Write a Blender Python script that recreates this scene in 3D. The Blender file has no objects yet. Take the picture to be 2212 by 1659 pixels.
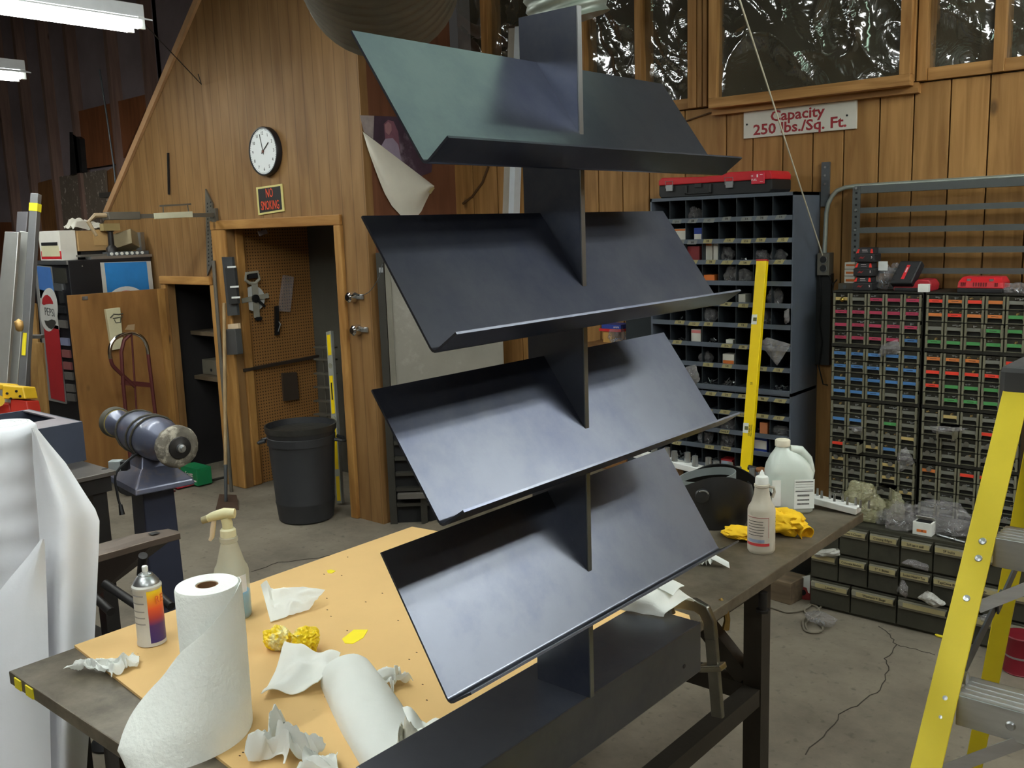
import bpy, bmesh, math, random
from mathutils import Vector as V, Matrix, noise
random.seed(7)
C = bpy.context.scene.collection
SC = bpy.context.scene
# ---------------------------------------------------------------- camera
FPX = 2050.0
EYE = V((0, 0, 1.85))
def _basis(yaw, pitch, roll):
    cy, sy, cp, sp = math.cos(yaw), math.sin(yaw), math.cos(pitch), math.sin(pitch)
    fwd = V((sy * cp, cy * cp, -sp)); right = V((cy, -sy, 0)); up = right.cross(fwd)
    cr, sr = math.cos(roll), math.sin(roll)
    return cr * right + sr * up, -sr * right + cr * up, fwd
RT, UP, FW = _basis(math.radians(-40.8), math.radians(9.4), math.radians(-1.85))
cd = bpy.data.cameras.new('camera'); cam = bpy.data.objects.new('camera', cd); C.objects.link(cam)
cd.sensor_width = 36; cd.lens = 36 * FPX / 2212; cd.clip_start = .05
cam.matrix_world = Matrix(((RT.x, UP.x, -FW.x, EYE.x), (RT.y, UP.y, -FW.y, EYE.y), (RT.z, UP.z, -FW.z, EYE.z), (0, 0, 0, 1)))
SC.camera = cam
# ---------------------------------------------------------------- world, exposure
w = bpy.data.worlds.new('world'); SC.world = w; w.use_nodes = True
w.node_tree.nodes['Background'].inputs[0].default_value = (.05, .048, .045, 1)
w.node_tree.nodes['Background'].inputs[1].default_value = .3
SC.view_settings.view_transform = 'Standard'; SC.view_settings.look = 'None'
SC.view_settings.gamma = 1; SC.view_settings.use_curve_mapping = False
SC.view_settings.exposure = EXPO = 1.06
TUBE = 20.0        # strength of the fluorescent tubes
# places in the room read off the photograph: a pixel and the plane the thing lies on give a point
def ray(x, y): return FW + RT * ((x - 1106) / FPX) - UP * ((y - 829.5) / FPX)
def Z(x, y, z): d = ray(x, y); return EYE + d * ((z - EYE.z) / d.z)
def X(x, y, v): d = ray(x, y); return EYE + d * (v / d.x)
def Y(x, y, v): d = ray(x, y); return EYE + d * (v / d.y)
def DD(x, y, d): return EYE + ray(x, y) * d
# ---------------------------------------------------------------- mesh builder
WORLD = {}
class MB:
    def __init__(s): s.v = []; s.f = []
    def add(s, vs, fs):
        n = len(s.v); s.v += [V(p) for p in vs]; s.f += [tuple(i + n for i in f) for f in fs]; return s
    def obox(s, c, a, b, d):
        c, a, b, d = V(c), V(a), V(b), V(d)
        vs = [c + a * i + b * j + d * k for i in (-1, 1) for j in (-1, 1) for k in (-1, 1)]
        return s.add(vs, [(0, 1, 3, 2), (4, 6, 7, 5), (0, 4, 5, 1), (2, 3, 7, 6), (0, 2, 6, 4), (1, 5, 7, 3)])
    def box(s, x0, x1, y0, y1, z0, z1):
        return s.obox(((x0 + x1) / 2, (y0 + y1) / 2, (z0 + z1) / 2), ((x1 - x0) / 2, 0, 0), (0, (y1 - y0) / 2, 0), (0, 0, (z1 - z0) / 2))
    def bar(s, p, q, w, h, up=(0, 0, 1)):
        p, q = V(p), V(q); t = (q - p); L = t.length; t.normalize(); u = V(up)
        if abs(t.dot(u)) > .95: u = V((1, 0, 0))
        sd = t.cross(u).normalized(); u = sd.cross(t)
        return s.obox((p + q) / 2, t * L / 2, sd * w / 2, u * h / 2)
    def tube(s, pts, r, n=8, cap=True):
        pts = [V(p) for p in pts]; m = len(pts); rs = r if isinstance(r, (list, tuple)) else [r] * m
        t0 = (pts[1] - pts[0]).normalized(); a = t0.orthogonal().normalized(); rings = []
        for i, p in enumerate(pts):
            t = (pts[min(i + 1, m - 1)] - pts[max(i - 1, 0)]).normalized()
            a = (a - t * a.dot(t)).normalized(); b = t.cross(a)
            rings.append([p + (a * math.cos(2 * math.pi * k / n) + b * math.sin(2 * math.pi * k / n)) * rs[i] for k in range(n)])
        fs = [(i * n + k, i * n + (k + 1) % n, (i + 1) * n + (k + 1) % n, (i + 1) * n + k) for i in range(m - 1) for k in range(n)]
        if cap: fs += [tuple(range(n))[::-1], tuple((m - 1) * n + k for k in range(n))]
        return s.add([p for r_ in rings for p in r_], fs)
    def cyl(s, p, q, r, r2=None, n=20): return s.tube([p, q], [r, r if r2 is None else r2], n)
    def lathe(s, c, prof, n=28, ax=(0, 0, 1)):
        # prof: list of (radius, height along ax)
        c = V(c); ax = V(ax).normalized(); a = ax.orthogonal().normalized(); b = ax.cross(a); vs = []; fs = []; m = len(prof)
        for r, h in prof:
            r = max(r, 1e-5)
            vs += [c + ax * h + (a * math.cos(2 * math.pi * k / n) + b * math.sin(2 * math.pi * k / n)) * r for k in range(n)]
        fs = [(i * n + k, i * n + (k + 1) % n, (i + 1) * n + (k + 1) % n, (i + 1) * n + k) for i in range(m - 1) for k in range(n)]
        fs += [tuple(range(n))[::-1], tuple((m - 1) * n + k for k in range(n))]
        return s.add(vs, fs)
    def prism(s, pts, ext):
        n = len(pts); pts = [V(p) for p in pts]; e = V(ext)
        return s.add(pts + [p + e for p in pts], [tuple(range(n))[::-1], tuple(range(n, 2 * n))] + [(i, (i + 1) % n, n + (i + 1) % n, n + i) for i in range(n)])
    def grid(s, g, th=0.0):
        # g: rows of points; th > 0 gives the sheet a real thickness
        r, c = len(g), len(g[0]); top = [V(p) for row in g for p in row]
        F = [(i * c + j, i * c + j + 1, (i + 1) * c + j + 1, (i + 1) * c + j) for i in range(r - 1) for j in range(c - 1)]
        if th <= 0: return s.add(top, F)
        nr = []
        for i in range(r):
            for j in range(c):
                du = V(g[min(i + 1, r - 1)][j]) - V(g[max(i - 1, 0)][j]); dv = V(g[i][min(j + 1, c - 1)]) - V(g[i][max(j - 1, 0)])
                k = du.cross(dv); nr.append(k.normalized() if k.length > 1e-12 else V((0, 0, 1)))
        N = r * c; bot = [p - k * th for p, k in zip(top, nr)]
        F2 = [tuple(N + i for i in f[::-1]) for f in F]
        edge = [j for j in range(c)] + [i * c + c - 1 for i in range(1, r)] + [(r - 1) * c + j for j in range(c - 2, -1, -1)] + [i * c for i in range(r - 2, 0, -1)]
        F3 = [(edge[k], N + edge[k], N + edge[(k + 1) % len(edge)], edge[(k + 1) % len(edge)]) for k in range(len(edge))]
        return s.add(top + bot, F + F2 + F3)
    def build(s, name, mat, parent=None, smooth=False, bevel=0, loc=None, world=None):
        off = V((0, 0, 0))
        if parent is not None and parent.name in WORLD: off = WORLD[parent.name]
        if loc is not None: off = V(loc)
        me = bpy.data.meshes.new(name); me.from_pydata([p - off for p in s.v], [], s.f)
        bm = bmesh.new(); bm.from_mesh(me); bmesh.ops.recalc_face_normals(bm, faces=bm.faces); bm.to_mesh(me); bm.free()
        if smooth:
            for p in me.polygons: p.use_smooth = True
            me.set_sharp_from_angle(angle=math.radians(38 if smooth is True else smooth))
        me.materials.append(mat); o = bpy.data.objects.new(name, me); C.objects.link(o)
        if parent is not None: o.parent = parent
        if loc is not None and parent is None: o.location = loc
        if parent is not None and parent.name in WORLD: WORLD[o.name] = off
        elif loc is not None: WORLD[o.name] = V(loc)
        if bevel:
            b = o.modifiers.new('bevel', 'BEVEL'); b.width = bevel; b.segments = 2; b.limit_method = 'ANGLE'; b.angle_limit = math.radians(40)
        return o
def tag(o, label, cat, group=None, kind=None):
    o['label'] = label; o['category'] = cat
    if group: o['group'] = group
    if kind: o['kind'] = kind
    return o
def thing(name, label, cat, loc=(0, 0, 0), rz=0, group=None, world=True):
    # an Empty at the thing's base; with world=True its parts are written in room coordinates
    o = bpy.data.objects.new(name, None); o.empty_display_size = .05; C.objects.link(o); o.location = loc
    if world: WORLD[o.name] = V(loc)
    else: o.rotation_euler = (0, 0, rz)
    return tag(o, label, cat, group)
def struct(o): o['kind'] = 'structure'; return o
def lab(o, t): o['label'] = t; return o
# ---------------------------------------------------------------- materials
def lin(c): return tuple(((x / 255) / 12.92 if x / 255 <= .04045 else ((x / 255 + .055) / 1.055) ** 2.4) for x in c[:3])
MC = {}
def nt(name):
    m = bpy.data.materials.new(name); m.use_nodes = True
    return m, m.node_tree.nodes, m.node_tree.links, m.node_tree.nodes['Principled BSDF']
def mat(name, col, rough=.5, metal=0., var=.12, scale=6., bump=0., bscale=80., spec=.5, stretch=(1, 1, 1), stain=None, stscale=2.5, stlo=.5, sthi=.7, rnd=0., alpha=1., coat=0.):
    if name in MC: return MC[name]
    m, N, L, P = nt(name); c = lin(col)
    tc = N.new('ShaderNodeTexCoord'); mp = N.new('ShaderNodeMapping'); mp.inputs['Scale'].default_value = stretch
    oi = N.new('ShaderNodeObjectInfo'); ad = N.new('ShaderNodeVectorMath'); ad.operation = 'ADD'
    mu = N.new('ShaderNodeMath'); mu.operation = 'MULTIPLY'; mu.inputs[1].default_value = 37.
    L.new(oi.outputs['Random'], mu.inputs[0]); L.new(tc.outputs['Object'], mp.inputs[0])
    L.new(mp.outputs[0], ad.inputs[0]); L.new(mu.outputs[0], ad.inputs[1])
    n1 = N.new('ShaderNodeTexNoise'); n1.inputs['Scale'].default_value = scale; n1.inputs['Detail'].default_value = 6; n1.inputs['Roughness'].default_value = .65
    L.new(ad.outputs[0], n1.inputs['Vector'])
    mr = N.new('ShaderNodeMapRange'); mr.inputs[1].default_value = .25; mr.inputs[2].default_value = .75
    L.new(n1.outputs[0], mr.inputs[0])
    mx = N.new('ShaderNodeMix'); mx.data_type = 'RGBA'
    mx.inputs['A'].default_value = tuple(x * (1 - var) for x in c) + (1,); mx.inputs['B'].default_value = tuple(min(1, x * (1 + var)) for x in c) + (1,)
    L.new(mr.outputs[0], mx.inputs['Factor']); out = mx.outputs['Result']
    if stain:
        n2 = N.new('ShaderNodeTexNoise'); n2.inputs['Scale'].default_value = stscale; n2.inputs['Detail'].default_value = 8; n2.inputs['Roughness'].default_value = .7
        L.new(ad.outputs[0], n2.inputs['Vector']); m2 = N.new('ShaderNodeMapRange'); m2.inputs[1].default_value = stlo; m2.inputs[2].default_value = sthi
        L.new(n2.outputs[0], m2.inputs[0]); x2 = N.new('ShaderNodeMix'); x2.data_type = 'RGBA'; x2.inputs['B'].default_value = lin(stain) + (1,)
        L.new(m2.outputs[0], x2.inputs['Factor']); L.new(out, x2.inputs['A']); out = x2.outputs['Result']
    if rnd:
        hs = N.new('ShaderNodeHueSaturation'); r2 = N.new('ShaderNodeMapRange'); r2.inputs[3].default_value = 1 - rnd; r2.inputs[4].default_value = 1 + rnd
        L.new(oi.outputs['Random'], r2.inputs[0]); L.new(r2.outputs[0], hs.inputs['Value']); L.new(out, hs.inputs['Color']); out = hs.outputs[0]
    L.new(out, P.inputs['Base Color'])
    P.inputs['Roughness'].default_value = rough; P.inputs['Metallic'].default_value = metal; P.inputs['Specular IOR Level'].default_value = spec
    P.inputs['Coat Weight'].default_value = coat; P.inputs['Alpha'].default_value = alpha
    if bump:
        n3 = N.new('ShaderNodeTexNoise'); n3.inputs['Scale'].default_value = bscale; n3.inputs['Detail'].default_value = 4
        L.new(ad.outputs[0], n3.inputs['Vector']); b = N.new('ShaderNodeBump'); b.inputs['Strength'].default_value = bump; b.inputs['Distance'].default_value = .01
        L.new(n3.outputs[0], b.inputs['Height']); L.new(b.outputs[0], P.inputs['Normal'])
    MC[name] = m; return m
def wood(name, dark, light, st=(9, 9, .7), rough=.55, rnd=.14, groove=None, knots=True, bump=.08):
    # grain runs along local z unless st says otherwise
    if name in MC: return MC[name]
    m, N, L, P = nt(name)
    tc = N.new('ShaderNodeTexCoord'); oi = N.new('ShaderNodeObjectInfo'); mu = N.new('ShaderNodeMath'); mu.operation = 'MULTIPLY'; mu.inputs[1].default_value = 53.
    L.new(oi.outputs['Random'], mu.inputs[0]); ad = N.new('ShaderNodeVectorMath'); L.new(tc.outputs['Object'], ad.inputs[0]); L.new(mu.outputs[0], ad.inputs[1])
    mp = N.new('ShaderNodeMapping'); mp.inputs['Scale'].default_value = st; L.new(ad.outputs[0], mp.inputs[0])
    n1 = N.new('ShaderNodeTexNoise'); n1.inputs['Scale'].default_value = 3.; n1.inputs['Detail'].default_value = 7; n1.inputs['Distortion'].default_value = .6
    L.new(mp.outputs[0], n1.inputs['Vector']); mr = N.new('ShaderNodeMapRange'); mr.inputs[1].default_value = .3; mr.inputs[2].default_value = .72; L.new(n1.outputs[0], mr.inputs[0])
    mx = N.new('ShaderNodeMix'); mx.data_type = 'RGBA'; mx.inputs['A'].default_value = lin(dark) + (1,); mx.inputs['B'].default_value = lin(light) + (1,)
    L.new(mr.outputs[0], mx.inputs['Factor']); out = mx.outputs['Result']
    if knots:
        vo = N.new('ShaderNodeTexVoronoi'); vo.inputs['Scale'].default_value = 1.; m2 = N.new('ShaderNodeMapping'); m2.inputs['Scale'].default_value = (5, 5, 2.6)
        L.new(ad.outputs[0], m2.inputs[0]); L.new(m2.outputs[0], vo.inputs['Vector']); k = N.new('ShaderNodeMapRange'); k.inputs[1].default_value = .05; k.inputs[2].default_value = .12; k.inputs[3].default_value = .7; k.inputs[4].default_value = 0
        L.new(vo.outputs['Distance'], k.inputs[0]); x2 = N.new('ShaderNodeMix'); x2.data_type = 'RGBA'; x2.inputs['B'].default_value = lin(tuple(.45 * q for q in dark)) + (1,)
        L.new(k.outputs[0], x2.inputs['Factor']); L.new(out, x2.inputs['A']); out = x2.outputs['Result']
    if groove:
        sx = N.new('ShaderNodeSeparateXYZ'); L.new(tc.outputs['Object'], sx.inputs[0]); a = N.new('ShaderNodeMath'); a.operation = 'PINGPONG'; a.inputs[1].default_value = groove / 2
        L.new(sx.outputs[0], a.inputs[0]); g = N.new('ShaderNodeMapRange'); g.inputs[1].default_value = .0; g.inputs[2].default_value = .006; g.inputs[3].default_value = .45; g.inputs[4].default_value = 0
        L.new(a.outputs[0], g.inputs[0]); x3 = N.new('ShaderNodeMix'); x3.data_type = 'RGBA'; x3.inputs['B'].default_value = lin(tuple(.5 * q for q in dark)) + (1,)
        L.new(g.outputs[0], x3.inputs['Factor']); L.new(out, x3.inputs['A']); out = x3.outputs['Result']
    hs = N.new('ShaderNodeHueSaturation'); r2 = N.new('ShaderNodeMapRange'); r2.inputs[3].default_value = 1 - rnd; r2.inputs[4].default_value = 1 + rnd
    L.new(oi.outputs['Random'], r2.inputs[0]); L.new(r2.outputs[0], hs.inputs['Value']); L.new(out, hs.inputs['Color']); L.new(hs.outputs[0], P.inputs['Base Color'])
    P.inputs['Roughness'].default_value = rough; P.inputs['Specular IOR Level'].default_value = .3
    b = N.new('ShaderNodeBump'); b.inputs['Strength'].default_value = bump; b.inputs['Distance'].default_value = .01; L.new(n1.outputs[0], b.inputs['Height']); L.new(b.outputs[0], P.inputs['Normal'])
    MC[name] = m; return m
def emit(name, col, s):
    m, N, L, P = nt(name); P.inputs['Base Color'].default_value = (.8, .8, .8, 1); P.inputs['Emission Color'].default_value = tuple(col) + (1,); P.inputs['Emission Strength'].default_value = s
    return m
def film(name, col, opa, rough=.15, bump=.4, bscale=14, ior=1.9):
    # thin clear plastic: part lets light through, part gives sharp wrinkled glints
    if name in MC: return MC[name]
    m, N, L, P = nt(name); o = [n for n in N if n.type == 'OUTPUT_MATERIAL'][0]
    t = N.new('ShaderNodeBsdfTransparent'); t.inputs[0].default_value = (.93, .93, .92, 1); mx = N.new('ShaderNodeMixShader'); mx.inputs[0].default_value = opa
    P.inputs['Base Color'].default_value = lin(col) + (1,); P.inputs['Roughness'].default_value = rough; P.inputs['Specular IOR Level'].default_value = 1.; P.inputs['IOR'].default_value = ior
    tc = N.new('ShaderNodeTexCoord'); n = N.new('ShaderNodeTexNoise'); n.inputs['Scale'].default_value = bscale; n.inputs['Detail'].default_value = 3; n.inputs['Distortion'].default_value = 1.2
    L.new(tc.outputs['Object'], n.inputs['Vector']); b = N.new('ShaderNodeBump'); b.inputs['Strength'].default_value = bump; b.inputs['Distance'].default_value = .03; L.new(n.outputs[0], b.inputs['Height']); L.new(b.outputs[0], P.inputs['Normal'])
    L.new(t.outputs[0], mx.inputs[1]); L.new(P.outputs[0], mx.inputs[2]); L.new(mx.outputs[0], o.inputs[0]); MC[name] = m; return m
def pegmat():
    m, N, L, P = nt('pegboard'); tc = N.new('ShaderNodeTexCoord'); sx = N.new('ShaderNodeSeparateXYZ'); L.new(tc.outputs['Object'], sx.inputs[0]); ds = []
    for i in (1, 2):
        a = N.new('ShaderNodeMath'); a.operation = 'PINGPONG'; a.inputs[1].default_value = .0115; L.new(sx.outputs[i], a.inputs[0]); p = N.new('ShaderNodeMath'); p.operation = 'POWER'; p.inputs[1].default_value = 2; L.new(a.outputs[0], p.inputs[0]); ds.append(p)
    s = N.new('ShaderNodeMath'); L.new(ds[0].outputs[0], s.inputs[0]); L.new(ds[1].outputs[0], s.inputs[1])
    l = N.new('ShaderNodeMath'); l.operation = 'LESS_THAN'; l.inputs[1].default_value = .0052 ** 2; L.new(s.outputs[0], l.inputs[0])
    n = N.new('ShaderNodeTexNoise'); n.inputs['Scale'].default_value = 3; L.new(tc.outputs['Object'], n.inputs['Vector'])
    a = N.new('ShaderNodeMix'); a.data_type = 'RGBA'; a.inputs['A'].default_value = lin((150, 104, 52)) + (1,); a.inputs['B'].default_value = lin((172, 124, 66)) + (1,); L.new(n.outputs[0], a.inputs['Factor'])
    x = N.new('ShaderNodeMix'); x.data_type = 'RGBA'; x.inputs['B'].default_value = lin((70, 45, 22)) + (1,); L.new(l.outputs[0], x.inputs['Factor']); L.new(a.outputs['Result'], x.inputs['A']); L.new(x.outputs['Result'], P.inputs['Base Color'])
    P.inputs['Roughness'].default_value = .7; return m
# common materials
STEEL = mat('galvanised steel', (175, 178, 180), .35, .9, .1, 12)
ALU = mat('bare aluminium', (196, 198, 198), .38, .85, .12, 10, stretch=(1, 1, 8), bump=.03)
CHROME = mat('chrome', (215, 215, 215), .12, 1., .03)
BLACK = mat('black plastic', (28, 29, 31), .45, 0, .15, 20)
BLACKM = mat('black rubber', (22, 22, 24), .7, 0, .2, 15)
def paper(name, col, tr):
    # soft tissue: part of the light falling on the far side comes through
    m = mat(name, col, .8, 0, .025, 8, bump=.12, bscale=55, spec=.2); N = m.node_tree.nodes; L = m.node_tree.links; P = N['Principled BSDF']; o = [n for n in N if n.type == 'OUTPUT_MATERIAL'][0]
    t = N.new('ShaderNodeBsdfTranslucent'); t.inputs[0].default_value = lin(col) + (1,); x = N.new('ShaderNodeMixShader'); x.inputs[0].default_value = tr
    L.new(P.outputs[0], x.inputs[1]); L.new(t.outputs[0], x.inputs[2]); L.new(x.outputs[0], o.inputs[0]); return m
WHITE = paper('white paper', (248, 250, 247), .35)
WHITEP = mat('white plastic', (228, 230, 226), .45, 0, .05, 6)
CREAM = mat('cream plastic', (214, 208, 172), .5, 0, .08, 9, stain=(150, 140, 100), stlo=.58, sthi=.75)
YELLOW = mat('yellow enamel', (240, 208, 12), .4, 0, .06, 8)
RED = mat('red plastic', (205, 38, 46), .42, 0, .06, 8)
GREYM = mat('grey enamelled steel', (86, 90, 94), .5, .25, .12, 7)
DARKM = mat('dark machine steel', (52, 50, 50), .45, .6, .25, 9, bump=.05)
CARDB = mat('brown cardboard', (172, 138, 92), .8, 0, .1, 5)
LUMBER = wood('trim pine', (150, 104, 52), (192, 146, 84), st=(6, 6, .8), rnd=.1)
LUMBERX = wood('trim pine lying', (150, 104, 52), (192, 146, 84), st=(.8, 6, 6), rnd=.1)
def text(s, size, mat_, parent, loc, rot, name='lettering', al='CENTER', ext=.0004, sx=1., bold=0.):
    c = bpy.data.curves.new(name, 'FONT'); c.body = s; c.size = size; c.align_x = al; c.align_y = 'CENTER'; c.extrude = ext; c.offset = bold; c.resolution_u = 2; c.materials.append(mat_)
    o = bpy.data.objects.new(name, c); C.objects.link(o); o.parent = parent
    off = WORLD.get(parent.name, V((0, 0, 0))) if parent else V((0, 0, 0))
    me = bpy.data.meshes.new_from_object(o); bpy.data.objects.remove(o); me.name = name
    o = bpy.data.objects.new(name, me); C.objects.link(o); o.parent = parent
    o.location = V(loc) - off; o.rotation_euler = rot; o.scale = (sx, 1, 1); return o
FRONT = (math.pi / 2, 0, 0)                # faces -Y
RIGHT = (math.pi / 2, 0, math.pi / 2)      # faces +X
INK = mat('ink', (38, 36, 34), .7, 0, .02); INKR = mat('red print', (150, 38, 46), .6, 0, .03)
def nvec(q): return V((noise.noise(q), noise.noise(q + V((17.3, 4.1, 9.7))), noise.noise(q + V((-6.2, 23.9, 31.4)))))
def crumple(name, base, size, m, seed, sub=3, amp=.35, parent=None, sharp=False, f=1.6):
    # a crushed lump: displaced ball resting on z = base.z, dented by ridged noise
    bm = bmesh.new(); bmesh.ops.create_icosphere(bm, subdivisions=sub, radius=1); so = V((seed * 3.1, seed * 1.7, seed * .9))
    for v in bm.verts:
        n = v.co.normalized(); a = noise.noise(n * f + so); b = 1 - 2 * abs(noise.noise(n * f * 2.1 + so)); c = noise.noise(n * f * 4.5 + so)
        k = 1 + amp * (1.1 * a + .75 * b + .12 * c); v.co = V((n.x * size[0] * k, n.y * size[1] * k, n.z * size[2] * k))
    zs = min(v.co.z for v in bm.verts); zf = zs + size[2] * .35
    for v in bm.verts:
        if v.co.z < zf: v.co.z = zf + (v.co.z - zf) * .15
    zs = min(v.co.z for v in bm.verts)
    for v in bm.verts: v.co.z -= zs
    me = bpy.data.meshes.new(name); bm.to_mesh(me); bm.free(); me.materials.append(m)
    if not sharp:
        for p in me.polygons: p.use_smooth = True
        me.set_sharp_from_angle(angle=math.radians(50))
    o = bpy.data.objects.new(name, me); C.objects.link(o); o.location = base
    if parent: o.parent = parent; o.location = V(base) - WORLD.get(parent.name, V((0, 0, 0)))
    return o
def rag(name, base, size, m, seed, n=30, th=.001, peak=1., parent=None, rz=0.):
    # a crushed square of paper: the flat sheet is shrunk, folded by large noise and set down on z = base.z
    g = []; so = V((seed * 1.37, seed * 2.11, seed * .71)); ca, sa = math.cos(rz), math.sin(rz)
    for i in range(n + 1):
        row = []
        for j in range(n + 1):
            u, v = i / n - .5, j / n - .5; q = V((u * 1.7, v * 1.7, 0)) + so; d = nvec(q) * .55 + nvec(q * 2.1) * .1
            rdg = 1 - abs(noise.noise(q * 1.7 + V((3, 1, 5)))) * 2.2; x, y = (u * .95 + d.x * .8) * size[0] * 2, (v * .95 + d.y * .8) * size[1] * 2
            z = (abs(d.z) * 1.1 + max(0, rdg) * .4 * peak + .05 * abs(noise.noise(q * 5))) * size[2] * 1.7 * (1.1 - 1.6 * max(abs(u), abs(v)) ** 1.5)
            row.append(V((x * ca - y * sa, x * sa + y * ca, z)))
        g.append(row)
    zs = min(p.z for r_ in g for p in r_); b = V(base)
    g = [[p - V((0, 0, zs - th)) + b for p in r_] for r_ in g]
    return MB().grid(g, th).build(name, m, parent, 55, loc=None if parent else base)
def sheet(name, corners, m, hfun, th=.0016, n=14, parent=None, smooth=60):
    # a soft sheet between four corners, hfun(u, v) lifts it along z
    a, b, c, d = [V(p) for p in corners]; g = []
    for i in range(n + 1):
        u = i / n; g.append([(a * (1 - u) + b * u) * (1 - v) + (d * (1 - u) + c * u) * v + V(hfun(u, v)) for v in [j / n for j in range(n + 1)]])
    loc = (a + b + c + d) / 4; loc.z = min(a.z, b.z, c.z, d.z)
    mb = MB().grid(g, th); return mb.build(name, m, parent, smooth, loc=None if parent else loc)
# ================================================================ THE ROOM
CEILM = mat('dark roof boards', (96, 86, 86), .85, 0, .2, 3, stretch=(1, 6, 1))
m, N_, L_, P_ = nt('concrete floor')
tc = N_.new('ShaderNodeTexCoord'); n1 = N_.new('ShaderNodeTexNoise'); n1.inputs['Scale'].default_value = 1.7; n1.inputs['Detail'].default_value = 9; n1.inputs['Roughness'].default_value = .7; L_.new(tc.outputs['Object'], n1.inputs['Vector'])
rp = N_.new('ShaderNodeValToRGB'); rp.color_ramp.elements[0].position = .3; rp.color_ramp.elements[0].color = lin((104, 96, 84)) + (1,); rp.color_ramp.elements[1].position = .7; rp.color_ramp.elements[1].color = lin((150, 140, 124)) + (1,); L_.new(n1.outputs[0], rp.inputs[0])
n2 = N_.new('ShaderNodeTexNoise'); n2.inputs['Scale'].default_value = 26; n2.inputs['Detail'].default_value = 6; L_.new(tc.outputs['Object'], n2.inputs['Vector'])
r2 = N_.new('ShaderNodeMapRange'); r2.inputs[1].default_value = .6; r2.inputs[2].default_value = .72; r2.inputs[3].default_value = 0; r2.inputs[4].default_value = .5; L_.new(n2.outputs[0], r2.inputs[0])
mx = N_.new('ShaderNodeMix'); mx.data_type = 'RGBA'; mx.inputs['B'].default_value = lin((80, 74, 64)) + (1,); L_.new(r2.outputs[0], mx.inputs['Factor']); L_.new(rp.outputs[0], mx.inputs['A']); L_.new(mx.outputs['Result'], P_.inputs['Base Color']); P_.inputs['Roughness'].default_value = .7
FLOORM = m
fl = struct(MB().box(-12, 4, -4, 4.9, -.1, 0).build('floor', FLOORM))
crackm = mat('crack filled with dirt', (66, 60, 52), .9)
def crack(pts, w):
    g = []; P = [Z(x, y, .0015) for x, y in pts]; Q = []
    for i in range(len(P) - 1):
        for k in range(4):
            t = k / 4; p = P[i].lerp(P[i + 1], t); Q.append(p + V((random.uniform(-1, 1), random.uniform(-1, 1), 0)) * .008)
    Q.append(P[-1]); mb = MB()
    for i in range(len(Q) - 1): mb.bar(Q[i], Q[i + 1], w, .001)
    o = mb.build('crack', crackm, fl); return o
crack([(1900, 1352), (1927, 1372), (1935, 1393), (1914, 1422), (1921, 1446), (1902, 1490), (1860, 1515), (1815, 1545), (1785, 1580), (1740, 1630)], .004)
crack([(1935, 1393), (1970, 1400), (2020, 1415)], .0025)
crack([(545, 1235), (600, 1215), (690, 1205), (760, 1190)], .006)
struct(MB().box(-12, 4, -4, 4.9, 4.3, 4.4).build('ceiling', CEILM))
struct(MB().box(3.9, 4, -4, 4.9, 0, 4.3).build('wall_right', mat('shop wall right', (120, 92, 60), .8, 0, .15, 3)))
struct(MB().box(-12, 4, -4, -3.9, 0, 4.3).build('wall_front', mat('shop wall front', (104, 84, 60), .8, 0, .15, 3)))
struct(MB().box(-12, -11.9, -4, 4.9, 0, 4.3).build('wall_left', mat('dim far wall', (52, 46, 46), .85, 0, .2, 2)))
# back wall: boards one by one up to the sill
wb = struct(MB().box(-12, 4, 4.685, 4.78, 0, 2.44).build('wall_back', mat('wall backing', (40, 28, 16), .9)))
PLANK = wood('knotty pine board', (142, 102, 56), (182, 137, 82), rnd=.14)
xs = [-4.52, -4.30, -4.088, -3.92, -3.72, -3.50, -3.299, -3.13, -2.952, -2.722, -2.474, -2.321, -2.158, -2.0, -1.844, -1.674, -1.518, -1.359, -1.196, -1.03, -.86, -.69, -.5, -.3, -.1, .1, .3, .5, .7, .9, 1.1, 1.3, 1.5]
for i in range(len(xs) - 1):
    d = random.uniform(0, .006)
    MB().box(xs[i] + .003, xs[i + 1] - .003, 4.66 - d, 4.685, 0.01, 2.44).build('plank', PLANK, wb, bevel=.003).data.name = 'plank'
MB().box(1.5, 4, 4.66, 4.685, .01, 2.44).build('plain_boarding', PLANK, wb)
# windows above the sill: studs, rails, a hatch sash in the middle, all sheeted with clear plastic
PLAS = film('clear plastic sheeting', (112, 108, 92), .45, .09, .3, 7.0, 2.6)
INSUL = mat('dark night behind plastic', (44, 40, 32), .9, 0, .3, 2.5)
struct(MB().box(-4.46, 4, 4.86, 4.9, 2.4, 4.3).build('wall_upper', INSUL))
STUD = wood('rough stud', (140, 98, 52), (188, 142, 86), st=(9, 9, .7), rnd=.1)
STUDX = wood('rough rail', (140, 98, 52), (188, 142, 86), st=(.7, 9, 9), rnd=.1)
def plastic(x0, x1, z0, z1, y, seed, par):
    nx = max(14, int((x1 - x0) * 80)); nz = 80; g = []
    for i in range(nx + 1):
        row = []
        for j in range(nz + 1):
            u = i / nx; v = j / nz; x = x0 + (x1 - x0) * u; z = z0 + (z1 - z0) * v; e = min(1, 6 * min(u, 1 - u)) * min(1, 5 * min(v, 1 - v))
            q = V((x * 2.0 + z * 1.1 + seed, z * 1.5, seed)); wv = nvec(q) * .5; k = (1 - abs(noise.noise(q * 1.5 + wv))) ** 5 * .035 + (1 - abs(noise.noise(q * 3.1 + wv * 2 + V((9, 2, 4))))) ** 7 * .02 + noise.noise(q * .8) * .04
            row.append((x, y - k * (.25 + .75 * e), z))
        g.append(row)
    return MB().grid(g).build('plastic_sheet', PLAS, par, True)
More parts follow.
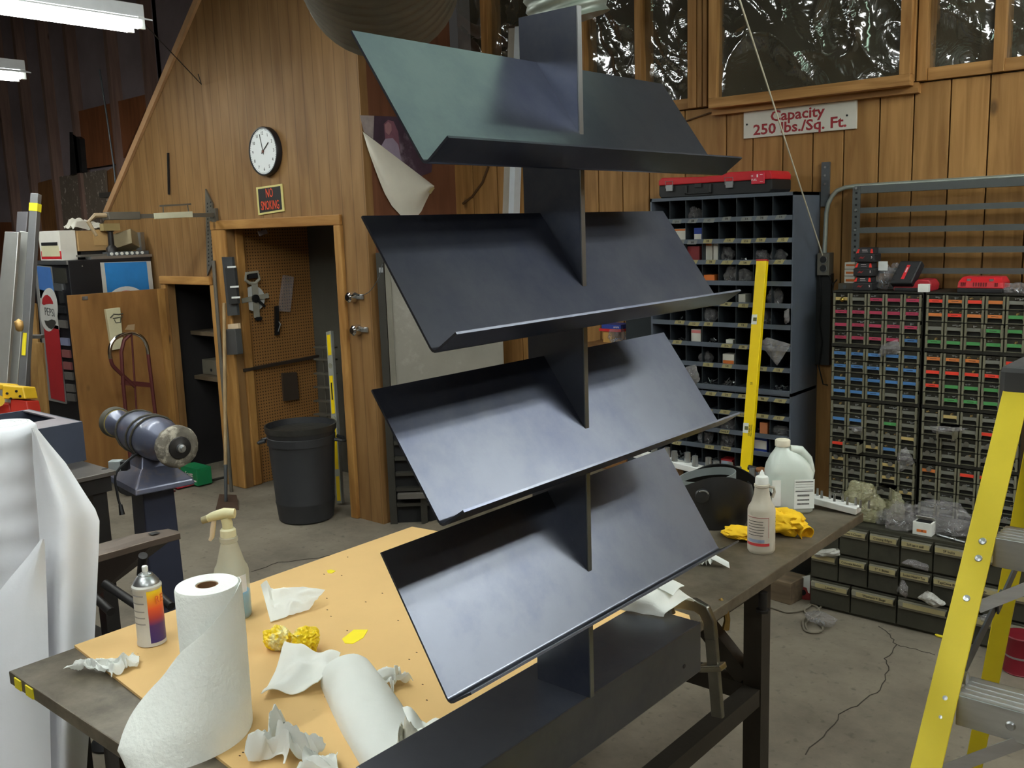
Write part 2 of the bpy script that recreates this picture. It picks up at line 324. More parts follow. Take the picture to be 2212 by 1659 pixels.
def window(n, x0, x1, z0, seed, yf=4.655, z1=3.75):
    wn = struct(MB().box(x0, x1, 4.64, 4.69, z0 - .055, z0).build('window_%d' % n, STUDX, bevel=.002))
    MB().box(x0, x1, 4.64, 4.69, z1, z1 + .055).build('top_rail', STUDX, wn)
    plastic(x0, x1, z0, z1, 4.668, seed, wn)
    return wn
def Yx(px, y=4.66): return Y(px, 0, y).x
wins = [(Yx(985), Yx(1045), 2.5), (Yx(1060), Yx(1255), 2.5), (Yx(1268), Yx(1378), 2.5), (Yx(1392), Yx(1493), 2.5), (Yx(2013), Yx(2155), 2.5), (Yx(2180), -.6, 2.5), (-.55, .5, 2.5), (.55, 1.8, 2.5)]
for i, (a, b, z) in enumerate(wins): window(i + 1, a, b, z, 3.3 * i + 1)
k = 0
for a, b in ((1045, 1060), (1255, 1268), (1378, 1392), (1493, 1512), (1514, 1524), (1526, 1535), (1977, 1988), (1992, 2012), (2155, 2180)):
    k += 1; struct(MB().box(Yx(a), Yx(b), 4.62 if k < 9 else 4.63, 4.75, 2.445, 3.8).build('trim_%d' % k, STUD, bevel=.002))
for a, b in ((-.6, -.55), (.5, .55), (1.8, 4)):
    k += 1; struct(MB().box(a, b, 4.62, 4.75, 2.445, 3.8).build('trim_%d' % k, STUD))
struct(MB().box(-4.46, 4, 4.62, 4.86, 3.8, 4.3).build('wall_header', STUDX))
# the hatch: a framed sash standing proud of the wall
xa, xb = Y(1537, 215, 4.60).x, Y(1972, 150, 4.60).x
hs = struct(MB().box(xa, xb, 4.565, 4.62, 2.425, 2.475).build('window_9', STUDX, bevel=.002))
MB().box(xa, xa + .05, 4.565, 4.62, 2.475, 3.7).build('stile', STUD, hs, bevel=.002)
MB().box(xb - .05, xb, 4.565, 4.62, 2.475, 3.7).build('stile', STUD, hs, bevel=.002)
MB().box(xa, xb, 4.565, 4.62, 3.7, 3.75).build('top_rail', STUDX, hs)
plastic(xa + .05, xb - .05, 2.475, 3.7, 4.6, 41, hs)
struct(MB().box(xa - .01, xb + .02, 4.62, 4.66, 2.395, 2.44).build('trim_20', STUDX))
# office partition
OFF = wood('plywood siding', (126, 92, 54), (158, 121, 77), st=(4, 4, .5), rnd=.02, groove=.104, knots=False)
OFFS = wood('red brown plywood', (104, 64, 44), (126, 82, 58), st=(5, 5, .6), rnd=.02, knots=False)
yo = 3.87
mb = MB()
for a, b, c, d in ((-4.745, -4.46, 0, 1.9), (-6.2, -5.97, 0, 1.9), (-6.83, -6.2, 1.5, 1.9), (-7.9, -6.83, 0, 1.9)): mb.box(a, b, yo, yo + .06, c, d)
pts = [(-7.855, 1.9), (-4.46, 1.9), (-4.46, 4.3), (-5.16, 4.3)]
mb.prism([(x, yo, z) for x, z in pts], (0, .06, 0))
struct(mb.build('wall_office', OFF))
struct(MB().box(-4.52, -4.46, yo + .06, 4.66, 0, 3.2).build('wall_office_side', OFFS))
TR = LUMBER; tz = 1.9
def trim(n, *a, m=None): return struct(MB().box(*a).build('trim_%d' % n, m or LUMBER, bevel=.006))
trim(21, -6.14, -4.69, yo - .025, yo, 1.895, 1.96, m=LUMBERX)
trim(22, -4.755, -4.69, yo - .025, yo + .08, 0, 1.895)
trim(23, -6.14, -5.965, yo - .02, yo + .0, 0, 1.895)
trim(24, -6.9, -6.2, yo - .03, yo, 1.5, 1.56, m=LUMBERX)
trim(25, -6.215, -6.15, yo - .02, yo, 0, 1.5)
trim(26, -6.9, -6.84, yo - .02, yo, 0, 1.5)
# bright stringer along the sloping cut edge of the partition
a, b = Y(232, 462, yo), Y(440, -20, yo)
struct(MB().bar(a + V((-.012, -.01, 0)), b + V((-.012, -.01, 0)), .05, .025, (0, -1, 0)).build('trim_27', mat('worn pale edge', (190, 150, 110), .35, 0, .2, 6)))
pb = struct(MB().box(-6.06, -6.0, yo + .06, 4.66, 0, 2.2).build('wall_pegboard', pegmat()))
struct(MB().box(-6.0, -4.52, 4.6, 4.655, 0, 2.2).build('wall_office_back', mat('grey painted board', (84, 82, 74), .7, 0, .15, 3)))
struct(MB().box(-7.9, -4.52, yo + .06, 4.66, 2.2, 2.24).build('ceiling_office', mat('office ceiling', (46, 40, 34), .9)))
post = struct(MB().box(-6.0, -5.965, yo + .065, yo + .14, 0, 1.9).build('trim_28', LUMBER, bevel=.012))
# cupboard beside the door
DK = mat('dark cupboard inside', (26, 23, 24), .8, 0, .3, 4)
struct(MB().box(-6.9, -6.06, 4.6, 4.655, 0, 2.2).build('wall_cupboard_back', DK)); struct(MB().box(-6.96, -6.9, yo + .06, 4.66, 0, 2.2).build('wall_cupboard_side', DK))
SHELFW = mat('dusty shelf board', (96, 82, 64), .7, 0, .2, 6)
shz = [.72, 1.08]
for z in shz: tag(MB().box(-6.9, -6.06, yo + .2, 4.6, z, z + .03).build('cupboard_shelf', SHELFW), 'dusty shelf board in the dark cupboard, ' + ('lower of the two' if z < 1 else 'upper of the two'), 'shelf', 'boards in the dark cupboard')
# far left: dark bay behind the sloping partition with studs and patches of sheeting
struct(MB().box(-12, -7.9, 4.6, 4.66, 0, 4.3).build('wall_bay', mat('haze tinted bay sheathing', (136, 122, 126), .85, 0, .2, 2.5)))  # sheathing colour raised and tinted to paint in the lamp's glare haze
struct(MB().box(-7.96, -4.52, 4.6, 4.66, 2.24, 4.3).build('wall_loft', mat('haze tinted bay sheathing', (58, 50, 52), .85)))
k = 40
DSTUD = wood('dim stud', (112, 88, 80), (140, 112, 100), rnd=.1)
for px in (18, 66, 118, 175, 262, 340):
    k += 1; xx = Y(px, 260, 4.58).x; struct(MB().box(xx - .03, xx + .03, 4.5, 4.6, 1.9, 4.3).build('trim_%d' % k, DSTUD))
a, b = Y(160, 235, 4.55), Y(335, 380, 4.55); struct(MB().prism([Y(163, 242, 4.55), Y(330, 200, 4.55), Y(262, 352, 4.55), Y(178, 365, 4.55)], (0, .02, 0)).build('trim_51', wood('orange plywood patch', (112, 66, 40), (136, 84, 52), rnd=.02, knots=False)))
def quadY(pts, y, t=.02): return MB().prism([Y(px, py, y) for px, py in pts], (0, t, 0))
struct(quadY([(82, 395), (128, 382), (140, 520), (84, 520)], 4.56).build('trim_52', wood('brown ply patch', (110, 72, 40), (140, 96, 56), rnd=.02, knots=False)))
struct(quadY([(226, 372), (262, 352), (232, 462), (228, 462)], 4.56).build('trim_53', wood('brown ply patch', (110, 72, 40), (140, 96, 56))))
struct(quadY([(0, 480), (84, 480), (84, 700), (0, 700)], 4.58).build('trim_54', wood('orange plywood patch', (112, 66, 40), (136, 84, 52))))
tag(quadY([(128, 382), (226, 366), (236, 540), (142, 545)], 4.53).build('flecked_board', mat('flecked board', (108, 96, 84), .5, 0, .1, 5, stain=(200, 190, 178), stscale=30, stlo=.58, sthi=.64, stretch=(1, 1, .6))), 'grey board flecked with pale marks standing behind the cola machine', 'board')
def onback(pts, n, lab_, cat, m): tag(quadY(pts, 4.5, .05).build(n, m), lab_, cat)
onback([(150, 285), (172, 300), (178, 372), (152, 378)], 'dark_bracket', 'dark upright bracket on the dim bay wall above the flecked board', 'bracket', DARKM)
# ---------------------------------------------------------------- lamps
TUBEM = emit('fluorescent tube', (.95, 1., .95), TUBE); TUBEG = emit('greenish fluorescent tube', (.68, 1., .76), TUBE * .15)
FIXM = mat('lamp housing white', (200, 202, 204), .5)
FGROUP = 'fluorescent strip lamps under the roof'
def fixture(x, y0, y1, z, label, tm=None):
    t = thing('strip_lamp', label, 'lamp', (x, (y0 + y1) / 2, z), group=FGROUP)
    MB().box(x - .07, x + .07, y0, y1, z + .04, z + .11).build('housing', FIXM, t, bevel=.004)
    MB().prism([(x - .07, y0, z + .04), (x - .15, y0, z + .02), (x - .15, y0, z + .012), (x - .07, y0, z + .032)], (0, y1 - y0, 0)).build('reflector', FIXM, t)
    MB().prism([(x + .07, y0, z + .04), (x + .15, y0, z + .02), (x + .15, y0, z + .012), (x + .07, y0, z + .032)], (0, y1 - y0, 0)).build('reflector', FIXM, t)
    for s in (-.06, .06):
        MB().cyl((x + s, y0 + .04, z), (x + s, y1 - .04, z), .019, n=10).build('tube', tm or TUBEM, t, True)
        for yy in (y0 + .02, y1 - .02): MB().box(x + s - .012, x + s + .012, yy - .018, yy + .018, z - .02, z + .045).build('socket', WHITEP, t)
    for yy in (y0 + .3, y1 - .3): MB().cyl((x, yy, z + .11), (x, yy, 4.3), .004, n=6).build('hanger', STEEL, t)
e1 = Z(300, 60, 3.0); fixture(e1.x, e1.y - 2.3, e1.y, 3.0, 'bright fluorescent strip lamp over the dim bay, its end in view at the upper left')
e2 = Z(48, 168, 3.0); fixture(e2.x, e2.y - 2.3, e2.y, 3.0, 'second fluorescent strip lamp beyond the bright one, just its tip in view')
fixture(.5, 1.9, 4.2, 3.3, 'fluorescent strip lamp outside the picture to the right of the display stand')
fixture(.9, 2.0, 4.3, 3.3, 'fluorescent strip lamp outside the picture beside the one right of the stand')
fixture(1.5, -1.6, .7, 3.3, 'fluorescent strip lamp outside the picture above and right of the photographer')
fixture(-.7, -2.3, 0., 3.4, 'fluorescent strip lamp outside the picture just behind the photographer')
fixture(-2.2, -1.2, 1.1, 3.3, 'fluorescent strip lamp outside the picture above the near end of the bench')
fixture(-3.3, .9, 3.0, 3.6, 'fluorescent strip lamp outside the picture above the far end of the bench')
fixture(-.95, 1.0, 3.2, 3.55, 'fluorescent strip lamp outside the picture straight above the display stand', TUBEG)
# ================================================================ THE BENCH
ZT = .92; ZC = .926
BTOP = mat('worn steel bench top', (86, 78, 64), .45, .35, .3, 7, bump=.06, bscale=30, stain=(136, 126, 110), stscale=4, stlo=.42, sthi=.72)
BFR = mat('dark bench frame', (58, 53, 46), .5, .5, .2, 9, bump=.04)
t = thing('welding_bench', 'long dark steel workbench carrying the display stand and the brown paper sheet', 'workbench', (-1.6, 1.83, 0))
MB().box(-2.14, -1.06, .75, 2.915, .89, ZT).build('bench_top', BTOP, t, bevel=.003)
for (x, y) in ((-1.14, 2.34), (-2.06, 2.34), (-1.14, .95), (-2.06, .95)):
    MB().box(x - .027, x + .027, y - .027, y + .027, .03, .89).build('leg', BFR, t)
    MB().cyl((x, y, 0), (x, y, .012), .03, .026, 14).cyl((x, y, .01), (x, y, .04), .01, n=10).build('levelling_foot', STEEL, t, True)
for x in (-1.14, -2.06):
    MB().box(x - .025, x + .025, .98, 2.31, .5, .55).build('stretcher', BFR, t)
    MB().box(x - .025, x + .025, .98, 2.31, .84, .89).build('side_rail', BFR, t)
for y in (2.34, .95): MB().box(-2.03, -1.17, y - .025, y + .025, .5, .55).build('stretcher', BFR, t); MB().box(-2.03, -1.17, y - .025, y + .025, .83, .89).build('end_rail', BFR, t)
MB().bar((-1.17, 2.34, .56), (-1.5, 2.34, .87), .045, .05).build('knee_brace', BFR, t)
ym = mat('yellow paint mark', (226, 210, 30), .6)
for a, b, c in ((.755, -2.105, .03), (.755, -2.05, .035)):
    MB().box(b, b + c, .747, .7505, .893, .916).build('paint_mark', ym, t)
MB().cyl((-1.075, 2.24, .87), (-1.075, 2.24, .82), .012, n=10).cyl((-1.075, 2.24, .822), (-1.075, 2.24, .815), .018, n=10).build('bolt', DARKM, t, True)
cbm = mat('brown masking paper', (218, 180, 122), .75, 0, .05, 3, stain=(150, 112, 66), stscale=22, stlo=.68, sthi=.74, spec=.25)
P = [(-2.14, .897), (-1.06, .80), (-1.052, 1.83), (-1.09, 1.88), (-2.03, 1.985), (-2.136, 1.969)]
t = tag(MB().prism([(x, y, ZT) for x, y in P], (0, 0, ZC - ZT)).build('brown_paper_sheet', cbm, loc=(-1.6, 1.4, ZT)), 'large sheet of brown board covering the bench under the rags and bottles', 'paper sheet')
dirt = mat('burnt speck', (70, 46, 24), .9)
for px, py in ((751, 1203), (738, 1243), (826, 1281), (707, 1317), (706, 1292), (715, 1331), (750, 1362), (900, 1409), (922, 1512), (703, 1505), (913, 1478), (665, 1606), (690, 1598), (518, 1632), (525, 1625), (884, 1424), (300, 1418), (700, 1240), (790, 1300), (860, 1340)):
    p = Z(px, py, ZC + .0006); MB().box(p.x - .002, p.x + .002, p.y - .0012, p.y + .0012, p.z - .0006, p.z).build('burn_speck', dirt, t)
# ================================================================ THE DISPLAY STAND
BLUED = mat('blued steel', (98, 101, 110), .29, .9, .12, 3.0, bump=.008, bscale=220, stain=(78, 82, 98), stscale=2.2, stlo=.45, sthi=.65)
EDGE = mat('sheared steel edge', (120, 122, 122), .4, .8, .08)
t = thing('display_stand', 'tall blued steel display stand with four tilted shelves on a flat upright', 'display stand', (-.99, 1.235, .935))
MB().box(-1.072, -.916, .845, 1.628, .935, 1.042).build('base', BLUED, t, bevel=.0025)
for y in (1.02, 1.45): MB().box(-1.2, -.95, y - .03, y + .03, ZC, .935).build('foot', DARKM, t)
MB().box(-1.027, -.912, 1.235, 1.246, 1.042, 2.182).build('upright', BLUED, t)
MB().box(-.912, -.9095, 1.2355, 1.2455, 1.042, 2.182).build('upright_edge', EDGE, t)
for y in (1.56, 1.0): MB().cyl((-.9165, y, .972), (-.915, y, .972), .0045, n=12).build('screw_hole', BLACKM, t)
for zb, zf, zl in ((2.109, 1.932, 1.962), (1.871, 1.694, 1.722), (1.634, 1.462, 1.490), (1.399, 1.209, 1.237)):
    xb_, xf, xl = -.993, -.869, -.828; y0, y1 = .854, 1.616; th = .0035
    up = V((xb_ - xf, 0, zb - zf)).normalized(); ul = V((xl - xf, 0, zl - zf)).normalized(); f0 = V((xf, 0, zf)); r = .007
    prof = [V((xb_, 0, zb)), f0 + up * r, f0 + up * r * .45 + ul * r * .12, f0 + up * r * .12 + ul * r * .45, f0 + ul * r, V((xl, 0, zl))]
    n_out = []
    for i, p in enumerate(prof):
        tg = (prof[min(i + 1, 5)] - prof[max(i - 1, 0)]).normalized(); n_out.append(V((tg.z, 0, -tg.x)))
    ins = [p - q * th * (1 if n_out[0].z < 0 else -1) * -1 for p, q in zip(prof, n_out)]
    loop = prof + ins[::-1]
    s = MB().prism([(p.x, y0, p.z) for p in loop], (0, y1 - y0, 0)).build('shelf', BLUED, t, True)
# ================================================================ ON THE BENCH
# bar clamp at the far end of the stand
yc = 1.75; t = thing('bar_clamp', 'steel bar clamp hooked over the bench edge beside the display stand', 'clamp', Y(1545, 1545, yc))
CL = mat('oily tool steel', (122, 120, 112), .3, .9, .2, 14)
pp = [(1452, 1305), (1475, 1303), (1503, 1306), (1522, 1318), (1533, 1342), (1537, 1380)]
def ribbon(pts, w, th, y, wv=None):
    mb = MB(); P = [Y(a, b, y) for a, b in pts]
    g = []
    for i, p in enumerate(P):
        tg = (P[min(i + 1, len(P) - 1)] - P[max(i - 1, 0)]); tg.y = 0; tg.normalize(); nn = V((-tg.z, 0, tg.x)); ww = w if wv is None else wv[i]
        g.append([p + nn * ww / 2 + V((0, -th / 2, 0)), p - nn * ww / 2 + V((0, -th / 2, 0)), p - nn * ww / 2 + V((0, th / 2, 0)), p + nn * ww / 2 + V((0, th / 2, 0))])
    vs = [q for r_ in g for q in r_]; m_ = len(g)
    fs = [(i * 4 + k, i * 4 + (k + 1) % 4, i * 4 + 4 + (k + 1) % 4, i * 4 + 4 + k) for i in range(m_ - 1) for k in range(4)] + [(0, 1, 2, 3), tuple(m_ * 4 - 1 - k for k in range(4))]
    return mb.add(vs, fs)
ribbon(pp, .022, .016, yc, [.016, .024, .028, .03, .029, .028]).build('upper_jaw', CL, t, True, bevel=.003)
ribbon([(1537, 1378), (1541, 1430), (1547, 1500), (1551, 1548)], .027, .013, yc).build('bar', CL, t, bevel=.002)
MB().bar(Y(1514, 1442, yc), Y(1563, 1440, yc), .03, .014).build('sliding_jaw', mat('bright jaw', (150, 146, 132), .25, .9), t, bevel=.003)
p = Y(1448, 1312, yc); MB().cyl(p + V((0, 0, .004)), (p.x, p.y, p.z - .012), .006, .012, 12).build('pad', CL, t, True)
p = Y(1571, 1322, 2.02); t = thing('spring_clip', 'small brass coloured clip hanging under the bench edge', 'clip', p)
BRASS = mat('worn brass', (150, 124, 72), .3, .85)
MB().tube([p + V((-.02, 0, .03)), p + V((-.005, 0, .01)), p + V((0, 0, -.02)), p + V((-.004, 0, -.045))], [.006, .008, .008, .01], 8).build('handle', BRASS, t, True)
MB().tube([p + V((-.035, .01, .022)), p + V((-.012, .006, .018)), p + V((-.002, .004, -.01))], .005, 8).build('jaw', BRASS, t, True)
# camera-facing helper axes on the bench
R2 = V((RT.x, RT.y, 0)).normalized(); T2 = -V((FW.x, FW.y, 0)).normalized()
def pol(c, r, deg, z): a = math.radians(deg); return V((c.x, c.y, 0)) + (R2 * math.cos(a) + T2 * math.sin(a)) * r + V((0, 0, z))
# spray can
b = Z(318, 1400, ZC) - T2 * .031; t = thing('spray_can', 'small aerosol can with silver dome and yellow to purple label near the bench corner', 'spray can', b)
r = .0315
MB().lathe(b, [(.028, 0), (r + .0012, .002), (r + .0012, .006), (r, .009), (r, .134), (r + .0015, .136), (r + .0015, .141), (.0295, .145)]).build('can_body', mat('can label white', (205, 204, 198), .4, .1, .06, 20), t, True)
MB().lathe(b, [(.0295, .1449), (.028, .150), (.021, .160), (.0165, .164), (.0165, .166), (.0145, .168), (.0135, .1655), (.006, .1655)]).build('dome', STEEL, t, True)
MB().lathe(b, [(.005, .164), (.005, .172), (.0068, .173), (.0068, .184), (.005, .186)], 14).build('nozzle', WHITEP, t, True)
m, N, L, Pp = nt('sunset print'); tc = N.new('ShaderNodeTexCoord'); sx = N.new('ShaderNodeSeparateXYZ'); L.new(tc.outputs['Object'], sx.inputs[0]); rp = N.new('ShaderNodeValToRGB'); mr = N.new('ShaderNodeMapRange'); mr.inputs[2].default_value = .135; L.new(sx.outputs[2], mr.inputs[0]); L.new(mr.outputs[0], rp.inputs[0])
e = rp.color_ramp.elements; e[0].position = .05; e[0].color = lin((58, 44, 120)) + (1,); e[1].position = .96; e[1].color = lin((250, 214, 40)) + (1,)
for q, c in ((.38, (72, 40, 110)), (.5, (170, 52, 60)), (.68, (236, 92, 48)), (.84, (246, 160, 40))): x = e.new(q); x.color = lin(c) + (1,)
L.new(rp.outputs[0], Pp.inputs['Base Color']); Pp.inputs['Roughness'].default_value = .35
g = [[pol(b, r + .0005, a, b.z + z) for z in (.01, .05, .09, .134)] for a in range(-40, 76, 8)]
MB().grid(g).build('colour_panel', m, t, True)
p = pol(b, r + .0008, 20, b.z + .11); text('RE', .026, mat('orange lettering', (230, 110, 50), .5), t, p, (math.pi / 2, 0, math.atan2(R2.y, R2.x) + math.radians(75)))
mg = mat('fine print', (150, 148, 146), .6)
for zz in (.122, .104, .085, .07, .055):
    MB().grid([[pol(b, r + .0004, a, b.z + zz + d) for d in (0, .003)] for a in range(86, 160, 8)]).build('print_line', mg, t, True)
# trigger spray bottle
b = Z(508, 1331, ZC) ; t = thing('trigger_bottle', 'trigger spray bottle with blue liquid standing behind the paper towel roll', 'spray bottle', b)
MILK = mat('milky plastic', (226, 222, 196), .4, 0, .05, 8, spec=.5, alpha=.34)
MB().lathe(b, [(.037, 0), (.041, .006), (.041, .118), (.039, .128), (.034, .136), (.026, .165), (.0205, .186), (.0185, .19), (.0215, .193), (.0215, .203), (.018, .206)]).build('bottle', MILK, t, True)
MB().lathe(b + V((0, 0, .003)), [(.036, 0), (.039, .006), (.039, .062)], 24).build('liquid', mat('blue liquid', (50, 170, 225), .3, 0, .03), t, True)
MB().lathe(b, [(.017, .204), (.019, .206), (.0185, .222), (.015, .226)]).build('collar', CREAM, t, True)
o = b + V((0, 0, .0))
MB().tube([o + V((0, 0, .222)), o + V((0, 0, .238)), o - R2 * .004 + V((0, 0, .252))], [.013, .013, .012], 12).tube([o + R2 * .02 + V((0, 0, .262)), o - R2 * .006 + V((0, 0, .263)), o - R2 * .035 + V((0, 0, .256)), o - R2 * .048 + V((0, 0, .25))], [.012, .0135, .011, .009], 12).build('trigger_head', mat('yellowed head', (214, 206, 160), .45, 0, .1, 14, stain=(150, 140, 90), stlo=.58, sthi=.7), t, True)
MB().tube([o - R2 * .046 + V((0, 0, .251)), o - R2 * .06 + V((0, 0, .247))], [.0095, .009], 12).build('nozzle', mat('grey nozzle', (150, 140, 104), .5), t, True)
MB().tube([o - R2 * .032 + V((0, 0, .246)), o - R2 * .036 + V((0, 0, .226)), o - R2 * .04 + V((0, 0, .205)), o - R2 * .046 + V((0, 0, .196))], [.006, .0065, .006, .004], 8).build('trigger', mat('pale trigger', (226, 206, 176), .45), t, True)
MB().grid([[pol(b, .0414, a, b.z + z) for z in (.07, .114)] for a in range(20, 96, 6)]).build('paper_label', mat('faded label', (214, 214, 216), .5, 0, .04, 20), t, True)
# paper towel roll, its free end hanging forward
b = Z(447, 1262, 1.205); b.z = ZC; t = thing('paper_towel_roll', 'white quilted paper towel roll standing on end with its loose sheet flaring forward', 'paper towel', b)
TOW = mat('quilted towel', (246, 249, 244), .85, 0, .02, 9, bump=.22, bscale=110, spec=.15)
MB().lathe(b, [(.02, .0), (.058, 0), (.059, .004), (.059, .274), (.057, .279), (.0215, .279), (.0205, .277), (.0205, .02)], 40).build('roll', TOW, t, True)
MB().lathe(b, [(.0175, .001), (.0205, .001), (.0205, .2775), (.0175, .2775), (.0175, .001)], 24).build('core', mat('card core', (120, 88, 56), .8), t, True)
g = []
for i in range(33):
    u = i / 32; a = -35 + 225 * u; top = .279 if a < 0 else .279 - .115 * min(1, ((a) / 130.)) ** 1.15 - .13 * max(0, (a - 105) / 85) ** 1.5 ; row = []
    for j in range(13):
        v = j / 12; z = top * (1 - v) + .001 * v; dz = max(0, (.279 - z) / .279)
        sp = max(0, u * 1.3 - .12); R = .0605 + .062 * sp * dz ** 1.1 + .006 * dz + .002 * math.sin(u * 14 + v * 4)
        if v > .75: R -= .02 * (v - .75) / .25 * u
        row.append(pol(b, R, a, b.z + z) + T2 * (.115 * sp * dz ** 1.5) - R2 * (.016 * sp * dz))
    g.append(row)
MB().grid(g, .0012).build('loose_sheet', TOW, t, 70)
# yellow tape balls and scraps
YT = mat('yellow tape', (238, 206, 22), .5, 0, .12, 30, stain=(232, 222, 160), stscale=16, stlo=.5, sthi=.56)
for px, py, s, l in ((597, 1408, .026, 'crushed yellow tape ball nearer the paper towel roll'), (659, 1414, .027, 'crushed yellow tape ball on the right, touching the folded rag')):
    tag(crumple('tape_ball', Z(px, py, ZC) - T2 * .015, (s, s, s * .95), YT, px * .1, 4, .3, None, True, 2.2), l, 'tape ball', 'yellow tape balls')
YF = mat('flat yellow tape', (246, 226, 40), .5, 0, .04)
def scrap(name, pix, lbl, m_, zz=ZC): o = MB().prism([Z(a, c, zz) for a, c in pix], (0, 0, .0012)); q = sum(o.v, V()) / len(o.v); return tag(o.build(name, m_, loc=(q.x, q.y, zz)), lbl, 'tape scrap')
scrap('tape_scrap', [(739, 1381), (764, 1361), (795, 1361), (785, 1378), (762, 1391), (745, 1390)], 'larger flat scrap of yellow tape in the middle of the brown sheet', YF)
scrap('tape_scrap', [(706, 1233), (715, 1231), (725, 1234), (716, 1239), (708, 1238)], 'tiny flat scrap of yellow tape near the far side of the brown sheet', YF)
# rags and towels
def lift(A, sd, fx=1.4, edge=0.): return lambda u, v: (0, 0, .004 + A * max(0, .5 + noise.noise(V((u * fx * 2 + sd, v * fx * 2, sd)))) + edge * (abs(u - .5) * 2) ** 3)
def tk(o, l, g_='used paper towels on the bench'): return tag(o, l, 'paper towel', g_)
tk(sheet('paper_towel', [Z(565, 1512, ZC), Z(688, 1500, ZC), Z(737, 1430, ZC + .01), Z(617, 1410, ZC + .012)], WHITE, lift(.03, 3.3, 1.2), n=20), 'open squarish white towel lying below the yellow tape balls')
tk(sheet('paper_towel', [Z(585, 1348, ZC), Z(668, 1322, ZC), Z(704, 1296, ZC + .015), Z(566, 1300, ZC + .02)], WHITE, lambda u, v: (0, 0, .006 + .03 * v * (1 - abs(2 * u - 1) ** 2 * .3) + .014 * max(0, noise.noise(V((u * 5, v * 4, 8)))) + .018 * v * (u < .15)), n=20), 'folded white towel strip lying above the yellow tape balls')
q = Z(240, 1450, ZC); t = rag('paper_towel', Z(212, 1447, ZC), (.042, .026, .028), WHITE, 5, rz=.5); tk(t, 'twisted white towel scrap lying over the bare bench corner by the spray can')
k = rag('twisted_end', Z(212, 1447, ZC) + R2 * .055 + T2 * .0, (.03, .03, .032), WHITE, 11, parent=t)
tk(rag('paper_towel', Z(845, 1492, ZC) - T2 * .022, (.034, .03, .042), WHITE, 9), 'small crumpled white rag just right of the thick folded towel')
tk(rag('paper_towel', Z(608, 1648, ZC) - T2 * .03, (.046, .046, .075), WHITE, 24), 'crumpled white towel peaking up at the near edge of the brown sheet')
tk(rag('paper_towel', Z(680, 1690, ZC) - T2 * .02, (.042, .034, .05), WHITE, 33), 'low crumpled white towel at the bottom edge beside the peaked one')
# thick folded towel: a loaf with loose leaves on its right
A, Bq = Z(750, 1470, ZC), Z(872, 1674, ZC); ax = (Bq - A); ax.z = 0; Ln = ax.length; ax.normalize(); sd = V((ax.y, -ax.x, 0)); sd = sd if sd.dot(R2) > 0 else -sd; g = []
for i in range(19):
    u = i / 18; row = []
    for j in range(21):
        a = math.pi * j / 20; rx = .056 + .006 * math.sin(3 * u); rz = .05 + .008 * math.sin(2.5 * u + 1)
        row.append(A + ax * (u * Ln) + sd * (-math.cos(a) * rx) + V((0, 0, .001 + (math.sin(a) ** .8) * rz + .003 * noise.noise(V((u * 5, j * .3, 2))))))
    g.append(row)
t = thing('folded_towel', 'thick folded white towel lying diagonally at the bottom beside the stand base', 'paper towel', (A + Bq) / 2, group='used paper towels on the bench')
MB().grid(g, .0015).build('folded_loaf', WHITE, t, 70)
g2 = [[A + ax * (-.006 + .03 * i) + sd * (-.05 + .1 * j / 8) + V((0, 0, .004 + .045 * math.sin(math.pi * j / 8) ** .7)) for j in range(9)] for i in range(2)]
MB().grid(g2, .0015).build('top_leaf', WHITE, t, 70)
for i, (c4, z0) in enumerate(([[(868, 1545), (965, 1585), (988, 1638), (890, 1680)], .018], [[(860, 1590), (980, 1606), (912, 1672), (860, 1690)], .036])):
    sheet('loose_leaf', [Z(a, c, ZC + z0) for a, c in c4], WHITE, lift(.02, 4 + i, 1.5), n=14, parent=None).parent = None
for o in [o for o in C.objects if o.name.startswith('loose_leaf')]:
    o.parent = t; o.location = o.location - V(t.location)
tk(rag('paper_towel', Z(888, 1640, ZC + .05), (.022, .026, .07), paper('greyed rag', (236, 234, 220), .3), 51), 'small greyish twisted rag standing on the thick folded towel')
# towel by the clamp, a folded pad lying on the end of the stand base
A, Bq = Z(1332, 1318, 1.044), Z(1440, 1341, 1.044); ax = Bq - A; ax.z = 0; Ln = ax.length; ax.normalize(); bk = V((-ax.y, ax.x, 0)); bk = bk if bk.y > 0 else -bk; g = []
for i in range(17):
    u = i / 16; row = []
    for j in range(19):
        v = j / 18; ph = math.pi * v; w_ = (.125 - .02 * u) ; hh = (.034 + .006 * math.sin(5 * u)) * (1 - .55 * max(0, u - .75) / .25)
        px_ = math.copysign(abs(math.cos(ph)) ** .55, math.cos(ph)); row.append(A + ax * (Ln * u + .012 * (v - .5) * 2) + bk * (w_ * .5 * (1 - px_) + .012 * u) + V((0, 0, .0015 + hh * math.sin(ph) ** .45 + .003 * noise.noise(V((u * 4, v * 4, 5))))))
    g.append(row)
t = thing('folded_towel', 'curled white towel pad lying on the far end of the stand base under the clamp', 'paper towel', A, group='used paper towels on the bench'); MB().grid(g, .0015).build('folded_pad', WHITE, t, 70)
g = [[A + ax * (Ln * (.4 + .5 * u)) + bk * (.06 + .06 * v) + V((0, 0, .043 - .012 * u * u + .006 * math.sin(3 * v))) for v in [j / 8 for j in range(9)]] for u in [i / 8 for i in range(9)]]; MB().grid(g, .0015).build('top_leaf', WHITE, t, 70)
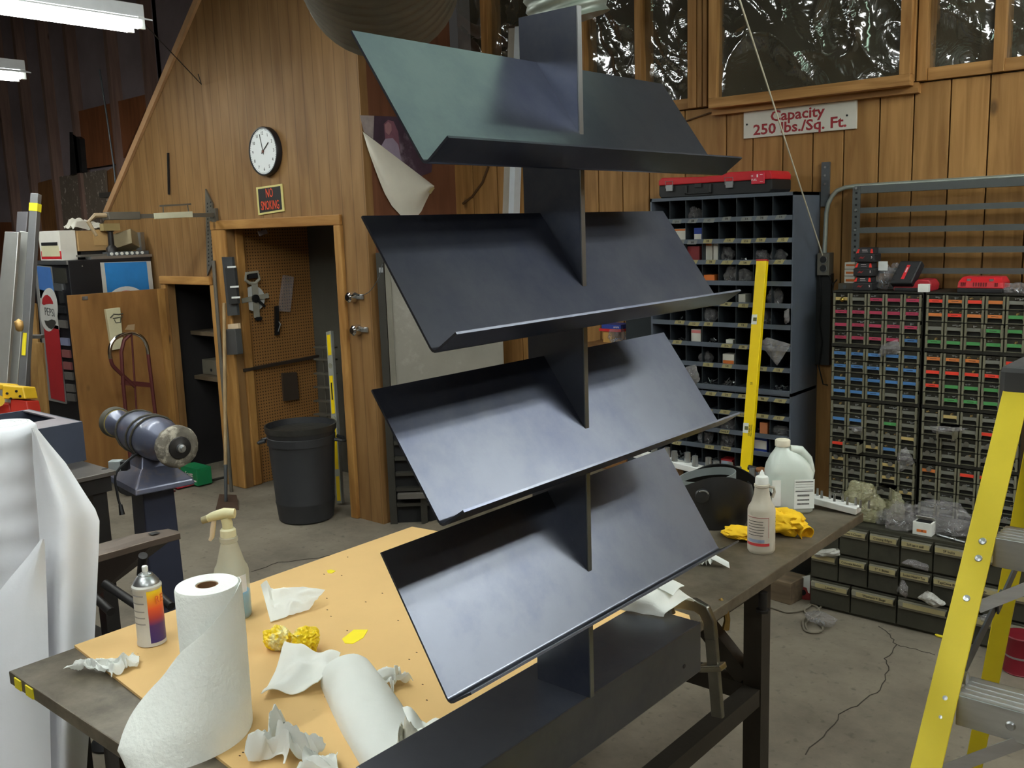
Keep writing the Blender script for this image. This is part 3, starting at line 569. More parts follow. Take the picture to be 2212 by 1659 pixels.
# white glove-like rag on bare steel
q = Z(1530, 1222, ZT); t = rag('paper_towel', q - R2 * .008 - T2 * .01, (.03, .026, .05), WHITE, 63); tk(t, 'white crumpled rag on bare steel left of the squeeze bottle')
g = [[q + R2 * (.0 + .05 * u) + T2 * (.005 + .03 * u - .03 * v * (1 - .3 * u)) + V((0, 0, .004 + .022 * (1 - u) + .014 * math.sin(math.pi * v))) for v in [j / 8 for j in range(9)]] for u in [i / 8 for i in range(9)]]
MB().grid(g, .002).build('cuff', WHITE, t, 70)
# squeeze bottle
b = Z(1644, 1190, ZT); t = thing('squeeze_bottle', 'grubby clear squeeze bottle with white pointed cap on the bench edge', 'bottle', b)
r = .0385; CLR = mat('cloudy plastic', (205, 198, 182), .35, 0, .08, 12, alpha=.86, stain=(150, 140, 122), stscale=14, stlo=.56, sthi=.75)
MB().lathe(b, [(.034, 0), (.038, .006), (r, .012), (r, .122), (.036, .132), (.029, .143), (.0225, .165), (.0195, .188), (.0215, .19), (.0215, .196), (.017, .198)]).build('bottle', CLR, t, True)
MB().lathe(b + V((0, 0, .004)), [(.034, 0), (.037, .008), (.037, .02)], 24).build('liquid', mat('pale residue', (206, 198, 170), .3), t, True)
MB().lathe(b, [(.0165, .197), (.0185, .198), (.018, .214), (.0165, .218), (.008, .222), (.003, .235), (.001, .237)], 20).build('cap', WHITEP, t, True)
def wrap(name, r_, a0, a1, z0, z1, m_, par, c=None): c = c or b; return MB().grid([[pol(c, r_, a0 + (a1 - a0) * i / 10, c.z + z) for z in (z0, z1)] for i in range(11)]).build(name, m_, par, True)
wrap('label', r + .0004, 70, 178, .03, .112, mat('worn label', (200, 190, 178), .6, 0, .1, 18), t)
wrap('red_band', r + .0008, 70, 178, .026, .034, mat('red label band', (196, 60, 62), .5), t)
wrap('blue_patch', r + .0008, 92, 168, .036, .045, mat('blue label patch', (150, 160, 186), .5), t)
for zz in (.056, .064, .072, .080, .088, .096): wrap('print_line', r + .0008, 92 + (zz * 900) % 9, 165, zz, zz + .0016, INK, t)
wrap('frame_line', r + .0008, 74, 75.5, .05, .108, INKR, t); wrap('frame_line', r + .0008, 74, 170, .107, .1084, INKR, t)
for zz in (.03, .042, .054, .066, .078, .09, .102): wrap('graduation', r + .0006, 22, 30, zz, zz + .002, INK, t)
MB().tube([b + R2 * .022 + V((0, 0, .188)), b + R2 * .034 + V((0, 0, .184)), b + R2 * .036 + V((0, 0, .172)), b + R2 * .03 + V((0, 0, .156))], .004, 8).build('hook', CLR, t, True)
# one gallon jug
b = Z(1713, 1112, ZT) - T2 * .056; t = thing('plastic_jug', 'milky plastic jug of pale blue liquid with a moulded handle on the bench', 'jug', b)
JM = mat('milky jug', (226, 234, 226), .35, 0, .04, 5, alpha=.74, stain=(176, 150, 104), stscale=9, stlo=.66, sthi=.8)
def sq(c, hw, hd, z, n=24, e=.35):
    P = []
    for k_ in range(n):
        a = 2 * math.pi * k_ / n; cs, sn = math.cos(a), math.sin(a)
        P.append(c + R2 * hw * math.copysign(abs(cs) ** e, cs) + T2 * hd * math.copysign(abs(sn) ** e, sn) + V((0, 0, z)))
    return P
def loft(rings):
    n = len(rings[0]); vs = [p for r_ in rings for p in r_]; m_ = len(rings)
    return MB().add(vs, [(i * n + k, i * n + (k + 1) % n, (i + 1) * n + (k + 1) % n, (i + 1) * n + k) for i in range(m_ - 1) for k in range(n)] + [tuple(range(n))[::-1], tuple((m_ - 1) * n + k for k in range(n))])
loft([sq(b, .062, .05, 0), sq(b, .069, .056, .008), sq(b, .07, .057, .03), sq(b, .07, .057, .13, e=.45), sq(b - R2 * .002, .066, .054, .152, e=.6), sq(b - R2 * .008, .05, .042, .18, e=.8), sq(b - R2 * .016, .03, .028, .2, e=1), sq(b - R2 * .02, .022, .021, .208, e=1), sq(b - R2 * .02, .021, .02, .214, e=1)]).build('jug_body', JM, t, 60)
loft([sq(b + V((0, 0, .004)), .06, .048, 0), sq(b, .067, .054, .012), sq(b, .067, .054, .1, e=.45)]).build('liquid', mat('pale aqua liquid', (176, 214, 208), .25), t, 60)
MB().tube([b + R2 * .0 + V((0, 0, .203)) + T2 * .01, b + R2 * .034 + V((0, 0, .198)) + T2 * .01, b + R2 * .06 + V((0, 0, .17)) + T2 * .01, b + R2 * .069 + V((0, 0, .13)) + T2 * .01, b + R2 * .062 + V((0, 0, .104)) + T2 * .01], [.014, .015, .013, .013, .014], 12).build('handle', JM, t, True)
MB().lathe(b - R2 * .02, [(.022, .212), (.024, .213), (.024, .23), (.022, .233)], 24).build('cap', mat('grimy cap', (214, 206, 186), .5, 0, .12, 30), t, True)
lm = mat('jug label', (232, 236, 232), .5)
def face(u0, u1, z0, z1, m_, n_, d=.0578): return MB().add([b + R2 * u + T2 * d + V((0, 0, z)) for u, z in ((u0, z0), (u1, z0), (u1, z1), (u0, z1))], [(0, 1, 2, 3)]).build(n_, m_, t)
face(.002, .066, .02, .115, lm, 'label')
for zz, hh in ((.106, .0025), (.098, .0008), (.09, .0008), (.081, .0008), (.0755, .0025), (.06, .006), (.046, .005), (.033, .005)): face(.012 if hh > .003 else .006, .05 if hh > .003 else .062, zz, zz + hh, mat('grey print', (84, 84, 82), .6) if hh < .005 else mat('bar code', (116, 116, 114), .6, 0, .8, 300), 'print_line', .0582)
face(-.068, -.04, .03, .115, lm, 'side_label')
# gloves, red grip
t = crumple('work_glove', Z(1698, 1160, ZT) - T2 * .03, (.058, .04, .034), mat('yellow glove cloth', (238, 190, 24), .8, 0, .12, 9, bump=.1), 71, 4, .3, None, False, 1.5); tag(t, 'yellow cloth work glove crumpled right of the squeeze bottle', 'glove', 'yellow work gloves')
WORLD[t.name] = V(t.location); p = Z(1745, 1160, ZT)
MB().lathe(p + V((-.02, .0, .022)), [(.019, 0), (.022, .02), (.023, .03), (.021, .03), (.018, .004)], 16, (.5, -.3, -.15)).build('cuff', MC['yellow glove cloth'], t, True)
tag(crumple('work_glove', Z(1600, 1165, ZT) - T2 * .01, (.05, .035, .016), MC['yellow glove cloth'], 81, 4, .3, None, False, 1.5), 'yellow glove tip showing under the black welding helmet', 'glove', 'yellow work gloves')
p, q = Z(1668, 1113, ZT + .02), Z(1708, 1108, ZT + .02); t = thing('red_grip', 'short red plastic tool grip lying behind the yellow glove', 'tool', (p + q) / 2)
MB().tube([p, p.lerp(q, .25), p.lerp(q, .5), p.lerp(q, .8), q], [.012, .014, .0125, .014, .009], 12).build('grip', RED, t, True); MB().tube([p, p + (p - q).normalized() * .06 + V((0, 0, -.012))], .005, 8).build('shank', STEEL, t, True)
# welding helmet upside down on the bench
b = Z(1555, 1150, ZT) - T2 * .09; t = thing('welding_helmet', 'black welding helmet lying on the bench with its grey headband up', 'helmet', b)
HB = mat('scuffed black shell', (26, 26, 28), .42, 0, .25, 10)
g = []
for i in range(25):
    a = -105 + 210 * i / 24 + 90; row = []
    for j in range(11):
        v = j / 10; hgt = .17 - .05 * abs(math.sin(math.radians(a - 90))) ** 2; z = .002 + hgt * v; R = .105 - .03 * (1 - v) ** 2 - .015 * v * v
        row.append(b + (R2 * math.cos(math.radians(a)) * R * 1.25 + T2 * math.sin(math.radians(a)) * R * .95) + V((0, 0, z)))
    g.append(row)
MB().grid(g, .004).build('shell', HB, t, 60)
g = []
for i in range(15):
    row = []
    for j in range(8):
        u = -1 + 2 * i / 14; v = j / 7; row.append(b - T2 * .07 + R2 * (.17 * u + .03) + V((0, 0, .06 + .1 * (1 - u * u) * v + .01 * v)) - T2 * .05 * (1 - v) * (1 - u * u))
    g.append(row)
MB().grid(g, .004).build('rear_shell', HB, t, 60)
rim = [b + (R2 * math.cos(a) * .085 - R2 * .02 + T2 * math.sin(a) * .07) + V((0, 0, .145 + .012 * math.cos(a))) for a in [2 * math.pi * i / 28 for i in range(29)]]
MB().grid([[p + V((0, 0, z)) for z in (-.012, .012)] for p in rim], .003).build('headband', mat('grey headband', (120, 126, 126), .5), t, True)
p = b - R2 * .055 + T2 * .092 + V((0, 0, .118)); MB().lathe(p, [(.02, 0), (.022, .004), (.02, .012), (.012, .014)], 20, T2 * 1.).build('knob', BLACK, t, True)
MB().tube([p + R2 * .018 * math.cos(a) + V((0, 0, .018 * math.sin(a))) + T2 * .014 for a in [.4 + i * .22 for i in range(9)]], .0025, 6).build('knob_rim', STEEL, t, True)
# grey plate behind it
t = tag(MB().prism([Z(1572, 1062, ZT), Z(1640, 1072, ZT), Z(1640, 1110, ZT), Z(1606, 1096, ZT)], (0, 0, .05)).build('steel_offcut', mat('grey offcut', (112, 110, 102), .5, .5, .15), loc=Z(1606, 1085, ZT)), 'grey steel offcut lying between the helmet and the white rail', 'metal plate')
# white rail of sockets resting along the far edge
ra, rb_ = Y(1447, 998, 2.888), V((-1.065, 2.886, ZT + .014))
b = (ra + rb_) / 2; t = thing('socket_rail', 'long white rail of upright sockets laid along the far end of the bench', 'tool rail', (b.x, b.y, ZT))
dx = (rb_ - ra).normalized(); MB().bar(ra - dx * .15, rb_, .045, .022).build('rail', mat('white rail paint', (226, 226, 224), .5, 0, .06, 14), t, bevel=.003)
nz = V((0, 0, 1)); ly = nz.cross(dx).normalized()
for i in range(11):
    p = ra + dx * (-.06 + .042 * i) + ly * (.012 if i % 2 else -.008) + nz * .012; MB().cyl(p, p + nz * .036, .012, .0105, 14).build('socket', mat('dull chrome', (178, 182, 184), .28, .85), t, True)
for i in range(8):
    p = ra + dx * (.39 + .017 * i) + ly * (.01 if i % 2 else -.01) + nz * .012; MB().cyl(p, p + nz * (.034 - .001 * i), .009, .009, 12).build('socket', MC['black plastic'], t, True)
for i in range(10):
    p = ra + dx * (.53 + .021 * i) + ly * (.008 if i % 2 else -.008) + nz * .012; MB().cyl(p, p + nz * .024, .0045, .0035, 10).build('pin', STEEL, t, True)
for u in (.02, .5):
    p = ra.lerp(rb_, u); MB().box(p.x - .03, p.x + .03, p.y - .02, p.y + .02, ZT, p.z - .009).build('rail_support', wood('support scrap', (110, 84, 56), (140, 110, 78)), t)
p, q = ra + dx * .33 + nz * .045 + ly * .02, ra + dx * .47 + nz * .05 + ly * .0; t = thing('wooden_handle', 'turned brown wooden handle resting on top of the dark sockets', 'handle', (p + q) / 2)
MB().tube([p, p.lerp(q, .1), p.lerp(q, .5), p.lerp(q, .93), q], [.008, .0125, .0145, .0145, .009], 14).build('grip', wood('stained beech', (92, 54, 26), (134, 84, 44), st=(2, 20, 20), knots=False), t, True)
MB().tube([p, p - dx * .03], [.009, .009], 12).build('ferrule', DARKM, t, True)
# ================================================================ RIGHT WALL
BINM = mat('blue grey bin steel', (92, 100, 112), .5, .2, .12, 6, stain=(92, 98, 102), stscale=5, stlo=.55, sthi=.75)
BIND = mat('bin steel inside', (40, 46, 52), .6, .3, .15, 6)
yb = 4.35; bx0, bx1 = -2.752, -1.952
TAPES = {'g': mat('dull grey tape', (122, 124, 122), .6, 0, .08, 20), 't': mat('tan masking tape', (160, 150, 106), .65, 0, .08, 20)}
cols = [-2.742, -2.636, -2.542, -2.446, -2.352, -2.255, -2.161, -2.064, -1.961]
WRI = ['1/4', '5/16', '3/8', '1/2', '5/8', '3/4', '7/8']
def bins(name, label, z0, z1, lips, tapes, loc, words={}):
    t = thing(name, label, 'parts cabinet', loc)
    mb = MB().box(bx0, bx1, 4.64, 4.655, z0, z1).box(bx0, bx0 + .01, yb, 4.64, z0, z1).box(bx1 - .008, bx1, yb, 4.64, z0, z1).box(bx0, bx1, yb, 4.64, z1 - .016, z1)
    mb.build('case', BINM, t)
    for i, z in enumerate(lips):
        MB().box(bx0 + .01, bx1 - .008, yb - .004, yb + .004, z - .023, z).box(bx0 + .01, bx1 - .008, yb + .004, 4.64, z - .023, z - .019).build('tray', BINM, t)
    top = z1 - .016; bot = lips[-1]
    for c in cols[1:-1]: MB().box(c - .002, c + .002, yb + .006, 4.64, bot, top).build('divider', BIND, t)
    for r, row in tapes:
        for c, k in row:
            xa = cols[c] + random.uniform(.008, .03); wd = random.uniform(.045, .062); z = lips[r]; sk = random.uniform(.004, .014); d = random.uniform(-.004, .003)
            MB().prism([(xa, yb - .004, z - .021 + d), (xa + wd, yb - .004, z - .022 + d), (xa + wd + sk, yb - .004, z - .001 + d), (xa + sk, yb - .004, z - .002 + d)], (0, -.0006, 0)).build('tape_label', TAPES[k], t)
            text(words.get((r, c), WRI[(r * 3 + c) % 7]), .015, INK, t, (xa + wd / 2 + sk / 2, yb - .0052, z - .0115 + d), FRONT, 'handwriting', sx=.9)
    return t
upL = [1.864, 1.757, 1.652, 1.548, 1.441, 1.336, 1.23, 1.125, 1.012]
allc = range(8)
lb = bins('bolt_bin_cabinet', 'upper blue grey steel pigeonhole cabinet of bolts against the plank wall under the red case', 1.0, 1.972, upL,
     [(0, [(c, 'g') for c in (1, 2, 3, 4, 5, 6, 7)]), (1, [(1, 'g'), (2, 'g'), (3, 't'), (4, 't'), (5, 't'), (6, 't'), (7, 't')]), (2, [(2, 't'), (3, 't'), (4, 't'), (5, 't'), (7, 't')]), (4, [(4, 't'), (5, 't')]), (5, [(1, 't'), (2, 't'), (3, 't'), (5, 't')]), (6, [(1, 't'), (4, 't'), (5, 't')]), (7, [(3, 't'), (4, 't'), (6, 't'), (7, 't')])], ((bx0 + bx1) / 2, 4.5, 1.0))
lowL = [.975, .883, .783, .69, .588, .488, .388, .288, .188, .088]
bins('bolt_bin_cabinet', 'lower blue grey steel pigeonhole cabinet, partly hidden behind the jug and the bench', 0.0, .999, lowL,
     [(0, [(3, 't'), (4, 't'), (5, 't'), (6, 't'), (7, 't')]), (1, [(3, 't'), (4, 't'), (5, 't'), (6, 't'), (7, 't')]), (2, [(4, 't')]), (3, [(1, 't'), (3, 't'), (4, 't')])], ((bx0 + bx1) / 2, 4.5, 0), {(2, 4): 'Grade 8', (3, 1): 'C.S.', (3, 4): 'Button', (0, 7): '5/8', (0, 6): '7/8', (0, 4): '3/4', (1, 4): '3/4'})
MB().box(-1.945, -1.905, 4.64, 4.655, 1.9, 2.115).build('mounting_strap', GREYM, lb).name = 'mounting_strap'
for z in (2.09, 2.05, 2.01): MB().cyl((-1.925, 4.64, z), (-1.925, 4.636, z), .006, n=8).build('bolt', STEEL, lb)
# things in the pigeonholes
def carton(px0, px1, py0, py1, y, label, m1, band=None, d=.07, cat='box', tilt=0):
    a, b = Y(px0, py1, y), Y(px1, py0, y); zl = max([z for z in upL + lowL if z - .019 < (a.z + b.z) / 2]) - .019; c = thing('carton', label, cat, ((a.x + b.x) / 2, y + d / 2, zl))
    MB().box(a.x, b.x, y, y + d, zl, b.z).build('box', m1, c, bevel=.001)
    if band:
        h = b.z - zl; MB().box(a.x + .002, b.x - .002, y - .0006, y, zl + h * band[1], zl + h * band[2]).build('printed_panel', band[0], c)
    return c
ORG = mat('orange print', (224, 120, 52), .6, 0, .05); BLUE = mat('blue carton', (36, 62, 150), .55, 0, .06); WC = mat('white carton', (222, 218, 208), .7, 0, .04, 12); DRED = mat('dark red box', (120, 34, 38), .55, 0, .08); TAN = mat('tan carton', (170, 130, 80), .7)
carton(1452, 1481, 494, 513, yb + .03, 'white and orange carton in the second row at the edge of the display shelf', WC, (ORG, .86, .98))
carton(1499, 1516, 492, 513, yb + .03, 'blue topped carton with white label in the second row', BLUE, (WC, .05, .6))
carton(1483, 1511, 532, 556, yb + .02, 'dark red flat box in the third row', DRED)
carton(1518, 1538, 526, 553, yb + .04, 'taller white carton with orange edge in the third row', WC, (ORG, .9, .99))
carton(1541, 1551, 526, 553, yb + .04, 'narrow white carton at the right of its taller twin in the third row', WC)
carton(1520, 1543, 594, 603, yb + .02, 'low orange and white carton in the fourth row', ORG, (WC, .1, .3))
carton(1591, 1610, 636, 650, yb + .03, 'small white box in the fifth row beside the yellow level', WC)
carton(1493, 1514, 712, 731, yb + .03, 'white carton with pink top band in the seventh row', WC, (mat('pink print', (222, 130, 130), .6), .75, .95))
carton(1561, 1586, 766, 782, yb + .03, 'grey white carton with orange label in the eighth row', WC, (ORG, .1, .5))
carton(1568, 1583, 734, 738, yb + .02, 'small flat white box lying in the seventh row', WC, d=.04)
carton(1641, 1658, 914, 930, yb + .03, 'plain orange box in the pigeonhole right of the yellow level', mat('salmon box', (208, 130, 84), .6))
carton(1628, 1657, 948, 966, yb + .03, 'bright blue carton with white label low in the cabinet by the jug', BLUE, (WC, .3, .85))
carton(1557, 1581, 994, 1012, yb + .03, 'red carton with pale blue face low behind the socket rail', mat('red carton', (170, 34, 40), .5), (mat('pale blue face', (170, 186, 200), .5), .05, .8))
BAG = film('clear bag plastic', (205, 200, 205), .24, .16, .8, 40, 2.2)
BAGY = film('yellowish bag plastic', (190, 186, 140), .5, .25, .5, 60)
def bag(px, py, y, w, h, label, m_=BAG, d=.03, seed=None, z=None, group='clear plastic bags of hardware', fill=True):
    p = Y(px, py, y)
    if z is None: z = max([q for q in upL + lowL if q - .019 < p.z]) - .018
    o = crumple('plastic_bag', (p.x, p.y, z), (w / 2, d, h / 2), m_, seed or px * .13 + py * .07, 4, .38, None, False, 1.5)
    tag(o, label, 'plastic bag', group)
    WORLD[o.name] = V(o.location)
    if fill:
        mb = MB()
        for k in range(7):
            q = V(o.location) + V((random.uniform(-.22, .22) * w, random.uniform(-.3, .3) * d, random.uniform(.12, .4) * h)); a = V((random.uniform(-1, 1), random.uniform(-.4, .4), random.uniform(-1, 1))).normalized() * .008
            mb.cyl(q - a, q + a, .0022, n=6)
        k = mb.build('hardware', STEEL, o); k['kind'] = 'stuff'
    return o
yI = yb + .06
for (px, py, w_, h_, s_) in ((1501, 452, .07, .07, 'in the top row under the red case'), (1571, 545, .06, .07, 'in the third row beside the white cartons'), (1580, 586, .06, .08, 'in the fourth row beside the orange carton'), (1607, 588, .08, .07, 'dull purple, in the fourth row left of the yellow level'), (1674, 636, .07, .08, 'in the fifth row at the right end'), (1534, 681, .07, .075, 'stuffed with plated screws in the sixth row'), (1655, 682, .05, .075, 'in the sixth row just right of the yellow level'), (1525, 766, .06, .07, 'balled up in the eighth row'), (1572, 916, .07, .06, 'in the lower cabinet left of the yellow level'), (1684, 931, .1, .05, 'flattened in the lower cabinet at right'), (1526, 951, .07, .08, 'in the lower cabinet beneath the shelf corner'), (1569, 953, .08, .085, 'in the lower cabinet beside the foot of the level'), (1645, 540, .07, .06, 'dark, in the third row right of the yellow level'), (1682, 545, .07, .06, 'dark, at the right end of the third row')):
    bag(px, py, yI, w_, h_, 'crumpled clear bag ' + s_)
def flatbag(name, pts, y, label, m_=BAG, cat='plastic bag', bul=.02, n=12, group='clear plastic bags of hardware'):
    a, b, c, d = [Y(px, py, y) for px, py in pts]; g = []
    for i in range(n + 1):
        u = i / n; row = []
        for j in range(n + 1):
            v = j / n; p = (a * (1 - u) + b * u) * (1 - v) + (d * (1 - u) + c * u) * v
            row.append(p - V((0, bul * (math.sin(math.pi * u) * math.sin(math.pi * v)) ** .7 + .012 * noise.noise(V((u * 4 + px, v * 4, y * 3))), 0)))
        g.append(row)
    o = MB().grid(g, .002).build(name, m_, None, 70, loc=(a + b + c + d) / 4); return tag(o, label, cat, group)
flatbag('plastic_bag', [(1640, 741), (1657, 729), (1709, 744), (1679, 789)], yb - .012, 'large clear zip bag hanging out of the pigeonholes right of the yellow level')
flatbag('plastic_bag', [(1475, 795), (1503, 787), (1512, 820), (1501, 834)], yb - .012, 'clear bag of plated screws spilling over the tray by the display shelf')
flatbag('plastic_bag', [(1695, 672), (1704, 666), (1705, 695), (1697, 700)], yb - .008, 'narrow bag flap sticking out at the right end of the sixth row')
def loose(px, py, y, w, n, label, long=.02, z=None):
    p = Y(px, py, y); mb = MB()
    zl = max([q for q in upL + lowL if q - .019 < p.z]) - .017 if z is None else z
    for k in range(n):
        q = V((p.x + random.uniform(-w, w), p.y + random.uniform(-.01, .05), zl + .004 + random.uniform(0, .022))); a = V((random.uniform(-1, 1), random.uniform(-.6, .6), random.uniform(-.2, .7))).normalized() * random.uniform(.5, 1) * long
        mb.cyl(q, q + a, .0025, n=6); mb.cyl(q, q + a.normalized() * .004, .005, n=6)
    o = mb.build('loose_bolts', STEEL, loc=(p.x, p.y, zl)); tag(o, label, 'bolts', 'loose bolts in the pigeonholes', 'stuff')
for px, py, n, l in ((1540, 730, 12, 'bright plated bolts in the seventh row'), (1530, 826, 14, 'heap of bolts in the bottom row of the upper cabinet'), (1571, 820, 26, 'tall heap of plated bolts left of the yellow level'), (1680, 838, 12, 'thin pins lying in the bottom row of the upper cabinet at right'), (1600, 552, 6, 'a few bolts in the third row'), (1475, 726, 8, 'dark bolts in the seventh row'), (1476, 684, 8, 'bolts in the sixth row by the display shelf'), (1485, 960, 12, 'bolts in the lower cabinet by the display shelf'), (1470, 990, 20, 'bolts in the lower cabinet behind the sockets'), (1545, 1000, 22, 'bolts behind the middle of the socket rail'), (1632, 898, 4, 'pins standing in the lower cabinet right of the level')): loose(px, py, yb + .05, .03, n, l, .03 if n > 12 else .02)
# red and black tool case on top
a, b = Y(1421, 428, 4.37), Y(1665, 412, 4.37); zc = 1.972; t = thing('tool_case', 'red lidded black plastic tool case with two metal latches lying on the pigeonhole cabinet', 'tool case', ((a.x + b.x) / 2, 4.47, zc))
x0, x1 = a.x, b.x; LW = x1 - x0
def roundbox(x0, x1, y0, y1, z0, z1, r, name, m_, par): return MB().box(x0, x1, y0, y1, z0, z1).build(name, m_, par, bevel=r)
MB().prism([(x0 + .012, 4.38, zc), (x1 - .012, 4.38, zc), (x1, 4.38, zc + .018), (x1, 4.38, zc + .066), (x0, 4.38, zc + .066), (x0, 4.38, zc + .018)], (0, .22, 0)).build('case_bottom', BLACK, t, bevel=.006)
MB().prism([(x0, 4.377, zc + .066), (x1, 4.377, zc + .066), (x1, 4.377, zc + .09), (x1 - .012, 4.377, zc + .108), (x0 + LW * .64, 4.377, zc + .112), (x0 + LW * .58, 4.377, zc + .1), (x0 + LW * .4, 4.377, zc + .098), (x0 + .02, 4.377, zc + .106), (x0, 4.377, zc + .092)], (0, .22, 0)).build('lid', RED, t, bevel=.005)
for u in (.08, .62):
    xx = x0 + LW * u; MB().box(xx, xx + .038, 4.368, 4.378, zc + .034, zc + .068).build('latch', STEEL, t, bevel=.002)
    MB().tube([(xx - .003, 4.37, zc + .05), (xx - .003, 4.366, zc + .085), (xx + .041, 4.366, zc + .085), (xx + .041, 4.37, zc + .05)], .0018, 6).build('wire_bail', STEEL, t)
MB().box(x0 + LW * .25, x0 + LW * .49, 4.372, 4.381, zc + .014, zc + .022).box(x0 + LW * .25, x0 + LW * .27, 4.372, 4.381, zc + .014, zc + .06).box(x0 + LW * .47, x0 + LW * .49, 4.372, 4.381, zc + .014, zc + .06).box(x0 + LW * .34, x0 + LW * .4, 4.372, 4.381, zc + .045, zc + .066).build('handle', mat('black handle', (44, 45, 46), .35), t, bevel=.002)
MB().box(x1 - .105, x1 - .035, 4.371, 4.381, zc + .045, zc + .1).build('name_plate', mat('red plate', (212, 52, 70), .4), t, bevel=.004)
wp = mat('white print', (240, 224, 226), .6)
text('FUEL', .014, wp, t, (x1 - .088, 4.3705, zc + .066), FRONT); text('18', .012, wp, t, (x1 - .1, 4.3705, zc + .085), FRONT)
MB().box(x1 - .075, x1 - .068, 4.37, 4.3712, zc + .078, zc + .092).box(x1 - .058, x1 - .044, 4.37, 4.3712, zc + .088, zc + .091).box(x1 - .058, x1 - .042, 4.37, 4.3712, zc + .056, zc + .058).build('printed_mark', wp, t)
# capacity sign
a, b = Y(1606, 300, 4.645), Y(1851, 211, 4.645); t = thing('capacity_sign', 'white painted metal sign with dark red lettering screwed to the plank wall', 'sign', ((a.x + b.x) / 2, 4.65, a.z))
SG = mat('sign white', (206, 204, 194), .5, 0, .05, 9); zA, zB = 2.262, 2.398
MB().box(a.x, b.x, 4.644, 4.66, zA, zB).build('plate', SG, t, bevel=.002)
text('Capacity', .072, INKR, t, ((a.x + b.x) / 2 - .005, 4.6435, zA + .096), FRONT, sx=1.12, bold=.0016)
text('250 lbs./Sq. Ft.', .072, INKR, t, ((a.x + b.x) / 2 + .005, 4.6435, zA + .036), FRONT, sx=1.16, bold=.0016)
for x, z in ((a.x + .02, zA + .07), (b.x - .045, zA + .065)): MB().cyl((x, 4.644, z), (x, 4.641, z), .005, n=10).build('screw', DARKM, t)
# conduit, outlet, cables
COND = mat('galvanised conduit', (176, 184, 176), .35, .6, .1, 20)
Pc = [Y(1781, 548, 4.63), Y(1785, 460, 4.63), Y(1789, 440, 4.63), Y(1797, 424, 4.63), Y(1808, 412, 4.63), Y(1826, 405, 4.63), Y(1850, 402, 4.63)] + [Y(2214, 380, 4.63), V((-.4, 4.63, 2.0))]
tag(MB().tube(Pc, .011, 12).build('conduit', COND, None, True, loc=Pc[0]), 'galvanised conduit bending from the outlet up over the grey rack', 'pipe')
a = Y(1766, 595, 4.61); b = Y(1793, 546, 4.61); t = thing('outlet_box', 'grey metal outlet box with two round sockets at the foot of the conduit', 'electrical outlet', ((a.x + b.x) / 2, 4.64, a.z))
MB().box(a.x, b.x, 4.6, 4.66, a.z, b.z).build('box', mat('grey outlet box', (110, 108, 100), .45, .6), t, bevel=.003)
MB().box(a.x + .004, b.x - .004, 4.596, 4.6, a.z + .004, b.z - .004).build('cover', mat('dull cover', (126, 122, 112), .4, .6), t)
for z in (.32, .7):
    zz = a.z + (b.z - a.z) * z; MB().cyl((a.x + .035, 4.597, zz), (a.x + .035, 4.592, zz), .017, n=16).build('socket', BLACK, t); MB().tube([V((a.x + .035 + .018 * math.cos(q), 4.592, zz + .018 * math.sin(q))) for q in [-2 + .3 * i for i in range(10)]], .002, 6).build('socket_rim', STEEL, t)
tag(MB().box(Y(1758, 600, 4.63).x, Y(1796, 600, 4.63).x, 4.625, 4.66, 1.11, 1.57).build('wall_mat', mat('black wall panel', (30, 31, 32), .6, 0, .2, 8), loc=(-1.9, 4.64, 1.11)), 'dark rubber sheet on the wall in the gap below the outlet box', 'rubber sheet')  # plain dark sheet filling the gap between pigeonholes and drawers
for i, (l, pts) in enumerate((('left', [(1770, 592), (1773, 640), (1769, 700), (1775, 740), (1768, 790), (1778, 830), (1788, 832)]), ('right', [(1788, 590), (1800, 618), (1797, 640), (1801, 612), (1808, 604)]))):
    tag(MB().tube([Y(x, y, 4.612) for x, y in pts], .0035, 6).build('cable', BLACKM, None, True, loc=Y(*pts[0], 4.612)), 'thin dark cable hanging from the outlet box, the %s one' % l, 'cable')
p1 = Y(1777, 552, 4.6); p0 = Y(1741, 441, 4.31); p0 = p1 + (p0 - p1) * 6.6
tag(MB().tube([p0, p0.lerp(p1, .5), p1], .0038, 6).build('pull_cord', mat('pale cord', (196, 190, 170), .7), None, True, loc=p1), 'pale cord running slantwise from the roof past the sign to the outlet', 'cord')
for l, pts in (('upper', [(1505, 232), (1560, 228), (1615, 225), (1640, 222)]), ('lower', [(1480, 262), (1530, 245), (1580, 236), (1630, 226)])):
    tag(MB().tube([Y(x, y, 4.65) for x, y in pts], .004, 6).build('wire', mat('brown wire', (92, 64, 36), .7), None, True, loc=Y(*pts[0], 4.65)), 'brown wire sagging under the window sill left of the sign, the %s one' % l, 'wire')
tag(MB().tube([Y(x, y, 4.65) for x, y in ((1000, 440), (1020, 425), (1042, 395), (1055, 360))], .008, 8).build('wire', MC['brown wire'], None, True, loc=Y(1000, 440, 4.65)), 'brown wire on the planks between the curled poster and the pale strip', 'wire')
pa, pb_ = Y(1103, 470, 4.63), Y(1122, 60, 4.63); t = thing('pale_strip', 'pale metal channel leaning on the plank wall behind the display upright', 'metal channel', pa)
MB().bar(pa + V((-.035, 0, -.2)), pb_ + V((-.035, 0, 0)), .06, .05, (0, -1, 0)).build('web', mat('pale grey channel', (168, 160, 148), .5), t)
MB().bar(pa + V((.018, -.01, -.2)), pb_ + V((.018, -.01, 0)), .042, .06, (0, -1, 0)).build('lip', mat('cool white face', (206, 214, 222), .4), t)
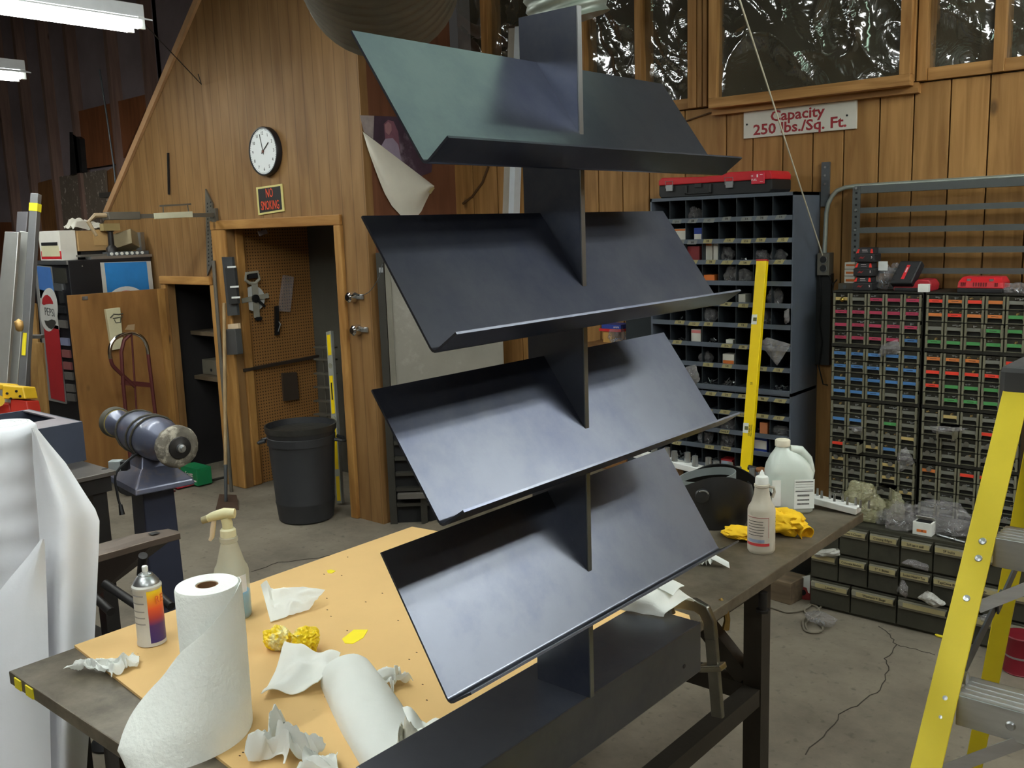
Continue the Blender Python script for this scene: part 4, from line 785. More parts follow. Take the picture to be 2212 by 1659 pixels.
# grey slotted rack on the wall
RK = mat('rack grey', (88, 92, 92), .5, .3, .1, 9); t = thing('wall_rack', 'grey slotted steel rack of five rails fixed to the plank wall over the drawers', 'rack', (-1.4, 4.58, 1.505))
p, q = Y(1851, 403, 4.56), Y(1838, 560, 4.56)
MB().box(-1.752, -1.715, 4.55, 4.556, 1.506, 1.985).box(-1.752, -1.746, 4.556, 4.64, 1.506, 1.985).build('post', RK, t)
for i in range(15): z = 1.56 + i * .028; MB().box(-1.738, -1.729, 4.548, 4.5502, z, z + .009).build('slot', BLACKM, t)
MB().box(.0, .037, 4.55, 4.556, 1.506, 1.985).build('post', RK, t)
for py0, py1, px in ((402, 418, 1853), (449, 461, 1853), (492, 504, 1853), (535, 547, 1893), (579, 591, 1985)):
    za, zb_ = Y(px, py0, 4.55).z, Y(px, py1, 4.55).z; MB().box(-1.745, .03, 4.552, 4.57, zb_, za).build('rail', RK, t); MB().cyl((-1.733, 4.55, za - .01), (-1.733, 4.543, za - .01), .006, n=8).build('bolt', STEEL, t)
    MB().box(-1.745, .03, 4.57, 4.62, zb_, zb_ + .003).build('rail_flange', RK, t)
# ---------------------------------------------------------------- small drawer cabinets
OLV = mat('olive grey drawer', (120, 117, 98), .5, 0, .08, 14, rnd=.08); DKC = mat('dark cabinet steel', (48, 47, 41), .5, .3, .15, 9)
WIN = mat('smoky drawer window', (46, 45, 40), .18, 0, .35, 60, spec=.7); SLOT = mat('drawer slot dark', (20, 19, 16), .8)
LABM = {'m': mat('magenta label', (176, 52, 84), .6, 0, .06, rnd=.1), 'b': mat('blue label', (74, 126, 186), .6, 0, .06, rnd=.14), 'r': mat('red label', (238, 64, 44), .55, 0, .05), 'o': mat('orange label', (216, 124, 62), .6, 0, .05), 'g': mat('green label', (74, 150, 84), .6, 0, .05), 't': mat('tan label', (196, 172, 112), .6, 0, .06), 'n': mat('blank label', (120, 120, 112), .5, 0, .05)}
dw, dh = .0745, .0545
def dmesh(mb, name, m_): o = mb.build(name, m_); C.objects.unlink(o); me = o.data; bpy.data.objects.remove(o); return me
fr_me = dmesh(MB().box(0, .0075, -.012, 0, 0, dh).box(dw - .0075, dw, -.012, 0, 0, dh).box(.0075, dw - .0075, -.008, 0, .0215, .0365).box(.0075, dw - .0075, -.004, .2, .0, .002).box(0, .002, 0, .2, .0, .04).box(dw - .002, dw, 0, .2, .0, .04).prism([(.0075, -.01, .0215), (.0075, -.01, .014), (.012, -.01, .0215)], (0, .008, 0)).prism([(dw - .0075, -.01, .0215), (dw - .0075, -.01, .014), (dw - .012, -.01, .0215)], (0, .008, 0)), 'drawer', OLV)
wi_me = dmesh(MB().box(.0075, dw - .0075, -.003, -.001, .0365, dh), 'window', WIN); sl_me = dmesh(MB().box(.0075, dw - .0075, .004, .006, .002, .0215), 'slot', SLOT)
lb_me = {k: dmesh(MB().box(.009, dw - .009, -.0088, -.008, .0225, .0365), 'label_strip', v) for k, v in LABM.items()}
ct_me = []
BR2 = mat('brass screw', (176, 150, 96), .35, .7)
for s_ in range(8):
    mb = MB(); rr = random.Random(s_)
    for k in range(rr.choice((2, 3, 4, 5))):
        x = rr.uniform(.014, dw - .014); z = .0385 + rr.uniform(0, .009); a = rr.uniform(-.5, .9); L_n = rr.uniform(.006, .016)
        mb.cyl((x, -.0045, z), (min(x + L_n * math.cos(a), dw - .008), -.0045, z + abs(L_n * math.sin(a)) * .5), .0014, n=6); mb.cyl((x, -.006, z), (x, -.003, z), .0028, n=7)
    ct_me.append(dmesh(mb, 'contents', BR2 if s_ % 4 == 3 else STEEL))
wm = []
for s_ in range(3):
    mb = MB(); mb.cyl((dw * (.4 + .1 * s_), -.009, .036), (dw * (.4 + .1 * s_), -.012, .036), .011, n=18); wm.append(dmesh(mb, 'sample_disc', mat('plated washer', (136, 134, 126), .4, .6)))
def inst(me, name, par, loc=(0, 0, 0)): o = bpy.data.objects.new(name, me); C.objects.link(o); o.parent = par; o.location = loc; return o
LROWS = ['tnmmm', 'mmmmm', 'mmmmm', 'mmmmb', 'bbbbb', 'bbbbb', 'bbbbb', 'bbbnb', 'nnnnn', 'bbngn', 'nnnnt', 'rntbn', 'tnntn', 'nnntn', 'nntnt', 'nnnnn']
RROWS = ['roron', 'oroog', 'nnngg', 'ggggg', 'ooonr', 'rrrrr', 'rgggg', 'ngggg', 'ntnnn', 'nnnrr', 'nnnnn', 'nnnnn', 'onrrn', 'nnnnn', 'nnnnn', 'nnnnn']
pulled = {('L', 11, 1): .05, ('L', 14, 3): .06, ('L', 2, 4): .012, ('L', 5, 2): .012, ('R', 2, 3): .015, ('R', 9, 1): .06}
zU = .2565; yC = 4.40; CGR = 'stacked small parts drawer cabinets'; PLACE = ['bottom', 'third from the top', 'second from the top', 'top']
for side, X0, rows in (('L', -1.774, LROWS), ('R', -1.352, RROWS)):
    for u in range(4):
        z0 = .479 + zU * u
        t = thing('drawer_cabinet', 'dark twenty drawer parts cabinet, %s of the %s stack behind the ladder' % (PLACE[u], 'left' if side == 'L' else 'right'), 'drawer cabinet', (X0 + .206, 4.52, z0), group=CGR)
        mb = MB().box(X0, X0 + .412, 4.64, 4.655, z0, z0 + zU).box(X0, X0 + .004, yC, 4.64, z0, z0 + zU).box(X0 + .408, X0 + .412, yC, 4.64, z0, z0 + zU).box(X0, X0 + .412, yC - .004, 4.64, z0 + zU - .007, z0 + zU).box(X0, X0 + .412, yC - .004, 4.64, z0, z0 + .008)
        mb.build('case', DKC, t)
        for r_ in range(1, 4): MB().box(X0 + .004, X0 + .408, yC - .006, 4.64, z0 + .008 + .0604 * r_ - .003, z0 + .008 + .0604 * r_).build('shelf', DKC, t)
        for c in range(1, 5): MB().box(X0 + .004 + .0808 * c - .0015, X0 + .004 + .0808 * c + .0015, yC, 4.64, z0 + .008, z0 + zU - .007).build('partition', DKC, t)
        for r_ in range(4):
            gr = (3 - u) * 4 + r_
            for c in range(5):
                dy = pulled.get((side, gr, c), random.choice((0, 0, 0, .003)))
                w_ = V((X0 + .0075 + .0808 * c, yC - .002 - dy, z0 + .009 + .0604 * (3 - r_))) - WORLD[t.name]
                d = inst(fr_me, 'drawer', t, w_); inst(wi_me, 'window', d); inst(sl_me, 'slot', d); inst(lb_me[rows[gr][c]], 'label_strip', d)
                if (gr * 5 + c) % 7 != 3: inst(random.choice(ct_me), 'contents', d)['kind'] = 'stuff'
                if gr >= 10 and random.random() < .5: inst(random.choice(wm), 'sample_disc', d)
                if gr < 8 and rows[gr][c] != 'n' and random.random() < .6: inst(dmesh(MB().box(dw * .3, dw * .68, -.0092, -.0088, .0285, .0305), 'scribble', INK), 'scribble', d)
tb = Y(1833, 908, 4.385)
p = Y(1819, 647, yC - .02); tag(MB().lathe(p, [(.001, -.011), (.006, -.009), (.01, -.004), (.011, 0), (.01, .004), (.006, .009), (.001, .011)], 16).build('brass_ball', mat('polished brass', (200, 168, 84), .2, .9), None, True, loc=p), 'shiny brass ball knob on the first drawer at the top left', 'knob')
# ---------------------------------------------------------------- big drawer chest under them
BD = mat('grubby olive steel', (70, 69, 58), .5, .25, .18, 6, stain=(52, 50, 44), stscale=4, stlo=.5, sthi=.7); PULL = mat('dusty pull tray', (126, 122, 106), .5, .1, .12, 8); PAPER = mat('yellowed paper label', (170, 158, 116), .7, 0, .06, 14)
yD = 4.2; t = thing('parts_chest', 'low dark olive chest of large labelled parts drawers on the floor under the small cabinets', 'drawer chest', (-1.2, 4.4, 0))
MB().box(-1.775, -.5, yD + .01, 4.655, 0.0, .44).build('case', BD, t); MB().box(-1.775, -.5, 4.36, 4.655, .44, .479).build('plinth', DKC, t)
cx = [-1.77, -1.636, -1.498, -1.358, -1.216, -1.075, -.935, -.79, -.65, -.51]; r3 = [-1.77, -1.575, -1.363, -1.14, -.93, -.72, -.51]
names1 = ['', 'Drive + Closet', 'Cutting Edges', 'Self tap + drill', 'SF bolts', '', '', '', '']; names2 = ['', 'Concrete Anchor', '5" + Bolts', 'Socket Head + Tex', 'TapCons Bits', 'blugs', '', '', '']; names3 = ['Levelers', 'Washers + Slugs', '', '', '', '']
def bigdrawer(xa, xb_, za, zb_, nm, seed):
    d = MB().box(xa + .003, xb_ - .003, yD - .006, yD + .01, za + .003, zb_ - .003).build('drawer', BD, t, bevel=.002)
    g = []
    h = zb_ - .012
    for q, (dy, z) in enumerate(((0, h), (-.012, h - .004), (-.018, h - .022), (-.014, h - .036), (0, h - .038))): g.append([(xa + .008 + .004 * (q in (2, 3)), yD - .006 + dy, z), (xb_ - .008 - .004 * (q in (2, 3)), yD - .006 + dy, z)])
    MB().grid(g, .002).build('pull_tray', PULL, d)
    if nm or seed % 3:
        a, b = xa + .012 + .02 * (len(r3) and xb_ - xa > .16), xb_ - .012; MB().box(a, b, yD - .0265, yD - .0245, h - .024, h - .003).build('paper_label', PAPER, d)
        if nm:
            o = text(nm, .0155, INK, t, ((a + b) / 2, yD - .0272, h - .0135), FRONT, 'handwriting', sx=min(1, (b - a) / (.0083 * len(nm) + .01)))
for c in range(9):
    bigdrawer(cx[c], cx[c + 1], .292, .432, names1[c], c); bigdrawer(cx[c], cx[c + 1], .152, .288, names2[c], c + 1)
for c in range(6): bigdrawer(r3[c], r3[c + 1], .012, .148, names3[c], c + 2)
# ---------------------------------------------------------------- on the cabinets
zt = 1.505
BK = mat('charcoal tool plastic', (34, 34, 37), .5, 0, .12, 20); RDK = mat('red latch', (214, 52, 44), .45)
def battery(px, z, lbl):
    p = Y(px, 600, 4.43); t = thing('tool_battery', lbl, 'battery', (p.x, 4.45, z), group='power tool batteries'); w_ = .046
    MB().box(p.x - w_, p.x + w_, 4.41, 4.5, z, z + .038).build('cell_case', BK, t, bevel=.005)
    MB().prism([(p.x - w_ * .86, 4.412, z + .038), (p.x + w_ * .86, 4.412, z + .038), (p.x + w_ * .74, 4.425, z + .066), (p.x - w_ * .74, 4.425, z + .066)], (0, .07, 0)).build('slide_top', BK, t, bevel=.003)
    for s_ in (-1, 1): MB().prism([(p.x + s_ * w_ * .84, 4.41, z + .042), (p.x + s_ * w_ * .6, 4.41, z + .042), (p.x + s_ * w_ * .56, 4.421, z + .06), (p.x + s_ * w_ * .72, 4.421, z + .06)], (0, .012, 0)).build('release_button', RDK, t)
    MB().box(p.x - .014, p.x + .01, 4.4195, 4.4205, z + .052, z + .056).build('white_print', wp, t); MB().box(p.x - .012, p.x + .014, 4.416, 4.4172, z + .046, z + .0475).build('white_print', wp, t)
    # the maker's red swoosh mark
    MB().prism([(p.x - .026, 4.4098, z + .016), (p.x - .016, 4.4098, z + .026), (p.x - .006, 4.4098, z + .022), (p.x + .004, 4.4098, z + .028), (p.x - .006, 4.4098, z + .015), (p.x - .016, 4.4098, z + .018)], (0, -.0006, 0)).build('red_mark', mat('dim red print', (140, 34, 36), .6), t)
    text('5', .014, wp, t, (p.x + .034, 4.4095, z + .022), FRONT)
battery(1866, zt, 'black power tool battery at the bottom of the stack of three'); battery(1867, zt + .066, 'black power tool battery in the middle of the stack of three'); battery(1869, zt + .132, 'black power tool battery on top of the stack of three')
for i, l in enumerate(('bottom', 'middle', 'topmost')):
    p = Y(1836, 600, 4.5); z = zt + .03 + .033 * i; t = thing('small_box', 'little white box with orange label beside the batteries, %s of its stack' % l, 'box', (p.x, 4.52, z), group='little white boxes behind the batteries')
    MB().box(p.x - .027, p.x + .022, 4.5, 4.55, z, z + .031).build('box', WC, t, bevel=.001); MB().box(p.x - .02, p.x + .022, 4.499, 4.5, z + .006 + .004 * i, z + .018 + .002 * i).build('orange_label', ORG, t)
p = Y(1825, 600, 4.47); t = thing('small_metal_box', 'small dull metal box under the stack of little white boxes', 'box', (p.x, 4.51, zt)); MB().box(p.x - .028, p.x + .05, 4.46, 4.56, zt, zt + .03).build('box', mat('dull metal box', (96, 92, 84), .4, .5), t, bevel=.002); MB().cyl((p.x + .005, 4.46, zt + .014), (p.x + .005, 4.457, zt + .014), .009, n=14).build('round_stamp', GREYM, t)
# charger holding a large battery, and an empty charger
p = Y(1968, 620, 4.42); t = thing('battery_charger', 'red charger with a big black battery docked in it, behind the small white carton', 'charger', (p.x, 4.5, zt))
MB().prism([(p.x - .085, 4.44, zt), (p.x + .08, 4.44, zt), (p.x + .085, 4.44, zt + .03), (p.x + .07, 4.44, zt + .052), (p.x + .02, 4.44, zt + .054), (p.x, 4.44, zt + .03), (p.x - .085, 4.44, zt + .03)], (0, .11, 0)).build('charger_body', mat('worn red plastic', (176, 40, 50), .4), t, bevel=.006)
MB().box(p.x - .08, p.x + .078, 4.435, 4.45, zt, zt + .016).build('charger_foot', BK, t, bevel=.003)
bm_ = MB().obox(V((p.x - .03, 4.455, zt + .075)), (.049, 0, 0), (0, .022, -.012), (.014, .025, .05)).build('docked_battery', BK, t, bevel=.007)
q = V((p.x - .03, 4.455, zt + .075)); fn = V((0, -1, .54)).normalized(); fn = V((0, .022, -.012)).normalized() * -1; uz = V((.014, .025, .05)).normalized(); 
MB().obox(q + fn * .0256, (.007, 0, 0), fn * .0006, uz * .035).build('red_stripe', mat('red badge', (214, 40, 48), .4), t)
MB().obox(q + fn * .0262 + uz * .01, (.003, 0, 0), fn * .0004, uz * .012).build('pale_badge', mat('badge pink', (236, 190, 190), .5), t)
for s_ in (-1, 1):
    for w_ in (-.04, -.01, .02): MB().obox(q + fn * .0258 + uz * w_ + V((s_ * .038, 0, 0)), (.003, 0, 0), fn * .0006, uz * .003).build('rivet', BLACKM, t)
p = Y(2116, 628, 4.41); t = thing('battery_charger', 'empty bright red charger with vent slots sitting alone on the right cabinet', 'charger', (p.x, 4.46, zt))
MB().box(p.x - .092, p.x + .09, 4.41, 4.53, zt, zt + .02).build('charger_foot', BK, t, bevel=.004)
MB().add([(p.x + sx * w_, yy, z) for z, w_, ya, yb_ in ((zt + .02, .092, 4.41, 4.53), (zt + .045, .09, 4.415, 4.53), (zt + .068, .078, 4.44, 4.52)) for sx, yy in ((-1, ya), (1, ya), (1, yb_), (-1, yb_))], [(0, 1, 5, 4), (1, 2, 6, 5), (2, 3, 7, 6), (3, 0, 4, 7), (4, 5, 9, 8), (5, 6, 10, 9), (6, 7, 11, 10), (7, 4, 8, 11), (8, 9, 10, 11), (3, 2, 1, 0)]).build('charger_body', RED, t, bevel=.004)
for x in (-.076, -.068, -.06, -.026, -.016, -.006, .004, .014, .024, .06, .068): MB().box(p.x + x - .0018, p.x + x + .0018, 4.4095, 4.416, zt + .028, zt + .045).build('vent', mat('vent dark red', (110, 18, 22), .6), t)
for x in (-.048, .042): MB().box(p.x + x - .008, p.x + x + .008, 4.42, 4.432, zt + .05, zt + .06).build('terminal', STEEL, t)
p = Y(1994, 628, 4.40); t = tag(MB().box(p.x - .023, p.x + .021, 4.4, 4.43, zt, zt + .035).build('small_carton', mat('bright white carton', (236, 238, 232), .6), bevel=.001, loc=(p.x, 4.41, zt)), 'small plain white carton at the front corner of the left cabinet top', 'box')
o = bag(1912, 595, 4.5, .08, .11, 'silvery bag with a white tag between the batteries and the docked charger', z=zt); q = Y(1908, 575, 4.462); MB().box(q.x - .022, q.x + .02, 4.46, 4.462, q.z - .02, q.z + .022).build('white_tag', mat('bag tag', (226, 230, 228), .6), o)
bag(2195, 617, 4.45, .09, .04, 'flattened clear bag at the right end of the cabinet top', z=zt)
bag(1940, 588, 4.54, .09, .1, 'dull purple clear bag behind the docked charger', z=zt)
# plastic bags hanging off the drawers and lying on the ledge
flatbag('plastic_bag', [(1897, 770), (1905, 745), (1940, 733), (1946, 762)], yC - .03, 'clear bag caught in the drawer fronts of the left stack')
flatbag('plastic_bag', [(1943, 1020), (1938, 980), (1958, 965), (1976, 1000)], yC - .03, 'clear bag with a purple zip edge hanging between the two stacks')
flatbag('plastic_bag', [(1833, 922), (1863, 922), (1860, 935), (1847, 937)], yC - .03, 'small clear bag flap in the left stack above the pulled out drawer')
flatbag('plastic_bag', [(2010, 920), (2085, 925), (2080, 932), (2015, 934)], yC - .08, 'clear bag lying over the pulled out drawer of the right stack', bul=.03)
ZL = .44
def stand_bag(px, py, w_, h_, l, m_=BAG, d=.03, y=4.3): return bag(px, py, y, w_, h_, l, m_, d, z=ZL + .002)
stand_bag(1862, 1080, .15, .18, 'tall dusty bag slumped at the left end of the chest ledge', BAGY, .05)
stand_bag(1910, 1110, .06, .06, 'small dark bag at the foot of the tall dusty bag', d=.03)
stand_bag(1945, 1100, .11, .13, 'pinkish clear bag hanging over the front of the ledge', y=4.25)
stand_bag(2030, 1085, .2, .13, 'long clear bag sprawled behind the white carton', y=4.33)
stand_bag(1925, 1075, .1, .13, 'yellow tinged bag standing behind the pinkish one', BAGY, .025, 4.36)
stand_bag(2055, 1125, .16, .07, 'rumpled grey bag of fittings right of the white carton', y=4.3)
p = Y(1992, 1146, 4.24); t = thing('open_carton', 'small white carton with raised lid and orange sticker on the chest ledge', 'box', (p.x, 4.27, ZL)); MB().box(p.x - .04, p.x + .042, 4.235, 4.29, ZL, ZL + .058).build('carton', mat('bright white carton', (236, 238, 232), .6), t, bevel=.001)
MB().prism([(p.x - .036, 4.29, ZL + .058), (p.x + .04, 4.29, ZL + .058), (p.x + .04, 4.262, ZL + .078), (p.x - .036, 4.262, ZL + .078)], (0, .001, .001)).build('lid', WC, t)
MB().box(p.x - .03, p.x + .034, 4.24, 4.285, ZL + .0575, ZL + .0585).build('dark_opening', BLACKM, t); MB().box(p.x - .022, p.x + .02, 4.234, 4.235, ZL + .014, ZL + .026).build('sticker', ORG, t); text('10', .01, INK, t, (p.x, 4.2335, ZL + .02), FRONT)
p, q = Y(2025, 1142, 4.26), Y(2085, 1172, 4.22); p.z = q.z = ZL + .008; t = thing('ratchet_handle', 'thin steel ratchet lying on the ledge beside the ladder rail', 'wrench', (p + q) / 2); MB().tube([p, q], .005, 8).build('shaft', STEEL, t, True); MB().tube([p.lerp(q, .5), p.lerp(q, .66)], .008, 10).build('ferrule', CHROME, t, True)
flatbag('plastic_bag', [(1757, 1190), (1812, 1184), (1814, 1200), (1762, 1203)], yD - .03, 'torn white bag flap over the leftmost second row pull', film('milky bag', (200, 198, 190), .7, .3, .4, 50)); flatbag('plastic_bag', [(1948, 1215), (1965, 1207), (2006, 1222), (2005, 1234)], yD - .03, 'clear bag curl in the second row of the chest')
flatbag('plastic_bag', [(1938, 1275), (1950, 1250), (1962, 1272), (1958, 1292)], yD - .035, 'clear bag tongue hanging between two bottom drawers'); flatbag('plastic_bag', [(1983, 1290), (2005, 1275), (2044, 1305), (2020, 1312)], yD - .04, 'crinkled white clear bag bursting from the bottom right drawer', MC['milky bag'])
flatbag('plastic_bag', [(2118, 1330), (2150, 1322), (2152, 1338), (2120, 1342)], yD - .04, 'clear bag seen between the ladder legs')
# odds and ends between the display shelves, left of the pigeonholes
yq = 4.42; zb_ = Y(1310, 742, yq).z; xa_, xb2 = Y(1268, 740, yq).x, Y(1350, 740, yq).x; t = thing('brown_crate', 'tall brown crate against the planks left of the pigeonholes, mostly hidden by the stand', 'crate', ((xa_ + xb2) / 2, 4.53, 0)); CR = wood('crate board', (104, 72, 40), (140, 100, 58), st=(.8, 8, 8))
for i in range(8): MB().box(xa_, xb2, yq, yq + .018, zb_ * i / 8 + .004, zb_ * (i + 1) / 8).build('slat', CR, t)
MB().box(xa_, xb2, yq + .018, 4.64, 0, zb_).build('crate_body', CR, t)
a, b = Y(1303, 738, 4.46), Y(1321, 716, 4.46); t = thing('tan_carton', 'small tan carton on the brown crate under the red and blue pack', 'box', ((a.x + b.x) / 2, 4.5, zb_)); MB().box(a.x, b.x, 4.46, 4.56, zb_, b.z).build('carton', mat('bright tan', (196, 150, 78), .7), t, bevel=.001); zt0 = b.z
a, b = Y(1294, 714, 4.45), Y(1341, 698, 4.45); t = thing('flat_pack', 'flat red pack with blue lid printed in white on the tan carton', 'box', ((a.x + b.x) / 2, 4.5, zt0)); MB().box(a.x, b.x, 4.45, 4.57, zt0, zt0 + .016).build('pack', RED, t); MB().box(a.x + .02, b.x, 4.448, 4.57, zt0 + .016, zt0 + .04).build('lid', BLUE, t); text('avers', .018, wp, t, (b.x - .03, 4.447, zt0 + .028), FRONT)
bag(1334, 726, 4.46, .1, .08, 'dusty clear bag slumped beside the tan carton on the brown crate', z=zb_, d=.03)
xa_, xb2 = Y(1352, 700, 4.4).x, bx0 - .012; tag(MB().box(xa_, xb2, 4.4, 4.42, 0, 1.36).build('slate_board', mat('dark slate sheet', (44, 50, 54), .5, .3), loc=((xa_ + xb2) / 2, 4.41, 0)), 'dark slate coloured sheet standing against the left side of the pigeonholes', 'sheet metal')
# yellow level leaning on the pigeonholes
T_, M_ = Y(1644, 563, 4.315), Y(1606, 1045, 4.10); D_ = (M_ - T_); B_ = T_ + D_ * (T_.z - .012) / -D_.z; t = thing('spirit_level', 'long yellow box level leaning upright against the pigeonhole cabinet', 'spirit level', B_)
YL = mat('level yellow', (250, 214, 8), .38, 0, .05, 7); ad = (T_ - B_).normalized(); sx_ = V((1, 0, 0)) - ad * ad.x; sx_.normalize(); sy_ = ad.cross(sx_); sy_ = sy_ if sy_.y < 0 else -sy_
ct = (T_ + B_) / 2 - sy_ * .015; hl = (T_ - B_).length / 2; MB().obox(ct, sx_ * .0265, sy_ * .013, ad * hl).build('box_section', YL, t, bevel=.002)
MB().obox(ct + ad * (hl + .003), sx_ * .027, sy_ * .0135, ad * .004).build('end_cap', mat('level end cap', (168, 34, 34), .5), t)
for px, py, vert in ((1629, 690, 1), (1598, 925, 0)):
    k = (Y(px, py, 4.2) - EYE).normalized(); u = ((Y(px, py, 4.2) - EYE).z); f_ = (690 - 563) / (1045 - 563) if py == 690 else (925 - 563) / (1045 - 563); q = T_.lerp(M_, f_) + sy_ * -.002
    MB().obox(q - sx_ * .012 + sy_ * .001, sx_ * .014, sy_ * .0008, ad * .024).build('vial_window', mat('vial white', (232, 232, 222), .3), t); MB().obox(q - sx_ * .008 + sy_ * .002, sx_ * .009, sy_ * .0006, ad * .009).build('vial', mat('vial dark', (110, 108, 70), .15), t)
kk = T_.lerp(M_, .85) + sy_ * .0002 ; rot = Matrix((sx_, ad, sy_)).transposed().to_euler()
r90 = (Matrix((ad, -sx_, sy_)).transposed()).to_euler(); text('STABILA', .014, INK, t, T_.lerp(M_, .76) + sy_ * -.0015 + sx_ * .008, r90); text('Made in Germany', .008, INK, t, T_.lerp(M_, .76) + sy_ * -.0015 + sx_ * .018, r90); text('25', .014, INK, t, T_.lerp(M_, .55) + sy_ * -.0015, r90)
# floor: wood block, cord, red cap
p = Z(1690, 1312, 0); t = thing('timber_block', 'short grey timber block on the floor behind the bench leg', 'wood block', p); WB = wood('weathered timber', (96, 82, 66), (134, 116, 94), st=(.7, 9, 9))
a1, b1 = Z(1650, 1300, 0), Z(1716, 1302, 0); MB().obox((a1 + b1) / 2 + V((-.12, .09, .055)), (.19, -.02, 0), (.01, .075, 0), (0, 0, .055)).build('block', WB, t, bevel=.004)
p = Z(1738, 1292, 0); t = thing('red_fitting', 'small red painted fitting on the floor by the timber block', 'fitting', p); MB().lathe(p + V((0, .03, .0)), [(.05, 0), (.052, .01), (.045, .06), (.028, .07)], 18).build('body', mat('dusty red', (150, 50, 50), .6), t, True); MB().cyl(p + V((0, -.022, .035)), p + V((0, -.012, .035)), .014, n=12).build('hole', BLACKM, t)
tag(MB().prism([Y(1729, 1247, p.y - .012), Y(1750, 1242, p.y - .012), Y(1749, 1282, p.y - .012), Y(1736, 1276, p.y - .012)], (0, .002, 0)).build('paper_tag', WHITEP, loc=Y(1740, 1260, 4.12)), 'white paper tag sticking up beside the red fitting on the floor', 'paper')
CD_ = mat('grey flex', (128, 120, 106), .7, 0, .1); cp = [Z(1652, 1308, .006)]
for px, py in ((1680, 1316), (1700, 1322), (1725, 1320), (1745, 1312), (1758, 1300), (1772, 1296), (1776, 1308), (1760, 1322), (1745, 1330), (1735, 1344), (1740, 1362), (1765, 1366), (1778, 1358), (1765, 1342), (1748, 1330), (1738, 1318), (1748, 1306), (1764, 1310), (1770, 1324), (1752, 1336), (1740, 1350), (1752, 1366), (1775, 1362)): cp.append(Z(px, py, .008))
def smoothp(P, n=5):
    out = []
    for i in range(len(P) - 1):
        p0, p1, p2, p3 = P[max(i - 1, 0)], P[i], P[i + 1], P[min(i + 2, len(P) - 1)]
        for k in range(n):
            s_ = k / n; out.append(.5 * ((2 * p1) + (p2 - p0) * s_ + (2 * p0 - 5 * p1 + 4 * p2 - p3) * s_ * s_ + (3 * p1 - p0 - 3 * p2 + p3) * s_ ** 3))
    return out + [P[-1]]
tag(MB().tube(smoothp(cp), .005, 7).build('flex_coil', CD_, None, True, loc=Z(1750, 1340, 0)), 'tangled grey flex on the concrete floor in front of the parts chest', 'cord')
b_ = bag(1772, 1322, 4.0, .12, .05, 'clear bag lying on the floor in the tangled flex', z=.012)
q = Z(2031, 1376, 0); tag(crumple('tape_scrap', q, (.02, .012, .008), YF, 3, 2, .3), 'tiny yellow scrap on the floor beside the ladder rail', 'tape scrap')
q = V((Y(2206, 1390, 4.06).x, 4.06, 0)); t = thing('red_can', 'dark red can on the floor at the right edge behind the ladder', 'can', q); MB().lathe(q, [(.06, 0), (.063, .004), (.06, .008), (.06, .15), (.063, .155), (.06, .16)], 24).build('body', mat('dark red can', (120, 20, 34), .4, .1), t, True)
MB().lathe(q, [(.0605, .07), (.0605, .078)], 24).build('band', STEEL, t, True)
# ---------------------------------------------------------------- step ladder
FG = mat('yellow fibreglass', (208, 186, 22), .5, 0, .07, 6, stain=(120, 100, 30), stscale=24, stlo=.69, sthi=.76); FGD = FG
P0, P1 = DD(2033, 1530, 1.72), DD(2196, 845, 1.93); dr = (P1 - P0).normalized(); F0 = P0 - dr * (P0.z / dr.z)
t = thing('step_ladder', 'yellow fibreglass step ladder with bare aluminium treads at the right edge', 'ladder', (F0.x + .25, F0.y + .25, 0))
fx = V((1, 0, 0)); fx = (fx - dr * fx.dot(dr)).normalized(); fy = dr.cross(fx); fy = fy if fy.y > 0 else -fy; LWD = .46
def rail(A, B, s_, name, wf=.05, dp=.07):
    d = (B - A).normalized(); u = V((1, 0, 0)); u = (u - d * u.dot(d)).normalized(); v = d.cross(u); v = v if v.y > 0 else -v
    mb = MB(); c = (A + B) / 2; h = (B - A).length / 2
    mb.obox(c, u * wf / 2, v * .0025, d * h).obox(c + v * dp / 2 - u * s_ * (wf / 2 - .0025), u * .0025, v * dp / 2, d * h).obox(c + v * dp - u * s_ * wf * .2, u * wf * .3, v * .0025, d * h)
    return mb.build(name, FG, t, bevel=.0015)
TOPZ = P1.z + .02; A0 = F0 + V((0, 0, .02)); B0 = P0 + dr * ((TOPZ - P0.z) / dr.z)
rail(A0, B0, 1, 'front_rail'); rail(A0 + V((LWD, 0, 0)), B0 + V((LWD - .08, 0, 0)), -1, 'front_rail')
RB = DD(2143, 1450, 2.3); RT_ = B0 + V((.03, .1, -.04)); dd = (RB - RT_).normalized(); RF = RT_ + dd * (RT_.z - .02) / -dd.z
rail(RF, RT_, 1, 'rear_rail', .04, .045); rail(RF + V((LWD - .06, 0, 0)), RT_ + V((LWD - .14, 0, 0)), -1, 'rear_rail', .04, .045)
for q in (A0, A0 + V((LWD, 0, 0)), RF, RF + V((LWD - .06, 0, 0))): MB().box(q.x - .03, q.x + .03, q.y - .015, q.y + .07, 0, .05).build('rubber_foot', BLACKM, t, bevel=.005)
def onrail(z): return P0 + dr * ((z - P0.z) / dr.z)
zs1, zs2 = DD(2118, 1166, 1.80).z, DD(2052, 1497, 1.72).z; ds = zs1 - zs2
